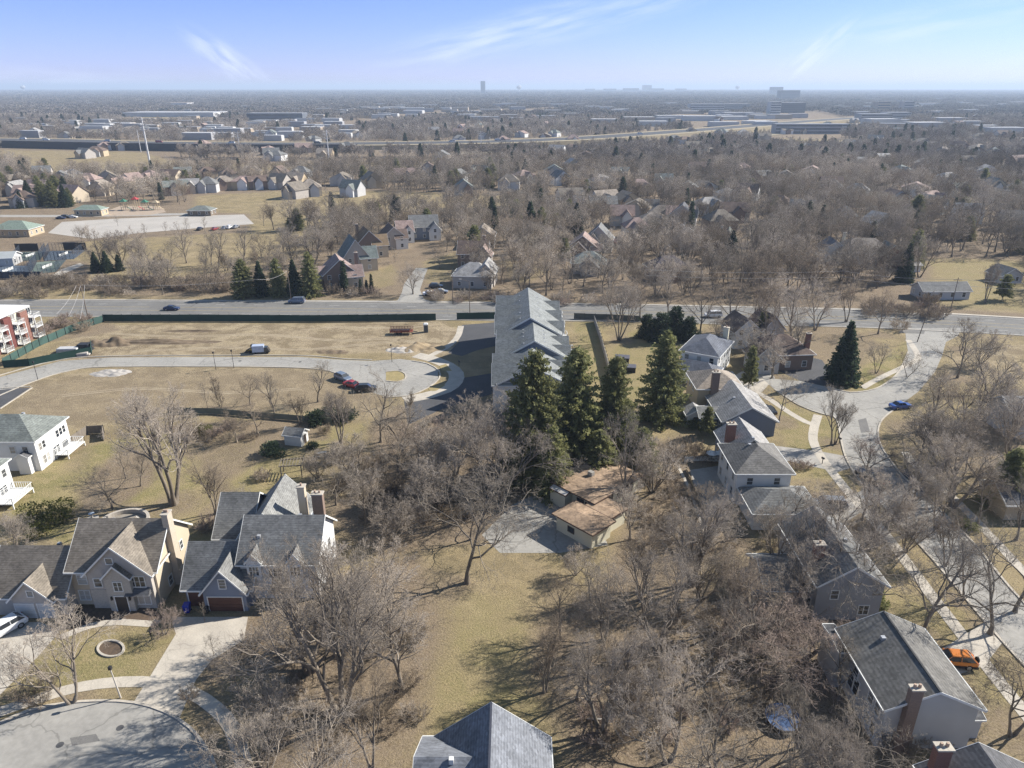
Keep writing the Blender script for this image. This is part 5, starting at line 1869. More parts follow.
# E: small house with the rust brown roofs
hE = House('low_house', 6.9, 100.4, -46, 'small cream house with rust brown low roofs in two parts beside a grey drive, centre', wall=W_CREAM, roof=R_RUST, trim=mat('dark_brown_trim', (.09, .055, .04), rough=.7), keep=14)
m = hE.wing(0, 0, 8.3, 11.2, 2.9, .65, 'hip', o=.7)
s_ = hE.wing(.6, -1.6, 3.2, 1.6, 2.5, .25, 'gx', o=.1, roof=mat('flat_white_roof', (.55, .53, .5), rough=.8))
gE = hE.wing(6.6, -6.6, 6.9, 4.3, 2.7, .45, 'hip', o=.5)
an = hE.wing(8.32, -2.26, 4.4, 4.4, 2.55, .15, 'gx', o=.4)
hE.win(gE, 'f', 2.9, 1.0, 1.1, .8, 1, 1)
hE.door(gE, 'l', 2.15, 3.4, 2.1, M_DOORW, 'garage_door')
hE.win(m, 'f', 5.6, .9, 1.3, 1.2, 2, 1)
for u in (1.6, 4.0, 6.6, 9.0):
    hE.win(m, 'r', u, .9, 1.3, 1.1, 2, 1)
hE.door(m, 'f', 7.2, 1.0, 2.0, M_DOORD)
MB().box(3.2, 4.1, 4.4, 5.1, 3.2, 4.4).build('chimney', M_CONC2, hE.r)

# F: three stepped blocks of white townhouses
for i, (y0, y1, h, rise, xr, lab) in enumerate(((156.5, 182, 9.2, 3.9, 0, 'far block of the white townhouses with grey cross gabled roof beside the main road'),
                                                (143.6, 155.6, 8.2, 3.8, .6, 'middle block of the white townhouses with a pale gable facing us'),
                                                (131.5, 142.8, 7.2, 3.4, 0.0, 'near block of the white townhouses, lowest and mostly behind the tall spruces'))):
    hF = House('townhouse_block', -2.6 + xr, y0, 0, lab, 'townhouses', wall=W_WHITE, roof=shingle('townhouse_grey_shingles', (.205, .215, .21), v=.16), keep=22)
    Wd = y1 - y0
    m = hF.wing(0, 0, 13.6, Wd, h, rise, 'gy')
    hF.vents([(4.6, Wd * t_, h + rise * .68) for t_ in (.12, .3, .5, .7, .9)] + [(9.0, Wd * t_, h + rise * .68) for t_ in (.2, .42, .62, .84)])
    MB().prism([(1.2, -.06, h + .3), (12.5, -.06, h + .3), (6.8, -.06, h + rise - .3)], [(1.2, -.035, h + .3), (12.5, -.035, h + .3), (6.8, -.035, h + rise - .3)]).build('gable_panel', W_BLUE2, hF.r)
    n = 3 if i == 0 else 2
    for j in range(n):
        yy = Wd * (j + .5) / n
        c_ = hF.wing(-1.2, yy - 3.0, 9.0, 6.0, h - .2, 3.3, 'gx', o=.3)
        hF.door(c_, 'l', 3.0, 4.6, 2.3, M_DOORW, 'garage_door')
        for st_ in (3.4, 6.2):
            hF.win(c_, 'l', 1.8, st_, 1.0, 1.4)
            hF.win(c_, 'l', 4.2, st_, 1.0, 1.4)
        e_ = hF.wing(7.6, yy - 2.2, 6.9, 4.4, h - .3, 2.0, 'gx', o=.3, wall=W_GREY)
        for st_ in (.8, 3.6, 6.1):
            hF.win(e_, 'r', 2.2, st_, 1.6, 1.5, 2, 2)
        for lv in (3.0, 5.9):
            deck(hF.r, 13.65, 16.0, yy + 2.4, min(yy + 5.0, Wd - .1), lv)
    hF.win(m, 'f', 3, 3.6, 1.0, 1.4)
    hF.win(m, 'f', 11, 3.6, 1.0, 1.4)
    hF.win(m, 'f', 8, 6.3, 1.4, 1.3, 2, 2)

# G: houses between the lawn and the bulb of the right street
hG = House('white_house', 39.2, 155.0, -30, 'white two tier house with slate blue hipped roofs left of the thin green pine', wall=W_WHITE, roof=R_SLATE)
m = hG.wing(0, 0, 8.6, 12, 5.6, 2.5, 'hip')
hG.auto(m, 'fr', 2.2, .9, 1.4)
m2 = hG.wing(-.5, -5, 10.0, 4.98, 3.0, 1.7, 'hip')
hG.auto(m2, 'fr', 2.6)
hG.chimney(7.2, 11.2, 1.2, .8, 9.2, W_CREAM, pots=1)
hG2 = House('tan_house', 38.2, 134.3, 0, 'tan house with light hipped roof and brick chimney on the wall facing us', wall=W_TAN, roof=R_TAN)
m = hG2.wing(0, 0, 9.2, 9.0, 4.7, 2.6, 'hip')
hG2.win(m, 'l', 2.5, 3.0, .9, 1.3)
hG2.win(m, 'l', 5.5, 3.0, .9, 1.3)
hG2.chimney(3.2, -.45, 1.5, .85, 8.6, W_BRICK2)
hG2.win(m, 'f', 6.8, 3.0, .8, 1.1)
hG3 = House('blue_house', 40.3, 122.3, 0, 'single storey house with dusty blue gable wall and pale grey roof', wall=W_BLUE2, roof=R_LIGHT)
m = hG3.wing(0, 0, 10, 13, 3.3, 2.8, 'gy')
hG3.auto(m, 'lr', 3.4)
hG3.vents([(3.5, 6, 5.4), (6, 9, 5.4)])
an = hG3.wing(-3.5, 3.0, 3.5, 5, 2.6, 1.0, 'gx', roof=R_GREY)
hG4 = House('white_house', 35.6, 98.2, 0, 'white two storey house with grey hipped roof and low front garage beside the right street', wall=W_WHITE, roof=R_GREY)
m = hG4.wing(0, 0, 8.6, 9.6, 5.6, 2.6, 'hip', roof=shingle('warm_grey_shingles', (.155, .148, .138)))
hG4.auto(m, 'l', 2.3, .9, 1.4)
hG4.auto(m, 'f', 4.0, .9, 1.2)
m2 = hG4.wing(.8, -7.2, 9.8, 7.18, 2.9, 1.9, 'hip', roof=R_GREY)
hG4.door(m2, 'r', 3.4, 4.6, 2.2, M_DOORW, 'garage_door')
hG4.win(m2, 'f', 3, 1, 1.4, 1.2, 2, 2)
m3 = hG4.wing(1.6, 9.62, 7.6, 8, 4.2, 2.6, 'gy', roof=R_LIGHT, wall=W_BLUE2)
hG4.auto(m3, 'l', 3)
hG4.chimney(2.4, 12.6, 1.5, 1.0, 8.2, W_BRICK)
hG4.vents([(4.3, 7.0, 8.3), (3.4, 5.6, 7.8)])
hS = House('garden_shed', 34.6, 127.0, 0, 'small grey roofed garden shed left of the dusty blue house', 'shed', wall=W_WHITE, roof=R_LIGHT, keep=3)
m = hS.wing(0, 0, 3.6, 3.4, 2.2, 1.0, 'gy', o=.3)
hS.door(m, 'f', 1.8, 1.1, 1.9)
sx, sy = G(285, 445)
hS = House('garden_shed', sx, sy, -12, 'small white garden shed with grey roof in the left garden', 'shed', wall=W_WHITE, roof=R_GREY, keep=3)
m = hS.wing(0, 0, 3.4, 2.8, 2.1, .9, 'gx', o=.25)
hS.door(m, 'r', 1.4, 1.0, 1.9)

# H: grey house with brick chimney, bottom right
hH = House('grey_house', 36.9, 52.4, 0, 'long pale grey house with dark ridge and brick chimney, orange car beyond it', wall=siding('pale_grey_siding', (.5, .5, .5)), roof=R_DGREY, keep=9)
m = hH.wing(0, 0, 9.2, 10.6, 5.6, 2.2, 'gy', roof=shingle('mid_taupe_shingles', (.145, .14, .13)))
MB().box(4.5, 4.7, -.45, 11.05, 7.88, 8.06).build('ridge_cap', M_DARK, hH.r)
for u, z in ((1.2, 3.4), (2.6, 3.4), (6.0, 3.4), (9.2, 3.4), (1.2, .8), (2.4, .8), (8.6, .8)):
    hH.win(m, 'l', 10.6 - u, z, .9, 1.35)
hH.win(m, 'l', 5.2, 1.6, 1.0, 2.0, 1, 2)
hH.win(m, 'l', 4.0, 1.6, 1.0, 2.0, 1, 2)
hH.chimney(2.2, -.38, 1.15, .7, 8.4, W_BRICK2)
an = hH.wing(-1.1, 8.0, 1.08, 4.2, 4.9, .3, 'gx', o=.15)
hH.win(an, 'l', 2.1, 3.2, .9, 1.2)
hH.wing(9.22, 1.2, 1.8, 3.4, 2.6, .4, 'gx', o=.2)
hH.vents([(3.0, 7.6, 7.3)])

# I: hidden grey house
hI = House('grey_house', 37.8, 71.3, 0, 'grey house with light right roof slope, mostly hidden behind bare branches', wall=siding('mid_grey_siding', (.34, .34, .345)), roof=R_DGREY, keep=9)
m = hI.wing(0, 0, 8.2, 12.8, 5.5, 2.7, 'gy', roof=R_GREY)
hI.auto(m, 'l', 3)
hI.win(m, 'f', 2.2, 3.3, .9, 1.2)
hI.win(m, 'f', 6.2, .9, 1.2, 1.3, 2, 2)
a2 = hI.wing(-5.2, 2.5, 5.18, 7, 2.8, 1.9, 'gx', roof=R_GREY)
hI.chimney(1.2, 4.0, 1.2, .9, 8.6, W_BRICK, z0=4, pots=1)
hI.vents([(5.4, 6.0, 7.8)])

# J: slate roof at the bottom edge
hJ = House('slate_roofed_house', -7.0, 36.0, 0, 'house at the bottom edge showing only its slate blue and pale roof slopes', wall=W_GREY, roof=shingle('pale_slate_shingles', (.17, .18, .20), v=.22), keep=12)
m = hJ.wing(0, 0, 10.2, 12.6, 5.6, 4.0, 'gy')
MB().box(5.0, 5.2, -.45, 13.05, 9.72, 9.86).build('ridge_cap', mat('dark_ridge', (.05, .055, .075), rough=.8), hJ.r)
a2 = hJ.wing(-1.0, 3.6, 4.5, 9.0, 5.6, 3.0, 'gx')
hJ.win(m, 'b', 3, 3.4)
hJ.win(m, 'b', 7, 3.4)
MB().box(1.6, 2.0, 7.6, 8.0, 6.5, 9.0).build('roof_vent', M_WHITE, hJ.r)

# K: roof corner at the bottom right
kx, ky = G(979, 743, 7.8)
hK = House('grey_house', kx - 4.8, ky - 11, 0, 'dark grey hipped roof cut by the bottom right edge, brick chimney at its left', wall=W_GREY, roof=R_DGREY, keep=9)
m = hK.wing(0, 0, 9.6, 10.6, 5.0, 2.6, 'gy', roof=R_DGREY)
hK.chimney(1.1, 10.2, 1.3, .8, 8.2, W_BRICK)

# dark garage at right edge
gx_, gy_ = G(1003, 520)
hL = House('dark_roofed_garage', gx_, gy_, 0, 'dark roofed building at the right edge beyond the sidewalk', wall=W_TAN, roof=R_DGREY, keep=8)
m = hL.wing(0, 0, 9, 7, 2.9, 2.0, 'gx')
gx_, gy_ = G(1008, 438)
hL = House('grey_house', gx_, gy_, 0, 'grey roofed house at the right edge behind the old thick trunked tree', wall=W_GREY, roof=R_LIGHT, keep=8)
m = hL.wing(0, 0, 9, 8, 4.5, 2.4, 'gx')


def mid(name, px, py, ang, L, W, h, rise, typ, wall, roof, label, extra=(), chim=None, cat='house', group=None, keep=None, simple=False, win=True):
    """px, py: pixel of the foot of the near left corner"""
    x, y = G(px, py)
    hs = House(name, x, y, ang, label, cat, wall=wall, roof=roof, group=group, keep=keep or max(L, W) * .8, simple=simple)
    w = hs.wing(0, 0, L, W, h, rise, typ)
    if win:
        hs.auto(w, 'frl', 3.2)
    for (x0, y0, l2, w2, h2, r2_, t2, *rest) in extra:
        w2_ = hs.wing(x0, y0, l2, w2, h2, r2_, t2, wall=rest[0] if rest else None, roof=rest[1] if len(rest) > 1 else None)
        if win:
            hs.auto(w2_, 'f', 3)
    if chim:
        hs.chimney(chim[0], chim[1], 1.1, .8, h + rise + 1.2, chim[2] if len(chim) > 2 else W_BRICK2)
    return hs


mid('brick_house', 325, 291, 20, 11, 10, 5.2, 4.6, 'gy', W_BRICK2, R_PINK, 'brown brick house with pinkish roof at the near left of the side street', [(-4, 2, 5, 7, 4, 3, 'gx'), (7.5, -1.5, 5, 5, 4.6, 3.0, 'gx', W_BEIGE)], chim=(11.5, 4))
mid('green_roofed_house', 345, 273, 22, 9, 11, 5.6, 6.0, 'gy', W_STONE, shingle('green_shingles', (.15, .175, .165)), 'house with steep green grey roof and pale right edge left of the side street', [(6, -.5, 6, 6, 5, 3.5, 'gx', W_BEIGE)])
mid('brick_house', 358, 259, 22, 10, 10, 5.6, 5.0, 'gy', W_BRICK2, shingle('ochre_brown_shingles', (.22, .16, .10)), 'ochre brown roofed house behind the steep green grey roof', [(6, -1, 6, 6, 5, 3.5, 'gx', W_BEIGE)], chim=(2, 9))
mid('grey_house', 384, 250, 20, 9, 10, 5.2, 3.8, 'gy', W_STUC, R_BROWN, 'dull brown roofed house third back along the side street', [(5, -1, 5, 6, 4.6, 3, 'gx', W_WHITE)])
mid('brick_house', 398, 243, 15, 7, 9, 5.0, 3.6, 'gx', W_BEIGE, R_PINK, 'small pinkish roofed house squeezed before the dark blue one', [(3, -1, 4, 4, 4.6, 2.4, 'gy', W_WHITE)])
mid('blue_house', 411, 240, 10, 12, 10, 5.6, 4.2, 'gx', W_BLUE2, R_GREY, 'dark blue house with grey roof at the far end of the side street', [(8, -3, 5, 5, 4.5, 3, 'gy', W_WHITE)])
mid('grey_house', 453, 288, -6, 13, 10, 4.0, 3.6, 'hip', W_STUC, R_LIGHT, 'light grey hip roofed house right of the side street junction', [(7.5, 3, 6, 9, 4.6, 3.2, 'gy')])
mid('brick_house', 458, 268, -4, 11, 9, 5.4, 3.8, 'gx', W_BRICK2, R_BROWN, 'dark brown gabled house behind the light grey hip roof', [(7, -2.5, 5.5, 7, 5.2, 3.4, 'gy', W_STUC, R_PINK)], chim=(9, 9))
mid('grey_house', 470, 248, -4, 10, 9, 5.0, 3.6, 'gy', W_STUC, R_TAN, 'greyish house farther back behind the dark brown gables')
mid('grey_gabled_house', 584, 252, -12, 11, 9, 5.2, 5.2, 'gy', W_STUC, R_GREY, 'grey double gabled house with white roof edges right of the firs', [(1, -2.0, 5.5, 5, 4.5, 3.5, 'gy')])
mid('brick_house', 568, 258, -10, 11, 9, 4.6, 4.2, 'gy', W_BRICK2, R_PINK, 'pinkish roofed brown house below the grey double gable', [(1, -2, 6, 5, 4, 2.8, 'gy'), (9, -1, 4, 5, 3.6, 2, 'gx', W_BEIGE)])
mid('grey_house', 571, 274, -8, 12, 9, 3.8, 3.6, 'hip', W_STUC, shingle('pale_green_shingles', (.24, .26, .24)), 'house with pale green peak and dark hip beside the thicket', [(3.5, -3, 6, 5, 3.6, 2.8, 'gy', W_STUC, R_DGREY)])
mid('dark_roofed_house', 652, 282, 8, 14, 10, 4.0, 3.8, 'hip', W_BRICK2, shingle('plum_shingles', (.085, .075, .09)), 'long plum dark hip roof among trees right of centre beyond the main road', [(2, -3, 6, 6, 3.8, 2.8, 'gy')])
mid('tan_house', 648, 222, -10, 12, 9, 4.0, 3.6, 'hip', W_TAN, R_TAN, 'tan hip roofed house left of the big dark gable beyond the main road')
mid('dark_roofed_house', 668, 226, -16, 12, 10, 5.2, 5.0, 'gy', W_STUC, R_DGREY, 'dark grey steep gable with white right edge beyond the main road', [(7, -2, 6, 6, 5, 3, 'gx', W_WHITE)], chim=(10, 2, W_BEIGE))
mid('dark_roofed_house', 640, 214, 0, 10, 8, 4, 3.0, 'gx', W_WHITE, R_DGREY, 'small dark roof left of the tan hip roof')
mid('red_roofed_house', 694, 248, -20, 13, 9, 4.4, 3.8, 'gx', W_BRICK2, shingle('reddish_shingles', (.21, .13, .11)), 'reddish brown roof with a white edge buried in the wood', [(10, -2, 6, 8, 4.4, 4.2, 'gy', W_STUC, R_GGREEN)], chim=(10, 2, W_WHITE))
mid('pale_roofed_house', 674, 240, 0, 8, 8, 3.6, 2.6, 'hip', W_STUC, R_LIGHT, 'small pale roof just left of the reddish brown roof')
mid('large_hip_roofed_house', 838, 264, -6, 20, 12, 4.2, 4.6, 'hip', W_STUC, R_TAN, 'largest hip roofed house with cream and grey slopes beyond the main road at the right', [(-5, 4, 9, 9, 4.4, 3.4, 'gy', W_WHITE, R_SLATE), (14, -3, 8, 9, 4.0, 4.0, 'gy', W_BRICK, R_GGREEN)], chim=(4, 10, W_CREAM))
mid('garage', 905, 272, 0, 5.5, 5, 2.4, .8, 'gx', W_WHITE, R_LIGHT, 'little white building between the trees beyond the main road at the right', cat='garage')
mid('garage', 1000, 284, 8, 8, 7, 2.8, 2.4, 'gy', W_GREY, R_GREY, 'little grey garage at the end of the right hand driveway', cat='garage')
mid('long_low_house', 922, 300, 2, 15, 7, 2.8, 2.0, 'gx', W_GREY, R_GREY, 'long low house behind the hedge beyond the main road at the right', keep=14)
mid('white_gabled_house', 733, 349, 10, 7, 8, 4.6, 3.0, 'gy', W_WHITE, R_BROWN, 'white gable wall and brown roof beside the main road, left part of a big house', [(7, -1, 6, 8, 5, 3.4, 'gy', W_STUC, R_BROWN)])
mid('brown_roofed_house', 762, 371, 4, 12, 10, 3.8, 3.4, 'hip', W_BRICK2, R_BROWN, 'big brown hipped house behind bare trees left of the dark fir', [(-3, -2, 6, 6, 4, 2.8, 'gy', W_GREY)], chim=(11, 2, W_BRICK))
mid('grey_house', 1012, 196, 0, 12, 10, 4.6, 3.4, 'hip', W_WHITE, R_LIGHT, 'white walled house far out at the right edge')
mid('grey_house', 975, 178, -14, 16, 10, 5, 4, 'gy', W_WHITE, R_LIGHT, 'pale gable standing out of the far right wood', [(-7, 1, 8, 8, 4, 3, 'gx', W_STUC, R_DGREY)])
mid('grey_house', 893, 180, 10, 14, 9, 4, 3, 'gx', W_STUC, R_DGREY, 'dark roof in the middle of the far right wood', [(6, -2, 6, 6, 4, 3, 'gy', W_TAN)])
mid('grey_house', 855, 166, 0, 10, 8, 4, 3, 'gx', W_WHITE, R_LIGHT, 'small pale roof above the straw coloured clearing')

# park building, picnic shelter
mid('park_building', -8, 237, 0, 17, 11, 3.2, 3.0, 'hip', W_TAN, shingle('sage_green_roof', (.20, .25, .21), v=.08), 'park building with sage green hip roof at the left edge', cat='building')
mid('park_building', 75, 216, 0, 14, 7, 3, 2.0, 'hip', W_TAN, MATS['sage_green_roof'], 'low sage roofed shelter beside the playground', cat='building')
mid('picnic_shelter', 188, 216, 0, 12, 8, 2.6, 2.0, 'hip', mat('shelter_posts', (.20, .16, .12)), R_GGREEN, 'dark hip roofed shelter at the right end of the playground', cat='shelter')
mid('court_pavilion', -34, 268, 12, 16, 8, 3.0, 1.6, 'gx', W_GREY, mat('pale_metal_roof', (.40, .42, .42), (.34, .36, .36), scale=.3, rough=.5), 'pale roofed pavilion inside the fenced courts', cat='building')

# apartment building, left edge
ax_, ay_ = G(27, 306.5, 8.4)
ax_ -= 16 * math.cos(R(-3)) - 24 * math.sin(R(-3))
ay_ -= 16 * math.sin(R(-3)) + 24 * math.cos(R(-3))
hap = House('apartment_building', ax_, ay_, -3, 'red and cream apartment building with white flat roof and balconies at the left edge', 'building', wall=W_CREAM, roof=M_WHITE, keep=20)
ab = MB().box(0, 16, 0, 24, -.3, 8.3).build('wall', W_CREAM, hap.r)
MB().box(-.4, 16.4, -.4, 24.4, 8.302, 8.7).build('roof', mat('white_membrane', (.66, .66, .66), (.56, .56, .57), scale=.3), hap.r)
wr = dict(x0=0, y0=0, L=16, W=24, h=8.3)
for j in range(4):
    u = 3 + j * 6
    MB().box(16.003, 16.9, u - 1.3, u + 1.3, -.2, 8.0).build('red_bay', W_BRICK if j % 2 else mat('red_panel', (.17, .06, .05), rough=.7), hap.r)
    for lv in range(3):
        b_ = deck(hap.r, 16.005, 18.2, u + 1.55, u + 4.2, .4 + lv * 2.7)
        hap.win(wr, 'r', u + 2.9, 1.0 + lv * 2.7, 1.5, 1.6, 2, 1)
for j in range(4):
    for lv in range(3):
        hap.win(wr, 'f', 2 + j * 4, 1.0 + lv * 2.7, 1.4, 1.5, 2, 1)
MB().box(5, 7, 8, 10, 8.7, 9.6).build('roof_vent', M_CONC2, hap.r)

# ---- more distant houses: rows beyond the park, and roofs showing through the woods
far_specs = []
rs_h = np.random.RandomState(5)
WL = [W_STUC, W_WHITE, W_TAN, W_BRICK2, W_BEIGE, W_GREY]
RL = [R_TAN, R_PINK, R_GREY, R_BROWN, R_LIGHT, R_TAUPE, R_GGREEN]


# ------------------------------------------------------------ labels by landmark: what stands beside what
LANDMARKS = [('the red apartment building', 15, 330), ('the fenced courts', 45, 262), ('the park car park', 150, 224), ('the park building', 15, 228), ('the playground', 135, 208),
             ('the spruce clump', 278, 285), ('the fir pair on the field', 294, 222), ('the steep green grey roof', 362, 255), ('the dark blue house', 420, 230),
             ('the side street junction', 415, 290), ('the light grey hip roof', 470, 272), ('the white townhouses', 535, 320), ('the very dark tall fir', 531, 225), ('the grey double gable', 594, 240),
             ('the pink roofed house', 580, 250), ('the pale green peak', 585, 264), ('the plum dark roof', 664, 268), ('the big dark gable', 680, 215), ('the reddish roof', 716, 236),
             ('the largest hip roof', 858, 243), ('the little white garage', 910, 268), ('the long low house', 945, 292), ('the little grey garage', 1003, 272), ('the pale far right gable', 975, 168),
             ('the white van', 713, 314), ('the big dark fir', 841, 350), ('the brown hipped house', 780, 352), ('the brick row', 220, 188), ('the far left firs', 48, 195),
             ('the far right dark roof', 895, 175), ('the dark left firs pair', 813, 222), ('the tall slim tree', 619, 300), ('the brown roofed house', 590, 490), ('the row of spruces', 580, 420),
             ('the grey blue house', 265, 540), ('the small white shed', 293, 438), ('the blue trampoline', 782, 716), ('the garden path', 692, 500), ('the slate roof', 485, 735), ('the middle cul-de-sac', 400, 375),
             ('the townhouse driveways', 450, 400), ('the long grey house', 890, 670), ('the hidden grey house', 845, 560), ('the pink crowned tree', 500, 450), ('the fenced plot', 120, 325),
             ('the field\'s far end', 500, 200), ('the long white warehouse', 166, 113), ('the lone tower', 483, 92), ('the office slab', 785, 105), ('the horizon cluster', 647, 93), ('the straw clearing', 815, 143), ('the tall white pole', 148, 140), ('the second white pole', 329, 148), ('the shopping strip', 420, 110), ('the striped offices', 715, 108), ('the far apartments', 890, 120), ('the right horizon', 980, 100), ('the left horizon', 30, 100), ('the left highway bend', 100, 146), ('the highway middle', 520, 145), ('the white walled far right house', 1012, 190), ('the tan clearing', 470, 640)]
PENDING = []


def where(px, py):
    best = min(LANDMARKS, key=lambda l: (l[1] - px) ** 2 + ((l[2] - py) * 1.7) ** 2)
    dx, dy = px - best[1], (py - best[2]) * 1.7
    far = math.hypot(dx, dy) > 45
    if abs(dx) > abs(dy):
        w = 'left of ' if dx < 0 else 'right of '
        return ('well ' if far else 'just ') + w + best[0]
    return (('far beyond ' if far else 'just beyond ') if dy < 0 else ('well in front of ' if far else 'just in front of ')) + best[0]


def later(o, look, size, what, x, y, group):
    px, py = J(x, y)
    PENDING.append([o, (size + ' ' if size else '') + look + ' ' + what + ' ' + where(px, py), px, py, group])


def settle_labels():
    by = {}
    for p in PENDING:
        by.setdefault(p[1], []).append(p)
    for lab, ps in by.items():
        ps.sort(key=lambda p: p[2])
        n = len(ps)
        for i, p in enumerate(ps):
            if n == 1:
                t = lab
            elif n == 2:
                t = ('left-hand ' if i == 0 else 'right-hand ') + lab
            elif n <= 9:
                t = ('leftmost' if i == 0 else 'rightmost' if i == n - 1 else ('second', 'third', 'fourth', 'fifth', 'sixth', 'seventh', 'eighth')[i - 1] + ' from left') + ' ' + lab
            else:
                t = lab
            p[0]['label'] = t
            p[0]['group'] = p[4]



WN = ['grey walled', 'white', 'tan', 'brown brick', 'beige', 'pale grey']
RN = ['tan', 'pinkish', 'grey', 'brown', 'light grey', 'taupe', 'green grey']


def far_house(px, py, lab, grp, big=1.0):
    wi, ri = rs_h.randint(len(WL)), rs_h.randint(len(RL))
    L = rs_h.uniform(11, 15) * big
    W = rs_h.uniform(9, 11) * big
    x, y = G(px, py)
    hs = House('distant_house', x, y, rs_h.uniform(-35, 35), None, 'house', wall=WL[wi], roof=RL[ri], group=grp, keep=11 * big, simple=True)
    later(hs.r, '%s roofed' % RN[ri], '', '%s house' % WN[wi], x, y, grp)
    t = ['gx', 'gy', 'hip'][rs_h.randint(3)]
    hs.wing(0, 0, L, W, 5.2, rs_h.uniform(3, 4.5), t)
    hs.wing(L * rs_h.uniform(.1, .5), -2.5, L * .4, W * .5, 4.8, 2.8, 'gy', wall=WL[rs_h.randint(len(WL))])


for px, py in ((165, 196), (180, 194), (197, 193), (215, 191), (232, 190), (250, 190), (268, 189), (285, 188), (122, 186), (140, 184), (158, 183), (176, 181), (200, 180),
               (88, 196), (98, 186), (110, 190), (290, 180), (270, 180), (240, 179), (222, 182)):
    far_house(px, py, 'distant gabled house in the brick row along the far edge of the park field', 'row of houses beyond the park field')
for px, py in ((2, 196), (14, 202), (26, 196), (8, 186), (50, 186), (62, 182), (76, 188), (34, 180), (56, 202), (10, 208)):
    far_house(px, py, 'distant pale house among the firs at the far left', 'houses among the firs at the far left')
for px, py in ((282, 198), (300, 197), (340, 196), (365, 188), (395, 182), (420, 176), (448, 182), (470, 178), (498, 190), (520, 184), (455, 196), (545, 178), (330, 186)):
    far_house(px, py, 'distant roof showing in the wood behind the park field', 'roofs in the wood behind the park field')
for px, py in ((560, 205), (556, 186), (597, 190), (610, 180), (630, 196), (590, 214), (620, 210), (700, 196), (735, 200), (690, 176), (760, 184), (800, 178), (820, 196), (845, 206), (900, 196), (930, 208), (957, 198), (1000, 206),
               (915, 170), (880, 165), (960, 166), (940, 158), (990, 158), (1015, 168), (830, 160), (700, 215), (720, 222), (610, 226), (638, 234), (625, 240)):
    far_house(px, py, 'distant roof half hidden in the broad wood right of centre', 'roofs half hidden in the broad wood')


for _px, _py in [(566 + 18.5 * _k + 7 * ((_k * 5) % 3), 172 + (_k * 37) % 66) for _k in range(24)]:
    far_house(_px, _py, '', 'roofs half hidden in the broad wood')
for _i in range(70):
    # small roofs scattered through the far suburbs
    _px, _py = rs_h.uniform(0, 1024), 118 + 44 * rs_h.rand() ** .8
    far_house(_px, _py, 'tiny far off roof among bare trees on the %s' % ('left' if _px < 340 else 'right' if _px > 690 else 'middle stretch of the plain'), 'tiny roofs on the %s' % ('left' if _px < 340 else 'right' if _px > 690 else 'middle'), 1.15)


def block(name, px, py, Wm, Dm, Hm, wall, roof, label, cat='building', group=None, bands=0, ang=0, keep=None):
    x, y = G(px, py - 2.5 if py < 100 else py)
    r = empty(name, (x, y, 0), R(ang), label, cat, group)
    MB().box(-Wm / 2, Wm / 2, 0, Dm, -1, Hm).build('wall', wall, r)
    MB().box(-Wm / 2 + .6, Wm / 2 - .6, .6, Dm - .6, Hm + .01, Hm + .5).build('roof', roof, r)
    if bands:
        bm_ = MB()
        for k in range(bands):
            z = Hm * (k + .35) / bands
            bm_.box(-Wm / 2 + .8, Wm / 2 - .8, -.25, -.01, z, z + Hm / bands * .45)
        bm_.build('window_band', M_LITG, r)
    HOUSE_KEEP.append((x, y + Dm / 2, keep or max(Wm, Dm) * .62))
    return r


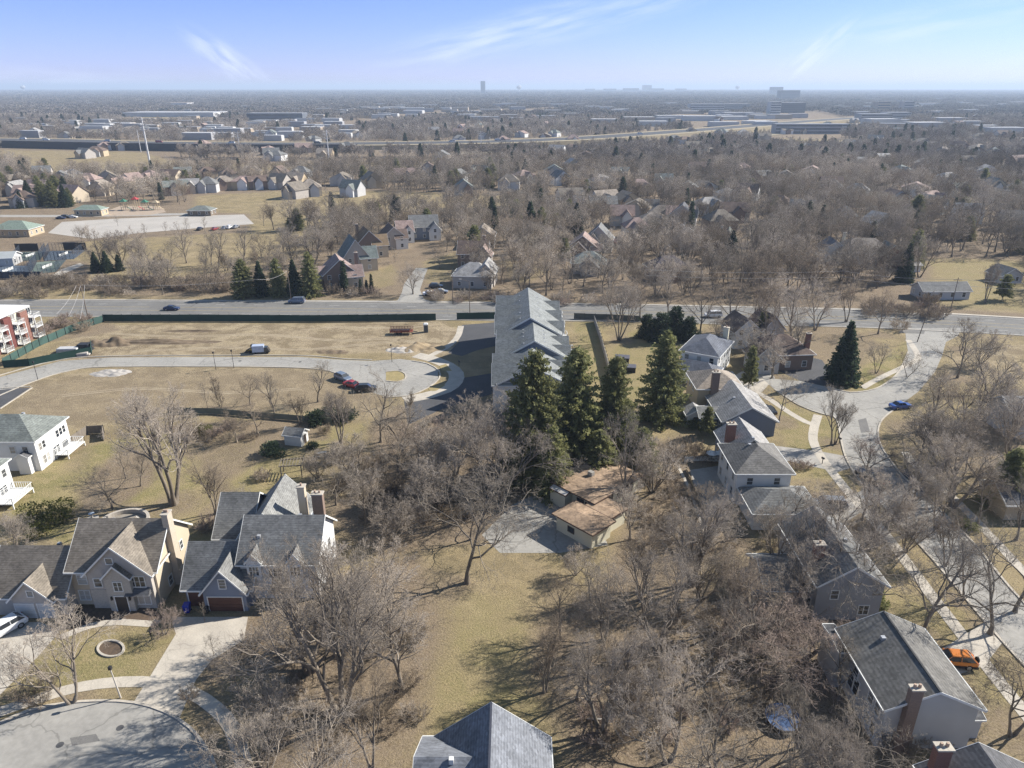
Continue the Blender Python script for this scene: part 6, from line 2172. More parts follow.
F_WHITE = mat('far_white_wall', (.5, .5, .49), (.38, .38, .38), scale=.05)
F_GREY = mat('far_grey_wall', (.34, .34, .35), (.26, .26, .27), scale=.05)
F_DARK = mat('far_dark_wall', (.12, .13, .15), (.09, .10, .12), scale=.05)
F_TAN = mat('far_tan_wall', (.40, .33, .26), (.33, .27, .2), scale=.05)
F_ROOF = mat('far_white_roof', (.46, .46, .46), (.33, .33, .34), scale=.02)
F_ROOFD = mat('far_grey_roof', (.28, .29, .31), (.22, .23, .25), scale=.02)
BX = [
    ('warehouse', 168, 117, 205, 90, 9, F_WHITE, F_ROOF, 'long white warehouse standing out far off at the upper left', 0),
    ('warehouse', 196, 140, 40, 22, 8, F_GREY, F_ROOF, 'low pale roofed hall left of the far highway', 0),
    ('store_building', 176, 106, 80, 60, 10, F_WHITE, F_TAN, 'small pale building on tan ground above the long white warehouse', 0),
    ('office_building', 275, 121, 110, 40, 14, F_DARK, F_ROOFD, 'dark office block left of the shopping strip', 2),
    ('office_building', 790, 113, 76, 36, 24, F_DARK, F_ROOFD, 'wide dark office slab at the right of the far highway', 5),
    ('office_building', 775, 114, 26, 30, 28, F_WHITE, F_ROOF, 'white office wing joined to the dark slab', 5),
    ('office_tower', 777, 98, 85, 70, 62, F_GREY, F_ROOFD, 'tall hazy tower over the dark office slab', 8),
    ('office_tower', 790, 100, 95, 70, 46, F_DARK, F_ROOFD, 'blocky hazy tower beside the tallest one at the right', 6),
    ('office_tower', 483, 97, 40, 40, 110, F_DARK, F_ROOFD, 'lone tall tower on the horizon left of centre', 14),
    ('office_tower', 647, 94.5, 120, 60, 85, F_GREY, F_ROOFD, 'tallest block in the cluster on the horizon right of centre', 6),
    ('office_building', 631, 95, 190, 60, 48, F_GREY, F_ROOFD, 'wide hazy block left of the tallest in the horizon cluster', 4),
    ('office_building', 656, 95, 190, 60, 46, F_GREY, F_ROOFD, 'wide hazy block right of the tallest in the horizon cluster', 4),
    ('office_building', 681, 95, 130, 60, 44, F_WHITE, F_ROOFD, 'pale hazy block between the horizon cluster and the water tower', 4),
    ('office_building', 590, 94.5, 130, 60, 40, F_GREY, F_ROOFD, 'faint hazy block farthest left in the horizon cluster', 4),
    ('office_building', 610, 94.7, 160, 60, 42, F_GREY, F_ROOFD, 'faint hazy block second from left in the horizon cluster', 4),
    ('office_building', 707, 111, 95, 40, 18, F_WHITE, F_ROOFD, 'striped office row right of centre above the highway', 3),
    ('office_building', 733, 110, 95, 40, 16, F_GREY, F_ROOFD, 'grey office row just right of the striped one', 3),
    ('apartment_block', 808, 134, 95, 18, 13, F_GREY, F_ROOFD, 'row of apartments along the straw coloured clearing', 3),
    ('apartment_block', 838, 133, 34, 18, 12, F_WHITE, F_ROOFD, 'bright end block of the apartments along the clearing', 3),
    ('apartment_block', 876, 122, 60, 30, 14, F_GREY, F_ROOFD, 'pale apartments behind the clearing at the right', 3),
    ('apartment_block', 898, 120, 50, 30, 14, F_WHITE, F_ROOFD, 'white apartments behind the clearing farther right', 3),
    ('office_building', 883, 112, 34, 30, 26, F_TAN, F_ROOFD, 'small cream block rising above the pale apartments', 4),
    ('office_building', 908, 112, 26, 30, 26, F_GREY, F_ROOFD, 'small grey block right of the cream one', 4),
    ('office_building', 115, 91.6, 300, 60, 50, F_GREY, F_ROOFD, 'faint hazy block on the left horizon', 4),
]
for nm, px, py, wm, dm, hm_, a_, b_, lab, bands in BX:
    block(nm, px, py, wm, dm, hm_, a_, b_, lab, bands=bands)
rs_b = np.random.RandomState(9)


def strip(P, n, wmin, wmax, lab, grp, hgt=(6, 9), nm='store_building'):
    for (px, py) in P:
        wm = rs_b.uniform(wmin, wmax)
        wi, ri = rs_b.randint(4), rs_b.randint(3)
        o = block(nm, px, py, wm, rs_b.uniform(.35, .6) * wm, rs_b.uniform(*hgt), [F_WHITE, F_GREY, F_TAN, F_WHITE][wi], [F_ROOF, F_ROOF, F_ROOFD][ri], None, group=grp, ang=rs_b.uniform(-10, 10))
        later(o, ['white', 'grey', 'tan', 'white'][wi], '', 'hall with %s flat roof' % ['white', 'white', 'grey'][ri], o.location.x, o.location.y, grp)


strip([(262, 136), (272, 141), (284, 132), (290, 138), (296, 127), (305, 122), (318, 119), (330, 122), (256, 128), (265, 124), (240, 133), (228, 134), (340, 115), (350, 112), (214, 130), (310, 130), (322, 112), (300, 118)], 0, 20, 42,
      'distant pale flat roofed shop left of centre', 'shops left of centre')
strip([(rs_b.uniform(205, 350), rs_b.uniform(107, 139)) for _i in range(26)] + [(rs_b.uniform(0, 200), rs_b.uniform(104, 134)) for _i in range(22)], 0, 14, 34,
      '', 'small shops and sheds at the upper left', (5, 8))
strip([(rs_b.uniform(350, 620), rs_b.uniform(103, 122)) for _i in range(26)] + [(rs_b.uniform(600, 1020), rs_b.uniform(103, 128)) for _i in range(34)], 0, 25, 60,
      '', 'small pale buildings on the plain', (6, 9))
strip([(362, 110), (378, 111), (395, 110), (412, 111), (428, 112), (446, 110), (460, 111), (470, 114), (430, 107), (400, 107), (380, 106), (490, 112), (340, 108), (500, 107)], 0, 30, 72,
      'distant white flat roofed building in the strip left of the lone tower', 'white buildings in the strip')
strip([(640, 121), (672, 119), (700, 121), (732, 120), (765, 119), (560, 106), (545, 106), (580, 106), (740, 117), (720, 115), (690, 114), (760, 125), (780, 119), (800, 118)], 0, 32, 75,
      'distant white flat roofed building beside the far highway', 'white buildings beside the far highway')
strip([(60, 108), (84, 104), (130, 106), (40, 114), (100, 124), (20, 122), (72, 128), (48, 132), (110, 130), (92, 133), (130, 128), (150, 131), (120, 127), (36, 128), (170, 128), (185, 126), (30, 138)], 0, 18, 40,
      'distant pale building among trees at the upper left', 'pale buildings at the upper left')
strip([(840, 108), (870, 105), (900, 103), (930, 106), (960, 104), (985, 108), (1005, 106), (1020, 104), (940, 100), (870, 100), (970, 126), (990, 130), (1010, 134), (930, 128), (895, 128), (950, 122)], 0, 30, 80,
      'distant pale building among trees at the upper right', 'pale buildings at the upper right')


# ------------------------------------------------------------ vehicles
def paint(name, c, metal=.2):
    return mat(name, c, tuple(x * .92 for x in c), scale=.5, rough=.28, metal=metal, spec=.5, coat=.6)


M_TYRE = mat('tyre_rubber', (.02, .02, .02), rough=.9)
M_RIM = mat('alloy_rim', (.42, .42, .43), rough=.35, metal=.7)
M_LENS = mat('headlight_lens', (.55, .56, .58), rough=.15, spec=.7)
M_RED = mat('tail_lens', (.30, .015, .012), rough=.25)

# body stations (x from the nose, z at hem, z at belt, half width) and cabin (x, z roof, half width roof)
CARS = {
    'sedan': dict(L=4.7, body=[(0, .42, .62, .70), (.12, .26, .74, .84), (.9, .2, .84, .90), (1.5, .2, .90, .91), (3.6, .2, .94, .91), (4.35, .22, .98, .88), (4.62, .3, .92, .82), (4.7, .45, .75, .72)],
                  cab=[(1.25, .90, .80), (2.05, 1.40, .60), (3.2, 1.43, .62), (4.1, .97, .78)], wheels=(.88, 3.72), r=.33),
    'suv': dict(L=4.8, body=[(0, .48, .72, .74), (.12, .32, .92, .88), (.8, .28, 1.02, .93), (1.35, .28, 1.08, .94), (3.8, .28, 1.10, .94), (4.55, .3, 1.10, .92), (4.72, .36, 1.0, .88), (4.8, .5, .85, .80)],
                cab=[(1.15, 1.06, .84), (1.85, 1.66, .68), (3.9, 1.70, .68), (4.6, 1.10, .84)], wheels=(.92, 3.80), r=.38),
    'van': dict(L=5.2, body=[(0, .45, .75, .78), (.12, .3, 1.0, .92), (.7, .26, 1.12, .96), (1.2, .26, 1.2, .97), (4.6, .26, 1.2, .97), (5.05, .3, 1.2, .95), (5.15, .4, 1.0, .92), (5.2, .5, .85, .85)],
                cab=[(.75, 1.14, .88), (1.6, 1.86, .76), (4.7, 1.92, .76), (5.08, 1.2, .90)], wheels=(.95, 4.15), r=.36),
    'pickup': dict(L=5.7, body=[(0, .5, .8, .80), (.12, .36, 1.02, .94), (.8, .34, 1.1, .98), (1.6, .34, 1.14, .98), (3.6, .34, 1.14, .98), (5.4, .38, 1.12, .97), (5.6, .42, 1.08, .95), (5.7, .55, .95, .9)],
                   cab=[(1.4, 1.12, .88), (2.1, 1.72, .72), (3.3, 1.74, .72), (3.75, 1.14, .86)], wheels=(1.0, 4.5), r=.42),
}


def car(kind, x, y, ang, color, label, group=None, px=True, small=False, name=None, cat=None):
    """heading ang: degrees, nose direction"""
    s = CARS[kind]
    if px:
        x, y = G(x, y)
    nm = name or {'sedan': 'parked_car', 'suv': 'sport_utility_car', 'van': 'minivan', 'pickup': 'pickup_truck'}[kind]
    r = empty(nm, (x, y, .03), R(ang), label, cat or {'pickup': 'pickup truck', 'van': 'van'}.get(kind, 'car'), group)
    L = s['L']
    b = MB()

    def X(v):
        return L / 2 - v
    rings = []
    for (bx, zh, zb, hw) in s['body']:
        rings.append([(X(bx), -hw * .9, zh), (X(bx), -hw, (zh + zb) / 2), (X(bx), -hw * .93, zb), (X(bx), hw * .93, zb), (X(bx), hw, (zh + zb) / 2), (X(bx), hw * .9, zh)])
    for A, B_ in zip(rings[:-1], rings[1:]):
        n = len(b.v)
        b.v += A + B_
        for i in range(6):
            j = (i + 1) % 6
            b.f.append((n + i, n + j, n + 6 + j, n + 6 + i))
    b.poly(rings[0])
    b.poly(list(reversed(rings[-1])))
    # cabin: glass band with painted roof and pillars
    c = s['cab']
    (x0, z0, w0), (x1, z1, w1), (x2, z2, w2), (x3, z3, w3) = c
    roof = MB()
    roof.prism([(X(x1), -w1, z1 - .05), (X(x2), -w2, z2 - .05), (X(x2), w2, z2 - .05), (X(x1), w1, z1 - .05)],
               [(X(x1 + .1), -w1 + .06, z1 + .03), (X(x2 - .1), -w2 + .06, z2 + .03), (X(x2 - .1), w2 - .06, z2 + .03), (X(x1 + .1), w1 - .06, z1 + .03)])
    for sgn in (-1, 1):
        for (xa, za, wa, xb, zb, wb) in ((x0, z0, w0, x1, z1, w1), (x3, z3, w3, x2, z2, w2), ((x1 + x2) / 2, z0, w0 + .01, (x1 + x2) / 2, z1, (w1 + w2) / 2 + .012)):
            roof.tube((X(xa), sgn * wa, za - .04), (X(xb), sgn * wb, zb), .045, .04, 4)
    b.build('body', color, r)
    roof.build('roof', color, r)
    g = MB()
    zlo = min(z0, z3) - .06
    g.prism([(X(x0), -w0, zlo), (X(x0), w0, zlo), (X(x3), w3, zlo), (X(x3), -w3, zlo)],
            [(X(x1), -w1 + .01, z1 - .04), (X(x1), w1 - .01, z1 - .04), (X(x2), w2 - .01, z2 - .04), (X(x2), -w2 + .01, z2 - .04)])
    g.build('window_glass', M_GLASS, r)
    if kind == 'pickup':
        MB().box(X(5.45), X(3.9), -.74, .74, 1.121, 1.135).build('bed_liner', M_DARK, r)
    rr = s['r']
    for wx in s['wheels']:
        for sgn in (-1, 1):
            y0 = sgn * (s['body'][3][3] - .2)
            y1 = sgn * (s['body'][3][3] + .015)
            w = MB().tube((X(wx), y0, rr), (X(wx), y1, rr), rr, rr, 16).build('wheel', M_TYRE, r)
            if not small:
                MB().tube((X(wx), y1, rr), (X(wx), y1 + sgn * .012, rr), rr * .62, rr * .58, 12).build('rim', M_RIM, w)
    bz = s['body'][1][2]
    hw = s['body'][1][3]
    for sgn in (-1, 1):
        MB().box(X(.16), X(.03), sgn * hw * .62 - .17, sgn * hw * .62 + .17, bz - .2, bz - .04).build('headlight', M_LENS, r)
        xb = s['body'][-2][0]
        MB().box(X(xb + .07), X(xb - .08), sgn * hw * .78 - .12, sgn * hw * .78 + .12, bz - .1, bz + .08).build('tail_light', M_RED, r)
    if not small:
        pl_ = MB().box(X(L + .012), X(L - .02), -.26, .26, .52, .66)
        pl_.build('number_plate', M_WHITE, r)
        for sgn in (-1, 1):
            MB().box(X(x0 + .55), X(x0 + .38), sgn * (w0 + .2) - .1, sgn * (w0 + .2) + .1, z0 + .02, z0 + .17).build('side_mirror', color, r)
    return r


P_ORANGE = paint('orange_paint', (.62, .20, .03))
P_WHITE = paint('white_paint', (.74, .74, .74), 0)
P_DARK = paint('charcoal_paint', (.03, .032, .036))
P_NAVY = paint('navy_paint', (.02, .035, .10))
P_BLUE = paint('bright_blue_paint', (.04, .10, .34))
P_SILVER = paint('silver_paint', (.40, .41, .42), .5)
P_RED = paint('red_paint', (.36, .025, .03))
P_STEEL = paint('steel_blue_paint', (.17, .21, .28))

j = car('suv', 952, 664, 172, P_ORANGE, 'bright orange car on the driveway beside the long grey house')
MB().box(-2.38, 1.2, -.955, .955, .30, .62).build('sill_cladding', M_DARK, j)
sp_ = MB().tube((-2.42, 0, .95), (-2.62, 0, .95), .36, .36, 16).build('spare_wheel', M_TYRE, j)
car('suv', 6, 632, -122, P_WHITE, 'white car on the driveway at the left frame edge')
car('pickup', 871, 481, 118, P_DARK, 'dark pickup truck parked at the kerb of the right street', )
car('van', 829, 508, 172, P_SILVER, 'silver van on the driveway behind branches right of the low garage')
car('sedan', 900, 408, 12, P_BLUE, 'bright blue car parked on the right street below the corner lawn')
car('sedan', 768, 412, 100, P_DARK, 'dark car on the driveway right of the dusty blue house', small=True)
car('sedan', 172, 310, 0, P_NAVY, 'dark navy car alone on the main road at the left', name='moving_car')
car('van', 297, 303, 180, P_STEEL, 'steel blue van on the main road below the spruce clump', name='moving_car')
car('van', 713, 317, 180, P_WHITE, 'white van on the main road behind the tall trees right of centre', name='moving_car')
car('suv', 343, 380, -40, P_STEEL, 'grey car, leftmost of the three parked at the middle cul-de-sac')
car('sedan', 353, 387, -28, P_RED, 'red car parked between the grey and the dark one at the middle cul-de-sac')
car('suv', 366, 391, 8, P_DARK, 'dark car, rightmost of the three parked at the middle cul-de-sac')
for px, py, a, k, c, lab in ((436, 288, 0, 'suv', P_DARK, 'dark car on the drive right of the side street junction'), (441, 293, 0, 'sedan', P_SILVER, 'silver car in front of the dark one right of the junction'), (430, 295, 10, 'sedan', P_WHITE, 'white car nearest the side street right of the junction'),
                             (840, 273, 5, 'suv', P_DARK, 'dark car in front of the largest hip roofed house'), (850, 272, 0, 'sedan', P_STEEL, 'grey car beside the dark one at the largest hip roofed house'),
                             (614, 243, 90, 'sedan', P_RED, 'red car on a drive right of the grey double gable'), (200, 230, 90, 'sedan', P_DARK, 'dark car alone in the park car park'),
                             (225, 229, 80, 'sedan', P_STEEL, 'steel blue car, left in the row at the right end of the car park'), (230, 228.5, 80, 'suv', P_WHITE, 'white car in the row at the right end of the car park'), (236, 228, 80, 'sedan', P_SILVER, 'silver car in the row at the right end of the car park'), (215, 230, 80, 'sedan', P_RED, 'dark red car in the middle of the park car park'),
                             (61, 219, 0, 'sedan', P_NAVY, 'navy car by the park building drive'), (66, 218, 0, 'suv', P_DARK, 'black car beside the navy one by the park building'), (73, 218, 0, 'sedan', P_WHITE, 'white car beside the playground drive')):
    car(k, px, py, a, c, lab, small=True)
for i, (px, c) in enumerate(((24, P_WHITE), (47, P_WHITE), (108, P_SILVER), (160, P_RED), (232, P_WHITE), (318, P_DARK), (452, P_WHITE), (498, P_SILVER), (575, P_DARK), (640, P_WHITE))):
    x_, y_ = G(px, [143.5, 144.5, 146, 147, 148, 148, 146.5, 145, 142, 138][i])
    o_ = car('van', x_, y_, 0 if i % 2 else 180, c, ('first', 'second', 'third', 'fourth', 'fifth', 'sixth', 'seventh', 'eighth', 'ninth', 'tenth')[i] + ' tiny vehicle from left on the far highway', 'vehicles on the far highway', px=False, small=True, name='moving_car')
    o_.location.z = 4.65
    o_.scale = (1.5, 1.2, 1.3)

# building plot: work truck, loader, trailer, portable toilet, heaps
x, y = G(262, 353)
t_ = empty('work_truck', (x, y, 0), R(10), 'work truck with a pale blue box body beside the service lane', 'truck')
t_.scale = (.72, .8, .72)
MB().box(-3.0, .9, -1.1, 1.1, .75, 3.0).build('box_body', mat('pale_blue_panel', (.42, .48, .60), rough=.4), t_)
MB().prism([(1.0, -1, .5), (2.9, -1, .5), (2.9, 1, .5), (1.0, 1, .5)], [(1.0, -.95, 2.3), (2.1, -.9, 2.3), (2.1, .9, 2.3), (1.0, .95, 2.3)]).build('cab', P_DARK, t_)
MB().box(-3.0, 2.6, -.5, .5, .45, .74).build('chassis', M_DARK, t_)
for wx in (-2.0, 2.0):
    for sg in (-1, 1):
        MB().tube((wx, sg * .85, .42), (wx, sg * 1.1, .42), .42, .42, 14).build('wheel', M_TYRE, t_)
x, y = G(254, 352)
t_ = empty('skid_loader', (x, y, 0), R(170), 'small yellow skid loader left of the work truck', 'loader')
M_YPAINT = mat('yellow_machine_paint', (.55, .36, .03), rough=.4)
MB().prism([(-1.2, -.7, .35), (.9, -.7, .35), (.9, .7, .35), (-1.2, .7, .35)], [(-1.3, -.65, 1.2), (.5, -.65, 1.0), (.5, .65, 1.0), (-1.3, .65, 1.2)]).build('body', M_YPAINT, t_)
MB().box(-.7, .5, -.45, .45, 1.0, 2.05).build('cab', M_DARK, t_)
for sg in (-1, 1):
    MB().tube((-1.1, sg * .8, 1.3), (1.3, sg * .8, .5), .1, .08, 6).build('lift_arm', M_YPAINT, t_)
    for wx in (-.7, .5):
        MB().tube((wx, sg * .7, .38), (wx, sg * .95, .38), .38, .38, 12).build('wheel', M_TYRE, t_)
MB().prism([(1.3, -.9, .1), (2.1, -.9, .05), (2.1, .9, .05), (1.3, .9, .1)], [(1.3, -.9, .8), (1.5, -.9, .8), (1.5, .9, .8), (1.3, .9, .8)]).build('bucket', M_DARK, t_)
x, y = G(402, 334)
t_ = empty('flatbed_trailer', (x, y, 0), R(2), 'rusty red flatbed trailer with slatted sides on the bare plot', 'trailer')
M_RUSTR = mat('rust_red_steel', (.25, .07, .045), (.16, .06, .045), rough=.8)
MB().box(-3.2, 3.0, -1.1, 1.1, .75, .95).build('deck', M_RUSTR, t_)
rb_ = MB()
for i in range(9):
    for sg in (-1, 1):
        rb_.box(-3.1 + i * .75, -3.0 + i * .75, sg * 1.12 - .04, sg * 1.12 + .04, .9, 1.9)
for sg in (-1, 1):
    for z in (1.3, 1.75):
        rb_.box(-3.2, 3.0, sg * 1.19 - .02, sg * 1.19 + .02, z, z + .14)
rb_.build('side_rail', M_RUSTR, t_)
MB().box(3.0, 4.2, -.08, .08, .6, .75).build('drawbar', M_DARK, t_)
MB().box(-2.8, 2.2, -.8, .8, .955, 1.3).build('load', M_DARK, t_)
for wx in (-1.2, -.2):
    for sg in (-1, 1):
        MB().tube((wx, sg * .95, .38), (wx, sg * 1.18, .38), .38, .38, 12).build('wheel', M_TYRE, t_)
x, y = G(426, 332)
t_ = empty('portable_toilet', (x, y, 0), R(8), 'grey portable toilet standing on the bare plot near the townhouse drive', 'portable toilet')
M_PT = mat('grey_plastic', (.19, .21, .23), rough=.5)
MB().box(-.6, .6, -.6, .6, 0, 2.2).build('cabin', M_PT, t_)
MB().prism([(-.65, -.65, 2.2), (.65, -.65, 2.2), (.65, .65, 2.2), (-.65, .65, 2.2)], [(-.4, -.4, 2.55), (.4, -.4, 2.55), (.4, .4, 2.55), (-.4, .4, 2.55)]).build('roof', M_WHITE, t_)
MB().box(-.42, .42, -.64, -.603, .1, 2.0).build('door', mat('dark_plastic_door', (.08, .09, .1), rough=.5), t_)


def heap(name, px, py, sx, sy, h, m, label, seed=1, n=34, rz=0, cat='heap'):
    x, y = G(px, py)
    rs = np.random.RandomState(seed)
    gx, gy = np.meshgrid(np.linspace(-1, 1, n), np.linspace(-1, 1, n))
    rr = np.sqrt(gx ** 2 + gy ** 2)
    base = np.clip(1 - rr, 0, 1) ** .9
    z = base.copy()
    for k in range(10):
        a = rs.rand() * 6.28
        f = rs.uniform(4, 16)
        z += base ** .5 * np.sin((gx * math.cos(a) * sx / max(sx, sy) * 1.6 + gy * math.sin(a)) * f + rs.rand() * 6) * .9 / f
    V = np.stack([gx * sx, gy * sy, np.maximum(z, 0) * h - .04], -1).reshape(-1, 3)
    i = np.arange(n - 1)[:, None] * n + np.arange(n - 1)[None]
    q = np.stack([i, i + 1, i + n + 1, i + n], -1).reshape(-1, 4)
    o = link(name, mkmesh(name, V, quads=q, smooth=True), m, None, (x, y, 0), R(rz))
    return tag(o, label, cat)


M_SOIL = mat('brown_soil', (.20, .15, .10), (.12, .09, .06), scale=.8, rough=.95, fine=.2, bump=.5)
M_GRAV = mat('pale_gravel', (.42, .39, .35), (.30, .28, .26), scale=1.5, rough=.95, fine=.2, bump=.5)
heap('soil_heap', 112, 343, 7, 3.5, 1.3, M_SOIL, 'rounded brown soil heap at the left end of the long spoil bank', 3)
heap('soil_heap', 155, 342, 18, 2.2, .7, M_SOIL, 'long low brown spoil bank across the left part of the plot', 4, 60)
heap('soil_heap', 192, 331, 9, 1.2, .35, M_SOIL, 'thin dark strip of turned soil on the upper left of the plot', 5)
heap('gravel_heap', 402, 350, 4.2, 2.6, .7, M_GRAV, 'pale gravel heap on the plot near the trailer', 6)
heap('soil_heap', 420, 348, 7, 3.6, 1.0, mat('tan_soil', (.33, .26, .17), (.24, .18, .11), scale=.6, rough=.95, bump=.5, fine=.2), 'tan soil mound at the right end of the plot', 7)
heap('soil_heap', 333, 352, 4.5, 1.8, .4, M_SOIL, 'small brown soil patch in the middle of the plot', 8)
heap('gravel_heap', 111, 373, 5, 2.6, .6, M_GRAV, 'low pale rubble heap below the service lane', 9)


# ------------------------------------------------------------ fences
def fence(name, pts, h, m, label, post=M_DARK, pm=2.8, world=False, rail=True, lean=0.0, thick=.05, pr=.05):
    W_ = [p if world else G(*p) for p in pts]
    x0, y0 = W_[0]
    r = empty(name, (x0, y0, 0), 0, label, 'fence')
    rs = random.Random(len(label))
    sc_ = MB()
    posts = []
    for (ax, ay), (bx, by) in zip(W_[:-1], W_[1:]):
        L = math.hypot(bx - ax, by - ay)
        n = max(1, round(L / pm))
        dx, dy = (bx - ax) / L, (by - ay) / L
        nx_, ny_ = -dy * thick / 2, dx * thick / 2
        for i in range(n):
            a, b = i / n, (i + 1) / n
            A = (ax - x0 + (bx - ax) * a, ay - y0 + (by - ay) * a)
            B_ = (ax - x0 + (bx - ax) * b - dx * .01, ay - y0 + (by - ay) * b - dy * .01)
            dip = rs.uniform(0, .1) * lean
            sc_.prism([(A[0] - nx_, A[1] - ny_, .05), (B_[0] - nx_, B_[1] - ny_, .05), (B_[0] + nx_, B_[1] + ny_, .05), (A[0] + nx_, A[1] + ny_, .05)],
                      [(A[0] - nx_, A[1] - ny_, h - dip), (B_[0] - nx_, B_[1] - ny_, h - dip * .3), (B_[0] + nx_, B_[1] + ny_, h - dip * .3), (A[0] + nx_, A[1] + ny_, h - dip)])
            posts.append((A[0] + nx_ * 3.0, A[1] + ny_ * 3.0))
    sc_.build('fence_panel', m, r)
    pm_ = MB().box(-pr, pr, -pr, pr, -.2, h + .1)
    me = pm_.mesh('post')
    me.materials.append(post)
    for p in posts[:98]:
        link('post', me, None, r, (p[0], p[1], 0))
    return r


M_SCREEN = mat('green_windscreen', (.018, .055, .045), (.012, .038, .032), scale=.3, rough=.75)
M_SCREEN2 = mat('bleached_green_windscreen', (.055, .105, .09), (.035, .07, .06), scale=.3, rough=.7)
fence('construction_fence', [(104, 321.5), (200, 321.5), (320, 322), (436, 320.5)], 2.1, M_SCREEN, 'long dark green screened fence along the near side of the main road', lean=1)
fence('construction_fence', [(457, 319.5), (500, 318.5)], 2.0, M_SCREEN, 'short dark green fence piece left of the white townhouses', lean=1)
fence('construction_fence', [(574, 319), (606, 320), (640, 322)], 1.8, mat('grey_green_screen', (.09, .10, .09), rough=.8), 'grey green screened fence behind the garden lawn right of the townhouses', lean=1)
fence('construction_fence', [(104, 322), (74, 331), (40, 346), (4, 366)], 2.0, M_SCREEN2, 'faded teal screened fence running down left from the corner of the plot', lean=1)
fence('construction_fence', [(4, 368), (30, 366), (60, 360), (92, 354), (92, 346)], 1.9, M_SCREEN, 'dark green fence bending round the material store at the left of the plot', lean=1)
fence('mesh_fence', [(168, 413), (215, 414), (275, 419), (332, 424)], 1.3, mat('dull_green_mesh', (.17, .18, .14), rough=.9), 'long dull green mesh fence across the back of the left gardens')
fence('board_fence', [(70, 446), (88, 434), (104, 433), (104, 441)], 1.7, M_WOOD, 'grey board fence between the white two storey house and the garden')
fence('board_fence', [(594, 322), (600, 340), (606, 362), (613, 392)], 1.9, mat('silvered_boards', (.36, .33, .29), (.26, .24, .21), scale=1.5, rough=.9), 'weathered board fence running toward us between two lawns right of the townhouses', thick=.12, pr=.09)
fence('board_fence', [(686, 470), (694, 490), (704, 516), (712, 545)], .5, mat('pale_timber', (.42, .34, .22), rough=.9), 'low pale timber edging right of the narrow garden path')
fence('board_fence', [(684, 462), (700, 461), (724, 462)], 1.0, M_WHITE, 'low white fence above the patio of the white house')

# material store by the fence: bundles under sheets
for px, py, l, w, h, m, lab in ((68, 352, 5, 2.2, 1.2, mat('white_sheet', (.5, .5, .5), rough=.5), 'pile of building material under a white sheet'), (76, 356, 6, 1.6, .9, M_GRAV, 'pale stacked slabs in the fenced store'), (86, 350, 3, 2.2, 1.8, M_DARK, 'black heaped load at the right of the fenced store')):
    x, y = G(px, py)
    mb = MB()
    rs_ = random.Random(px)
    for k in range(4):
        a = rs_.uniform(-.3, .3)
        mb.prism([(-l / 2 + a, -w / 2, k * h / 4), (l / 2 + a, -w / 2, k * h / 4), (l / 2 + a, w / 2, k * h / 4), (-l / 2 + a, w / 2, k * h / 4)],
                 [(-l / 2 + a + .15, -w / 2 + .1, (k + .92) * h / 4), (l / 2 + a - .1, -w / 2 + .15, (k + .92) * h / 4), (l / 2 + a - .15, w / 2 - .1, (k + .92) * h / 4), (-l / 2 + a + .1, w / 2 - .1, (k + .92) * h / 4)])
    tag(mb.build('material_stack', m, None, (x, y, 0), rs_.uniform(0, .6)), lab, 'stack')

# ------------------------------------------------------------ fenced courts at the left
M_COURT = mat('blue_court', (.13, .165, .21), (.10, .13, .17), scale=.2, rough=.8)
M_COURTG = mat('green_court', (.16, .20, .175), (.12, .155, .135), scale=.2, rough=.8)
M_CHAIN = mat('navy_fence_mesh', (.05, .065, .09), rough=.7)
courts = [([(-6, 265), (34, 266), (26, 277), (-22, 276)], M_COURT, 'lower left'), ([(37, 262), (66, 260), (56, 272), (30, 275)], M_COURTG, 'lower right'), ([(22, 252), (46, 251), (40, 260), (14, 261)], M_COURTG, 'upper left'), ([(50, 251), (86, 250), (74, 259), (44, 261)], M_COURT, 'upper right')]
for P, m, w_ in courts:
    sheet('court_surface', P, m, .02)
    wp = [G(*p) for p in P]
    x0, y0 = wp[0]
    r = empty('court_fence', (x0, y0, 0), 0, 'open navy wire fence round the %s of the four blue and green courts' % w_, 'fence')
    mb = MB()
    for (ax, ay), (bx, by) in zip(wp, wp[1:] + wp[:1]):
        L = math.hypot(bx - ax, by - ay)
        n = max(2, int(L / 1.2))
        for i in range(n + 1):
            px_, py_ = ax - x0 + (bx - ax) * i / n, ay - y0 + (by - ay) * i / n
            mb.box(px_ - .04, px_ + .04, py_ - .04, py_ + .04, 0, 3.4)
        for z in [.2 + .45 * q for q in range(8)]:
            mb.tube((ax - x0, ay - y0, z), (bx - x0, by - y0, z), .05, .05, 4)
    mb.build('wire_frame', M_CHAIN, r)
    cx, cy = sum(p[0] for p in wp) / 4 - x0, sum(p[1] for p in wp) / 4 - y0
    MB().box(cx - .04, cx + .04, cy - 3, cy + 3, .05, .95).build('net', M_WHITE, r)
for px, py, lab in ((28, 253, 'black screen panel standing left among the courts'), (76, 252, 'black screen panel standing right among the courts')):
    x, y = G(px, py)
    r = empty('screen_panel', (x, y, 0), 0, lab, 'screen')
    MB().box(-4.6, 4.6, -.06, .06, .8, 3.8).build('screen_cloth', M_DARK, r)
    for dx in (-4.5, -1.5, 1.5, 4.5):
        MB().box(dx - .06, dx + .06, .065, .18, 0, 3.9).build('post', M_DARK, r)
x, y = G(28, 279)
r = empty('court_windscreen', (x, y, 0), 0, 'dark low windscreen along the near edge of the courts', 'fence')
MB().box(-17, 5, -.05, .05, .1, 2.6).build('screen_cloth', M_CHAIN, r)
for i in range(9):
    MB().box(-17 + i * 2.7, -16.9 + i * 2.7, -.16, -.055, 0, 2.8).build('post', M_DARK, r)

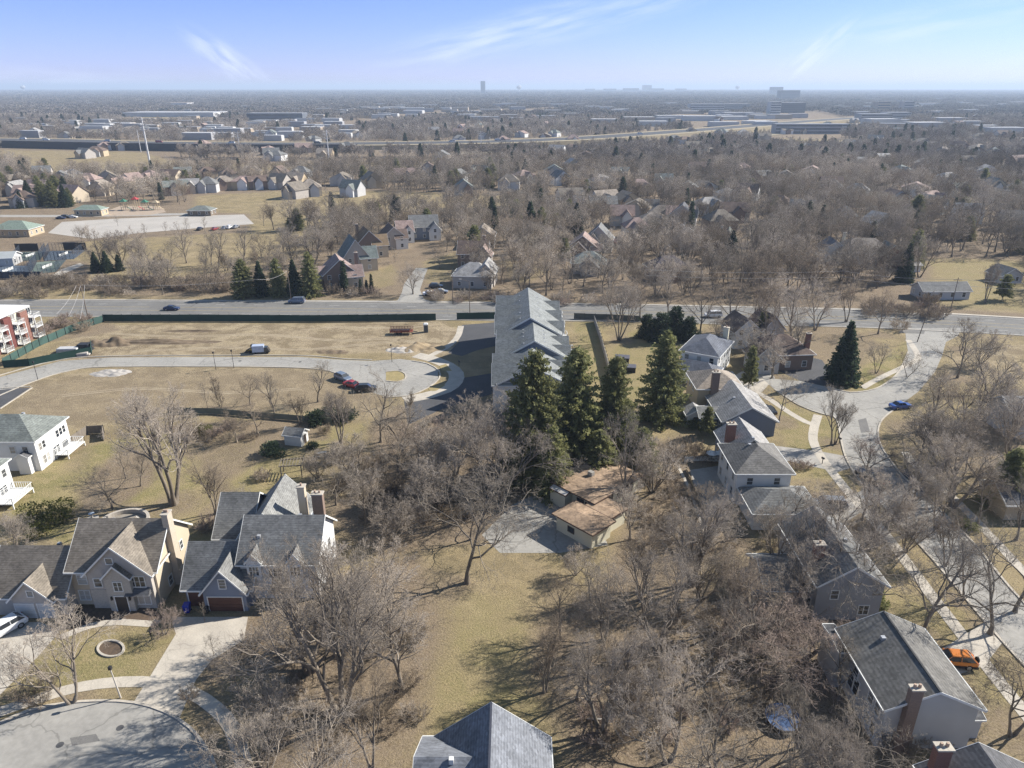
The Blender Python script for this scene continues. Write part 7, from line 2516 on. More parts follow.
# playground
x, y = G(136, 210)
r = empty('playground_set', (x, y, 0), 0, 'climbing set with red and green roofs and slides at the park', 'playground')
M_PRED, M_PGRN, M_PTAN = mat('play_red', (.40, .06, .06), rough=.5), mat('play_green', (.06, .18, .12), rough=.5), mat('play_tan', (.45, .36, .24), rough=.6)
for i, (dx, dy, z, m) in enumerate(((-6, 0, 4.6, M_PGRN), (0, 1, 5.6, M_PRED), (6, -1, 4.4, M_PGRN), (11, 1, 3.8, M_PTAN))):
    for a in (-1, 1):
        for b in (-1, 1):
            MB().box(dx + a * 1.2 - .1, dx + a * 1.2 + .1, dy + b * 1.2 - .1, dy + b * 1.2 + .1, 0, z).build('post', M_PTAN, r)
    MB().prism([(dx - 1.7, dy - 1.7, z), (dx + 1.7, dy - 1.7, z), (dx + 1.7, dy + 1.7, z), (dx - 1.7, dy + 1.7, z)], [(dx - .1, dy - .1, z + 1.4), (dx + .1, dy - .1, z + 1.4), (dx + .1, dy + .1, z + 1.4), (dx - .1, dy + .1, z + 1.4)]).build('roof', m, r)
    MB().box(dx - 1.2, dx + 1.2, dy - 1.2, dy + 1.2, 1.6, 1.75).build('platform', M_PTAN, r)
    MB().prism([(dx + 1.2, dy - .4, 1.7), (dx + 1.2, dy + .4, 1.7), (dx + 4, dy + .4, .1), (dx + 4, dy - .4, .1)], [(dx + 1.2, dy - .4, 1.8), (dx + 1.2, dy + .4, 1.8), (dx + 4, dy + .4, .2), (dx + 4, dy - .4, .2)]).build('slide', m, r)
sheet('playground_surface', [(104, 212), (120, 206), (160, 206), (166, 212), (150, 215), (110, 216)], mat('wood_chip', (.40, .32, .24), (.33, .26, .2), scale=.5), .025)


# ------------------------------------------------------------ poles and wires
def pole(name, px, py, h, r0, m, label, arm=None, cat='pole', lean=(0, 0), group=None):
    x, y = G(px, py)
    r = empty(name, (x, y, 0), 0, label, cat, group)
    MB().tube((0, 0, -.3), (lean[0], lean[1], h), r0, r0 * .6, 8).build('shaft', m, r)
    if arm == 'lamp':
        MB().tube((lean[0], lean[1], h - .1), (lean[0] - 2.2, lean[1], h + .5), .06, .05, 6).build('arm', m, r)
        MB().box(lean[0] - 2.9, lean[0] - 2.1, lean[1] - .16, lean[1] + .16, h + .42, h + .58).build('lamp_head', M_CONC2, r)
    elif arm == 'cross':
        MB().box(lean[0] - 1.2, lean[0] + 1.2, lean[1] - .06, lean[1] + .06, h - .8, h - .65).build('crossarm', m, r)
    elif arm == 'post':
        MB().box(lean[0] - .16, lean[0] + .16, lean[1] - .16, lean[1] + .16, h, h + .4).build('lantern', M_DARK, r)
    elif arm == 'pylon':
        for k, z in enumerate((h * .97, h * .86, h * .75)):
            for sg in (-1, 1):
                MB().tube((0, 0, z - 1), (sg * 3.4, 0, z), .25, .12, 5).build('arm', m, r)
    return r


M_POLE = mat('weathered_pole', (.20, .16, .125), (.14, .11, .09), rough=.9, scale=2)
M_STEEL = mat('pale_steel', (.62, .62, .62), (.52, .52, .52), rough=.5, scale=.3)
pole('lamp_post', 121, 698, 4.0, .10, mat('pale_post', (.5, .46, .4), rough=.8), 'pale leaning post on the verge of the near cul-de-sac', 'post', lean=(-.35, .1))
pole('street_lamp', 470, 318, 11, .13, M_POLE, 'street lamp pole at the left end of the short green fence', 'lamp')
pole('utility_pole', 291, 300, 10, .16, M_POLE, 'pole with a white lamp among the spruces along the main road', 'lamp')
pole('utility_pole', 453, 304, 11, .14, M_POLE, 'thin pole at the far side of the main road right of the junction', 'cross')
pole('utility_pole', 88, 317, 10, .16, M_POLE, 'utility pole at the left where the wires meet', 'cross')
pole('utility_pole', 917, 342, 10.5, .13, M_POLE, 'dark slanting pole at the corner of the right street', None, lean=(1.2, 0))
pole('utility_pole', 838, 304, 11, .15, M_POLE, 'utility pole beyond the main road left of the right street', 'cross')
pole('utility_pole', 950, 312, 10.5, .14, M_POLE, 'utility pole in the hedge beyond the main road at the right', 'cross')
for px, py, lab in ((38, 380, 'black lamp post by the left bend of the service lane'), (234, 368, 'black lamp post below the work truck'), (216, 370, 'black lamp post left of the one below the work truck'), (540, 0, ''), (392, 362, 'thin lamp post at the top of the middle cul-de-sac')):
    if lab:
        pole('lamp_post', px, py, 4.2, .07, M_DARK, lab, 'post')
pole('transmission_pole', 150, 164, 38, .9, M_STEEL, 'tall white steel pole left of centre in the distance', 'pylon')
pole('transmission_pole', 329, 160, 26, .6, M_STEEL, 'white steel pole near the far highway behind the dry field', 'pylon')
pole('transmission_pole', 240, 152, 20, .4, M_STEEL, 'short pale steel pole between the two taller ones', 'pylon')
pole('transmission_pole', 141, 152, 22, .4, M_STEEL, 'thin pale pole just left of the tall white one', None)
pole('transmission_pole', 481, 148, 18, .35, M_STEEL, 'thin pale pole right of the centre of the far highway', 'pylon')
for px, py, lab in ((737, 92.5, 'hazy white water tower at the horizon right of the office cluster'), (519, 93, 'small white water tower on the horizon right of the lone tower'), (24, 92.6, 'tiny white water tower at the left end of the horizon')):
    x, y = G(px, py)
    r = empty('water_tower', (x, y, 0), 0, lab, 'water tower')
    MB().tube((0, 0, 0), (0, 0, 44), 6, 5, 10).build('stem', M_STEEL, r)
    k_ = MB()
    prof = [(5, 40), (22, 47), (28, 56), (27, 66), (16, 76), (2, 80)]
    for (r0, z0), (r1, z1) in zip(prof[:-1], prof[1:]):
        k_.tube((0, 0, z0), (0, 0, z1), r0, r1, 14)
    k_.build('tank', M_STEEL, r)


def wire(pts, label, sag=1.2, rad=.035, m=None):
    mb = MB()
    for a, b in zip(pts[:-1], pts[1:]):
        A, B_ = Vector(a), Vector(b)
        n = 14
        P = [A.lerp(B_, i / n) + Vector((0, 0, -4 * sag * (i / n) * (1 - i / n))) for i in range(n + 1)]
        for p, q in zip(P[:-1], P[1:]):
            mb.tube(p, q, rad, rad, 4)
    tag(mb.build('power_line', m or mat('aluminium_wire', (.45, .43, .41), rough=.5)), label, 'power line')


x0, y0 = G(88, 317)
for k, (dx, ex, ey) in enumerate(((-1.2, -112, 168), (0, -108, 166), (1.2, -104, 164))):
    wire([(x0 + dx, y0, 9.4), (ex, ey, 10.5)], ['upper', 'middle', 'lower'][k] + ' of the three wires dropping left over the red apartment building', .6)
xs, ys = G(291, 300)
wire([(x0 + .5, y0, 9.6), (-75, y0 + 6, 9.7), (xs, ys, 9.4)], 'wire running right from the left utility pole toward the spruces', 1.0)
x1, y1 = G(838, 304)
x2, y2 = G(950, 312)
wire([(x1 - 60, y1 + 2, 10.4), (x1, y1, 10.4), (x2, y2, 10.0), (x2 + 60, y2 - 8, 10)], 'higher of the two wires across the trees beyond the main road at the right', .8)
wire([(x1 - 60, y1 + 2, 8.6), (x1, y1, 8.6), (x2, y2, 8.2), (x2 + 60, y2 - 8, 8.2)], 'lower of the two wires across the trees beyond the main road at the right', .8)

# ------------------------------------------------------------ garden things
for px, py, m, lab, s in ((188, 612, mat('blue_plastic', (.01, .03, .30), rough=.5), 'bright blue wheeled bin at the left corner of the brown garage doors', 1.15), (207, 613, M_DARK, 'black wheeled bin between the brown garage doors', .8)):
    x, y = G(px, py)
    r = empty('wheeled_bin', (x, y, .03), R(5), lab, 'bin')
    MB().prism([(-.27 * s, -.3 * s, .08), (.27 * s, -.3 * s, .08), (.27 * s, .3 * s, .08), (-.27 * s, .3 * s, .08)], [(-.34 * s, -.38 * s, 1.0 * s), (.34 * s, -.38 * s, 1.0 * s), (.34 * s, .38 * s, 1.0 * s), (-.34 * s, .38 * s, 1.0 * s)]).build('bin_body', m, r)
    MB().prism([(-.37 * s, -.42 * s, 1.0 * s), (.37 * s, -.42 * s, 1.0 * s), (.37 * s, .40 * s, 1.0 * s), (-.37 * s, .40 * s, 1.0 * s)], [(-.33 * s, -.36 * s, 1.1 * s), (.33 * s, -.36 * s, 1.1 * s), (.33 * s, .36 * s, 1.12 * s), (-.33 * s, .36 * s, 1.12 * s)]).build('lid', m, r)
    for sg in (-1, 1):
        MB().tube((sg * .3 * s, .3 * s, .12), (sg * .36 * s, .3 * s, .12), .12, .12, 10).build('wheel', M_TYRE, r)
x, y = G(782, 722)
r = empty('trampoline', (x, y, 0), 0, 'round blue trampoline under bare branches left of the long grey house', 'trampoline')
r.scale = (.85, .85, .85)
rg = MB()
n = 24
for i in range(n):
    a, b = 2 * math.pi * i / n, 2 * math.pi * (i + 1) / n
    pts = [(math.cos(a) * 1.75, math.sin(a) * 1.75), (math.cos(b) * 1.75, math.sin(b) * 1.75), (math.cos(b) * 2.15, math.sin(b) * 2.15), (math.cos(a) * 2.15, math.sin(a) * 2.15)]
    rg.prism([(p[0], p[1], .84) for p in pts], [(p[0], p[1], .92) for p in pts])
rg.build('safety_pad', mat('blue_pad', (.07, .12, .24), (.05, .09, .18), rough=.6), r)
MB().prism([(math.cos(2 * math.pi * i / n) * 1.74, math.sin(2 * math.pi * i / n) * 1.74, .83) for i in range(n)], [(math.cos(2 * math.pi * i / n) * 1.74, math.sin(2 * math.pi * i / n) * 1.74, .86) for i in range(n)]).build('jumping_mat', mat('slate_blue_mat', (.09, .14, .25), (.06, .09, .17), scale=1.2, rough=.95, spec=.1), r)
for i in range(6):
    a = i * math.pi / 3
    MB().tube((math.cos(a) * 2.0, math.sin(a) * 2.0, 0), (math.cos(a) * 2.0, math.sin(a) * 2.0, .83), .03, .03, 6).build('leg', M_STEEL, r)

x, y = G(293, 474)
r = empty('garden_pergola', (x, y, 0), R(8), 'brown timber pergola frame on the lawn behind the grey blue house', 'pergola')
for a in (-1.7, 1.7):
    for b in (-1.2, 1.2):
        MB().box(a - .08, a + .08, b - .08, b + .08, -.1, 2.2).build('post', M_WOOD, r)
for b in (-1.2, 1.2):
    MB().box(-2.0, 2.0, b - .06, b + .06, 2.203, 2.36).build('beam', M_WOOD, r)
rb_ = MB()
for i in range(8):
    rb_.box(-1.9 + i * .54, -1.82 + i * .54, -1.5, 1.5, 2.363, 2.46)
rb_.build('slats', M_WOOD, r)
x, y = G(322, 456)
r = empty('garden_table', (x, y, 0), R(20), 'grey garden table with benches on the lawn right of the dark round bush', 'table')
MB().box(-.9, .9, -.4, .4, .70, .76).build('tabletop', M_CONC2, r)
for a in (-.8, .8):
    for b in (-.32, .32):
        MB().box(a - .04, a + .04, b - .04, b + .04, 0, .7).build('leg', M_DARK, r)
for b in (-.8, .8):
    MB().box(-.9, .9, b - .14, b + .14, .40, .45).build('bench_seat', M_CONC2, r)
    for a in (-.7, .7):
        MB().box(a - .03, a + .03, b - .1, b + .1, 0, .4).build('bench_leg', M_DARK, r)

# curved stone seat wall and patio behind the beige house
cx, cy = G(124, 524)
sheet('stone_patio', [(cx + 3.2 * math.cos(t), cy + 3.0 * math.sin(t)) for t in [2 * math.pi * i / 24 for i in range(24)]], mat('flagstone', (.30, .27, .23), (.2, .18, .155), scale=1.6, rough=.9), .03, world=True)
arc = [(cx + 3.5 * math.cos(R(a)), cy + 3.3 * math.sin(R(a))) for a in range(-5, 190, 8)]
o = ribbon('seat_wall', arc, .45, W_STONE, 0, .65, raw=True, kind='thing')
tag(o, 'curved pale stone seat wall behind the beige gabled house', 'wall')
x, y = G(93, 520)
r = empty('garden_fountain', (x, y, 0), 0, 'small grey blue garden fountain left of the curved seat wall', 'fountain')
MB().tube((0, 0, 0), (0, 0, .35), .8, .9, 14).build('basin', M_CONC2, r)
MB().tube((0, 0, .35), (0, 0, 1.1), .14, .1, 8).build('column', M_CONC2, r)
MB().tube((0, 0, 1.1), (0, 0, 1.2), .2, .45, 12).build('bowl', mat('pale_blue_glaze', (.35, .42, .5), rough=.3), r)
for px, py, lab in ((711, 463, 'left white parasol table on the patio of the white house'), (720, 463, 'right white parasol table on the patio of the white house')):
    x, y = G(px, py)
    r = empty('parasol_table', (x, y, 0), 0, lab, 'parasol table')
    MB().tube((0, 0, 0), (0, 0, 2.3), .03, .03, 6).build('pole', M_DARK, r)
    MB().tube((0, 0, 2.0), (0, 0, 2.5), 1.1, .05, 8).build('canopy', M_WHITE, r)
    MB().tube((0, 0, .68), (0, 0, .73), .6, .6, 12).build('tabletop', M_CONC2, r)
x, y = G(594, 724)
tag(MB().prism([(-.9, -.15, 0), (-.9, .15, 0), (.9, .15, 1.4), (.9, -.15, 1.4)], [(-.9, -.15, .06), (-.9, .15, .06), (.88, .15, 1.46), (.88, -.15, 1.46)]).build('plank', mat('grey_plank', (.45, .42, .38), rough=.9), None, (x, y, .02), R(-50)), 'pale plank leaning in the wood right of the slate roof', 'plank')
for px, py, s, lab in ((622, 362, 1.1, 'upper of two dark garden storage boxes left of the tall spruce standing apart'), (629, 371, 1.0, 'lower of two dark garden storage boxes left of the tall spruce standing apart')):
    x, y = G(px, py)
    r = empty('storage_box', (x, y, 0), R(-10), lab, 'storage box')
    MB().box(-1.5 * s, 1.5 * s, -1.1 * s, 1.1 * s, 0, 1.2 * s).build('box_body', M_DARK, r)
    MB().box(-1.6 * s, 1.6 * s, -1.2 * s, 1.2 * s, 1.2 * s + .002, 1.35 * s).build('lid', mat('slate_lid', (.10, .10, .12), rough=.6), r)
for px, py, lab in ((459, 366, 'black mailbox on the small lawn left of the white townhouses'), (839, 444, 'black mailbox on the kerb right of the twin dark trees'), (152, 640, 'small dark mailbox near the reddish ornamental tree'), (822, 464, 'dark mailbox beside the sidewalk at the grey driveway')):
    x, y = G(px, py)
    r = empty('mailbox', (x, y, 0), R(30), lab, 'mailbox')
    MB().box(-.05, .05, -.05, .05, -.1, 1.05).build('post', M_DARK, r)
    MB().prism([(-.12, -.28, 1.052), (.12, -.28, 1.052), (.12, .28, 1.052), (-.12, .28, 1.052)], [(-.1, -.28, 1.34), (.1, -.28, 1.34), (.1, .28, 1.34), (-.1, .28, 1.34)]).build('box_body', M_DARK, r)

# sound wall along the far highway
L_ = smooth_line([G(-60, 147.2), G(0, 147.6), G(120, 150.4), G(250, 152.0), G(340, 152)], 60)
mb = MB()
for p, q in zip(L_[:-1], L_[1:]):
    mb.prism([(p.x, p.y, -.2), (q.x, q.y, -.2), (q.x, q.y + .8, -.2), (p.x, p.y + .8, -.2)], [(p.x, p.y, 7.5), (q.x, q.y, 7.5), (q.x, q.y + .8, 7.5), (p.x, p.y + .8, 7.5)])
tag(mb.build('sound_wall', mat('dark_sound_wall', (.05, .055, .065), rough=.9)), 'long dark sound wall along the far highway at the left', 'wall')


# ------------------------------------------------------------ woods: nearest trees one by one, the rest as one mass
CLEAR = [poly_w(P) for P in (
    # the side street with its houses and lawns; the near edge of the wood
    [(330, 300), (352, 276), (388, 256), (410, 238), (434, 238), (462, 262), (478, 303)],
    [(566, 262), (580, 240), (606, 238), (612, 262), (580, 280)],
    [(230, 299), (400, 299), (400, 286), (232, 284)],
    # fields, streets, car parks and yards kept open
    [(195, 197), (300, 190), (420, 193), (520, 198), (525, 205), (430, 208), (400, 212), (330, 214), (300, 225), (250, 232), (330, 232), (300, 250), (215, 262), (90, 262), (60, 258), (60, 240), (30, 236), (62, 222), (110, 218), (195, 214)],
    [(0, 236), (60, 236), (100, 245), (60, 280), (0, 284)],
    [(436, 303), (388, 303), (400, 285), (413, 268), (432, 268), (424, 290)],
    [(930, 262), (1024, 262), (1024, 322), (925, 320), (925, 300)],
    [(0, 146), (140, 148), (190, 160), (500, 158), (500, 166), (190, 173), (60, 178), (0, 164)],
    [(780, 138), (850, 140), (860, 148), (780, 149), (740, 144)],
    [(130, 116), (200, 117), (205, 122), (110, 122)],
    [(0, 140), (120, 143), (260, 145), (420, 144), (560, 140), (700, 130), (830, 119), (900, 116), (900, 125), (830, 131), (700, 142), (560, 152), (420, 156), (260, 157), (0, 154)],
    [(0, 203), (70, 203), (200, 205), (250, 212), (250, 220), (0, 236)],
    [(250, 135), (340, 122), (420, 112), (560, 108), (560, 112), (430, 118), (350, 128), (290, 138)],
    [(610, 122), (700, 115), (820, 112), (850, 118), (700, 130)],
)]
ROAD_CLEAR_Y0 = 206


def build_woods():
    rs = np.random.RandomState(77)
    pts = []      # x, y, h, kindidx
    # rings of growing spacing
    bands = [(221, 420, 6.9), (420, 800, 6.9), (800, 1600, 9.2), (1600, 3200, 17.0), (3200, 6500, 27.0), (6500, 14000, 50.0)]
    allp = []
    for y0, y1, sp_ in bands:
        w = (y1 + 60) * .80 + 25
        nxx, nyy = int(2 * w / sp_), int((y1 - y0) / sp_)
        gx, gy = np.meshgrid((np.arange(nxx) + .5) / nxx * 2 * w - w, y0 + (np.arange(nyy) + .5) / nyy * (y1 - y0))
        gx = gx.ravel() + rs.uniform(-.5, .5, gx.size) * sp_
        gy = gy.ravel() + rs.uniform(-.5, .5, gy.size) * sp_
        keep = np.abs(gx) < gy * .78 + 45
        gx, gy = gx[keep], gy[keep]
        # patchiness
        wv = np.zeros_like(gx)
        for k in range(8):
            a = rs.rand() * 6.28
            f = 2 ** rs.uniform(-7.5, -4.5)
            wv += np.sin((gx * math.cos(a) + gy * math.sin(a)) * f * 6.28 + rs.rand() * 6.28)
        dens = (.80 if y0 < 700 else .70) + (.10 if y0 < 700 else .16) * wv
        left_mid = (gx < -30) & (gy < 420)
        dens = np.where((gy < 420) & (gx < 10), dens * .8, dens)
        k = rs.rand(gx.size) < dens
        gx, gy = gx[k], gy[k]
        ok = np.ones(gx.size, dtype=bool)
        for pw in CLEAR:
            ok &= sdist(gx, gy, pw) < -1.5
        for (hx, hy, hr) in HOUSE_KEEP:
            if hy > y0 - 30 and hy < y1 + 300:
                front = hr * 1.9 + max(0.0, hy - 450) * .08
                ok &= ((gx - hx) ** 2 + (gy - hy) ** 2 > hr * hr) & ~((np.abs(gx - hx * gy / max(hy, 1)) < hr * .8) & (gy < hy) & (gy > hy - front) & (gy > 300))
        gx, gy = gx[ok], gy[ok]
        ppx = 512 + FPX * gx / (gy * _c + H * _s)
        # keep the strip along the main road on the left half free (field side); small trees only there
        ok = ~((gy < 262) & (ppx < 130)) & ~((gy < 232) & (ppx < 1024) & (ppx > 890))
        gx, gy = gx[ok], gy[ok]
        allp.append(np.stack([gx, gy, np.full(gx.size, sp_)], -1))
    A = np.concatenate(allp)
    # lower trees in the housing rows beyond the park
    return A, rs



def region_of(px, py, x, y):
    if y < 262:
        if px < 395:
            return 'in the belt left of the side street junction'
        if px < 560:
            return 'beside the houses of the side street across the main road'
        return 'across the main road right of the townhouses'
    if py > 212:
        if px < 330:
            return 'on the edge of the dry park field'
        if px < 560:
            return 'among the houses around the side street'
        if px < 760:
            return 'among the gabled houses right of the side street'
        return 'in the broad wood around the large hip roofed house'
    if px < 330:
        return 'among the houses beyond the park field'
    if px < 640:
        return 'in the wood behind the far end of the park field'
    return 'in the broad wood reaching toward the right horizon'


KINDS_W = ['oak', 'ash', 'maple', 'elm', 'locust', 'box_elder', 'thicket', 'poplar']
PROB_W = [.22, .2, .16, .1, .12, .12, .03, .05]


def plant_mass(name, X, Y, idx, scl, src, label, cat, rs):
    n = len(X)
    me = bpy.data.meshes.new(name)
    V = np.stack([X, Y, np.zeros(n)], -1).astype(np.float32)
    me.vertices.add(n)
    me.vertices.foreach_set('co', V.ravel())
    for nm, tp, arr in (('pick', 'INT', idx), ('grow', 'FLOAT', scl), ('turn', 'FLOAT', (rs.rand(n) * 6.28).astype(np.float32))):
        at = me.attributes.new(nm, tp, 'POINT')
        at.data.foreach_set('value', arr)
    o = link(name, me)
    tag(o, label, cat, kind='stuff')
    ng = bpy.data.node_groups.new(name + '_planting', 'GeometryNodeTree')
    ng.interface.new_socket('Geometry', in_out='INPUT', socket_type='NodeSocketGeometry')
    ng.interface.new_socket('Geometry', in_out='OUTPUT', socket_type='NodeSocketGeometry')
    gi = ng.nodes.new('NodeGroupInput')
    go = ng.nodes.new('NodeGroupOutput')
    m2p = ng.nodes.new('GeometryNodeMeshToPoints')
    ci = ng.nodes.new('GeometryNodeCollectionInfo')
    ci.inputs['Collection'].default_value = src
    ci.inputs['Separate Children'].default_value = True
    ci.inputs['Reset Children'].default_value = True
    iop = ng.nodes.new('GeometryNodeInstanceOnPoints')
    iop.inputs['Pick Instance'].default_value = True

    def na(nm, tp):
        a = ng.nodes.new('GeometryNodeInputNamedAttribute')
        a.data_type = tp
        a.inputs['Name'].default_value = nm
        return a.outputs[0]
    ng.links.new(gi.outputs[0], m2p.inputs['Mesh'])
    ng.links.new(m2p.outputs[0], iop.inputs['Points'])
    ng.links.new(ci.outputs[0], iop.inputs['Instance'])
    ng.links.new(na('pick', 'INT'), iop.inputs['Instance Index'])
    ng.links.new(na('grow', 'FLOAT'), iop.inputs['Scale'])
    cx = ng.nodes.new('ShaderNodeCombineXYZ')
    ng.links.new(na('turn', 'FLOAT'), cx.inputs[2])
    ng.links.new(cx.outputs[0], iop.inputs['Rotation'])
    ng.links.new(iop.outputs[0], go.inputs[0])
    md = o.modifiers.new('planting', 'NODES')
    md.node_group = ng


def grow_woods():
    A, rs = build_woods()
    n = len(A)
    kind = rs.choice(len(KINDS_W), n, p=PROB_W)
    hh = rs.uniform(9, 15.5, n) * np.where((A[:, 1] < 420) & (A[:, 0] > 20), 1.15, 1.0)
    conif = rs.rand(n) < .045
    order = np.argsort(A[:, 1] * _c + H * _s)
    used = np.zeros(n, dtype=bool)
    nb = COUNT['bare_tree']
    ne = COUNT['evergreen_tree']
    for i in order:
        x, y, sp_ = A[i]
        px, py = J(x, y)
        if px < -5 or px > 1030:
            continue
        if conif[i]:
            if ne >= 150:
                continue
            ne += 1
            k = ['fir', 'spruce', 'narrow', 'pine'][rs.randint(4)]
            reg = region_of(px, py, x, y)
            o = put_tree(k, x, y, hh[i] * .85)
            tag(o, None, 'tree')
            later(o, CT[k][3], 'short' if hh[i] < 11 else 'tall', 'evergreen', x, y, 'evergreens ' + reg)
            used[i] = True
            continue
        if nb >= 298:
            continue
        nb += 1
        k = KINDS_W[kind[i]]
        reg = region_of(px, py, x, y)
        h = hh[i]
        if y < 262 and px < 395:
            h *= .75
        if px < 520 and 165 < py < 205:
            h *= .75
        o = put_tree(k, x, y, h)
        later(o, BT[k][3], 'short' if h < 9.5 else ('tall' if h > 12 else ''), 'bare tree', x, y, 'bare trees ' + reg)
        used[i] = True
    rest = A[~used]
    hr = hh[~used]
    cf = conif[~used]
    kd = kind[~used]
    # instanced mass: full trees near, coarser trees farther out
    src = bpy.data.collections.new('tree_kinds_for_woods')
    names = []

    def joined(tm, cm, nm):
        a = np.empty(len(tm.vertices) * 3, dtype=np.float32)
        tm.vertices.foreach_get('co', a)
        b = np.empty(len(cm.vertices) * 3, dtype=np.float32)
        cm.vertices.foreach_get('co', b)
        ta = np.empty(len(tm.loops), dtype=np.int32)
        tm.loops.foreach_get('vertex_index', ta)
        cb = np.empty(len(cm.loops), dtype=np.int32)
        cm.loops.foreach_get('vertex_index', cb)
        q = np.concatenate([ta.reshape(-1, 4), cb.reshape(-1, 4) + len(tm.vertices)])
        me = mkmesh(nm, np.concatenate([a, b]).reshape(-1, 3), q)
        me.materials.append(tm.materials[0])
        me.materials.append(cm.materials[0])
        mi = np.concatenate([np.zeros(len(ta) // 4), np.ones(len(cb) // 4)]).astype(np.int32)
        me.polygons.foreach_set('material_index', mi)
        return me
    lib = []
    for k in ('oak', 'ash2', 'maple2', 'locust', 'box_elder2'):
        lib.append((joined(BT[k][0], BT[k][1], 'a%02d' % len(lib)), BT[k][2]))
    lib.append((joined(CT['fir'][0], CT['fir'][1], 'a05'), CT['fir'][2]))
    # coarser trees, fewer and thicker twigs, for far off
    def coarse(seed, m, **kw):
        tm, cm = bare_tree('c', seed, 12, stems=2, lean=.12, trunk=.25, fork=(8, 8, 6), ang=(48, 46, 50), ratio=(.55, .5, .5), up=(.2, .12, 0), r0=.2, twig=.045, segs=(4, 3, 2, 1), bark=m, twigm=m, wob=.2)
        return joined(tm, cm, 'a%02d' % len(lib)), 12
    md1 = mat('mid_twigs_brown', (.27, .225, .18), (.18, .15, .125), scale=.05, rough=1, rnd=.25)
    md2 = mat('mid_twigs_grey', (.33, .29, .25), (.22, .19, .165), scale=.05, rough=1, rnd=.25)
    md3 = mat('mid_twigs_pale', (.43, .38, .33), (.29, .255, .22), scale=.05, rough=1, rnd=.25)
    for m in (md1, md2, md3):
        stand_tint(m)
    for sd, m in ((61, md1), (62, md2), (63, md3)):
        lib.append(coarse(sd, m))
    tm, cm = conifer('fc', 64, 12, 3.2, M_NEEDLE2, dens=.5, card=1.0)
    lib.append((joined(tm, cm, 'a09'), 12))
    # distant clumps: 14 coarse trees on about 45 m
    def clump(seed, size, nt, m, hgt):
        r2 = np.random.RandomState(seed)
        vs, qs, nv = [], [], 0
        for t in range(nt):
            c = r2.uniform(-size / 2, size / 2, 2)
            hh_ = hgt * r2.uniform(.7, 1.15)
            rr = hh_ * .42
            ncard = 60
            d = norm(r2.normal(0, 1, (ncard, 3)))
            d[:, 2] = np.abs(d[:, 2])
            C = d * np.array([rr, rr, hh_ * .5]) * r2.uniform(.5, 1, (ncard, 1)) + np.array([c[0], c[1], hh_ * .45])
            V, q = leaf_cards(C, 2.2, r2, d, .3)
            vs.append(V)
            qs.append(q + nv)
            nv += len(V)
        me = mkmesh('a%02d' % len(lib), np.concatenate(vs), np.concatenate(qs))
        me.materials.append(m)
        return me, hgt
    mfar1 = mat('far_twigs_brown', (.23, .195, .165), (.15, .13, .11), scale=.05, rough=1, rnd=.25, island=.35)
    mfar2 = mat('far_twigs_grey', (.27, .24, .21), (.18, .16, .14), scale=.05, rough=1, rnd=.25, island=.35)
    mfar3 = mat('far_needles', (.05, .062, .04), (.03, .04, .028), scale=.05, rough=1, rnd=.25, island=.35)
    lib.append(clump(71, 34, 9, mfar1, 12))
    lib.append(clump(72, 34, 9, mfar2, 12))
    lib.append(clump(73, 26, 5, mfar3, 12))
    for me, h0 in lib:
        o = bpy.data.objects.new(me.name, me)
        src.objects.link(o)
    n = len(rest)
    idx = np.zeros(n, dtype=np.int32)
    scl = np.zeros(n, dtype=np.float32)
    D = rest[:, 1]
    r3 = rs.rand(n)
    for i in range(n):
        if D[i] < 620:
            j = 5 if cf[i] else int(r3[i] * 5)
        elif D[i] < 1600:
            j = 9 if cf[i] else 6 + int(r3[i] * 3)
        else:
            j = 12 if r3[i] > .93 else 10 + int(r3[i] * 2 / .93)
        idx[i] = j
        h0 = lib[j][1]
        scl[i] = hr[i] / h0 * (1.0 if D[i] < 1600 else (.8 if D[i] < 3200 else (1.0 if D[i] < 6500 else 1.35)))
    plant_mass('woods', rest[:, 0], rest[:, 1], idx, scl, src, 'brown bare woods spreading far off toward the horizon', 'woods', rs)
    print('WOODS', n, 'bare', nb, 'evergreen', ne)


grow_woods()


def grow_shrubs():
    rs = np.random.RandomState(4)
    P = sorted(SHRUB_PTS, key=lambda s: -s[3] * scale_at(s[2]))
    room = 292 - sum(1 for o in bpy.data.objects if o.name.startswith('bare_shrub'))
    LOOK = {'bare': 'brown', 'red': 'rusty', 'pale': 'pale'}
    for k, x, y, s, grp in P[:room]:
        o = put_bush(k, x, y, s)
        later(o, LOOK[k], 'small' if s < .9 else ('big' if s > 1.3 else ''), 'bare shrub', x, y, grp)
    rest = P[room:]
    src = bpy.data.collections.new('shrub_kinds_for_undergrowth')
    for i, k in enumerate(('bare', 'red', 'pale')):
        o = bpy.data.objects.new('s%d' % i, BUSH[k][1])
        src.objects.link(o)
    idx = np.array([('bare', 'red', 'pale').index(p[0]) for p in rest], dtype=np.int32)
    plant_mass('undergrowth', np.array([p[1] for p in rest]), np.array([p[2] for p in rest]), idx, np.array([p[3] for p in rest], dtype=np.float32), src, 'low tangled brown undergrowth in the woods and along the road banks', 'undergrowth', rs)


grow_shrubs()
settle_labels()


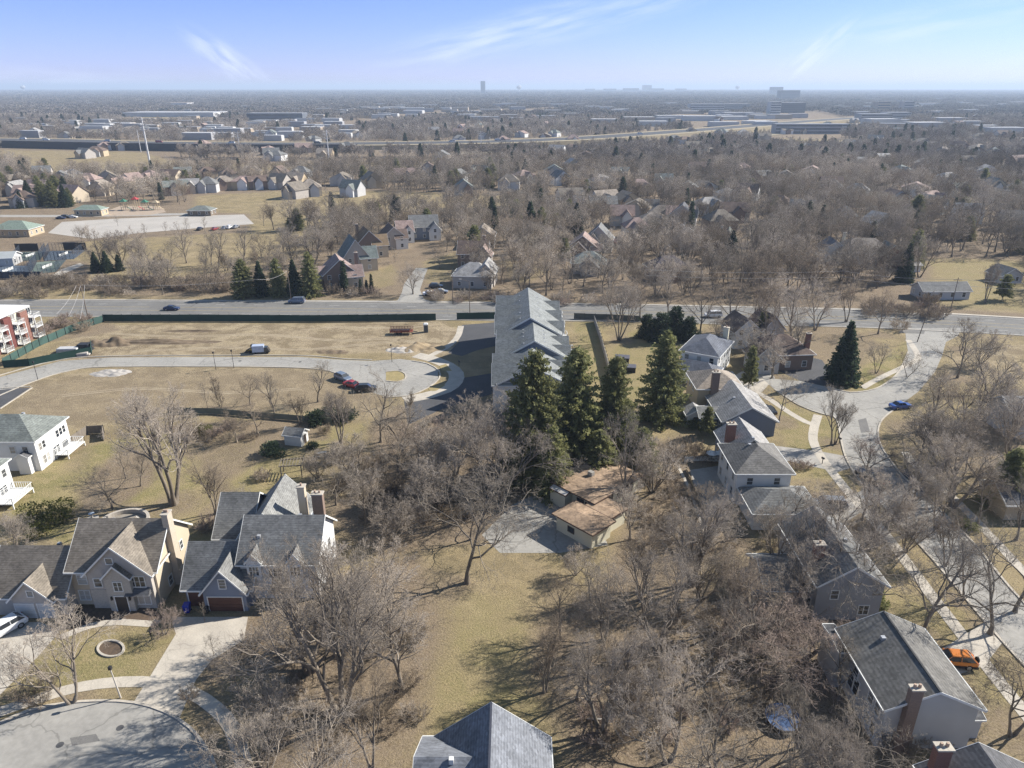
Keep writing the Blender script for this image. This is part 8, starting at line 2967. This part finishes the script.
# ------------------------------------------------------------ haze: one closed box of even, thin air
hz = MB().box(-60000, 60000, -1500, 60000, -1.2, 126.5)
hm = bpy.data.materials.new('thin_haze')
hm.use_nodes = True
ht = hm.node_tree
for n_ in list(ht.nodes):
    if n_.type == 'BSDF_PRINCIPLED':
        ht.nodes.remove(n_)
pv = ht.nodes.new('ShaderNodeVolumePrincipled')
pv.inputs['Color'].default_value = (.68, .82, 1.0, 1)
pv.inputs['Density'].default_value = 1.3e-4
pv.inputs['Anisotropy'].default_value = 0.1
ht.links.new(pv.outputs[0], [x for x in ht.nodes if x.type == 'OUTPUT_MATERIAL'][0].inputs['Volume'])
ho = hz.build('haze', hm)
tag(ho, kind='stuff')
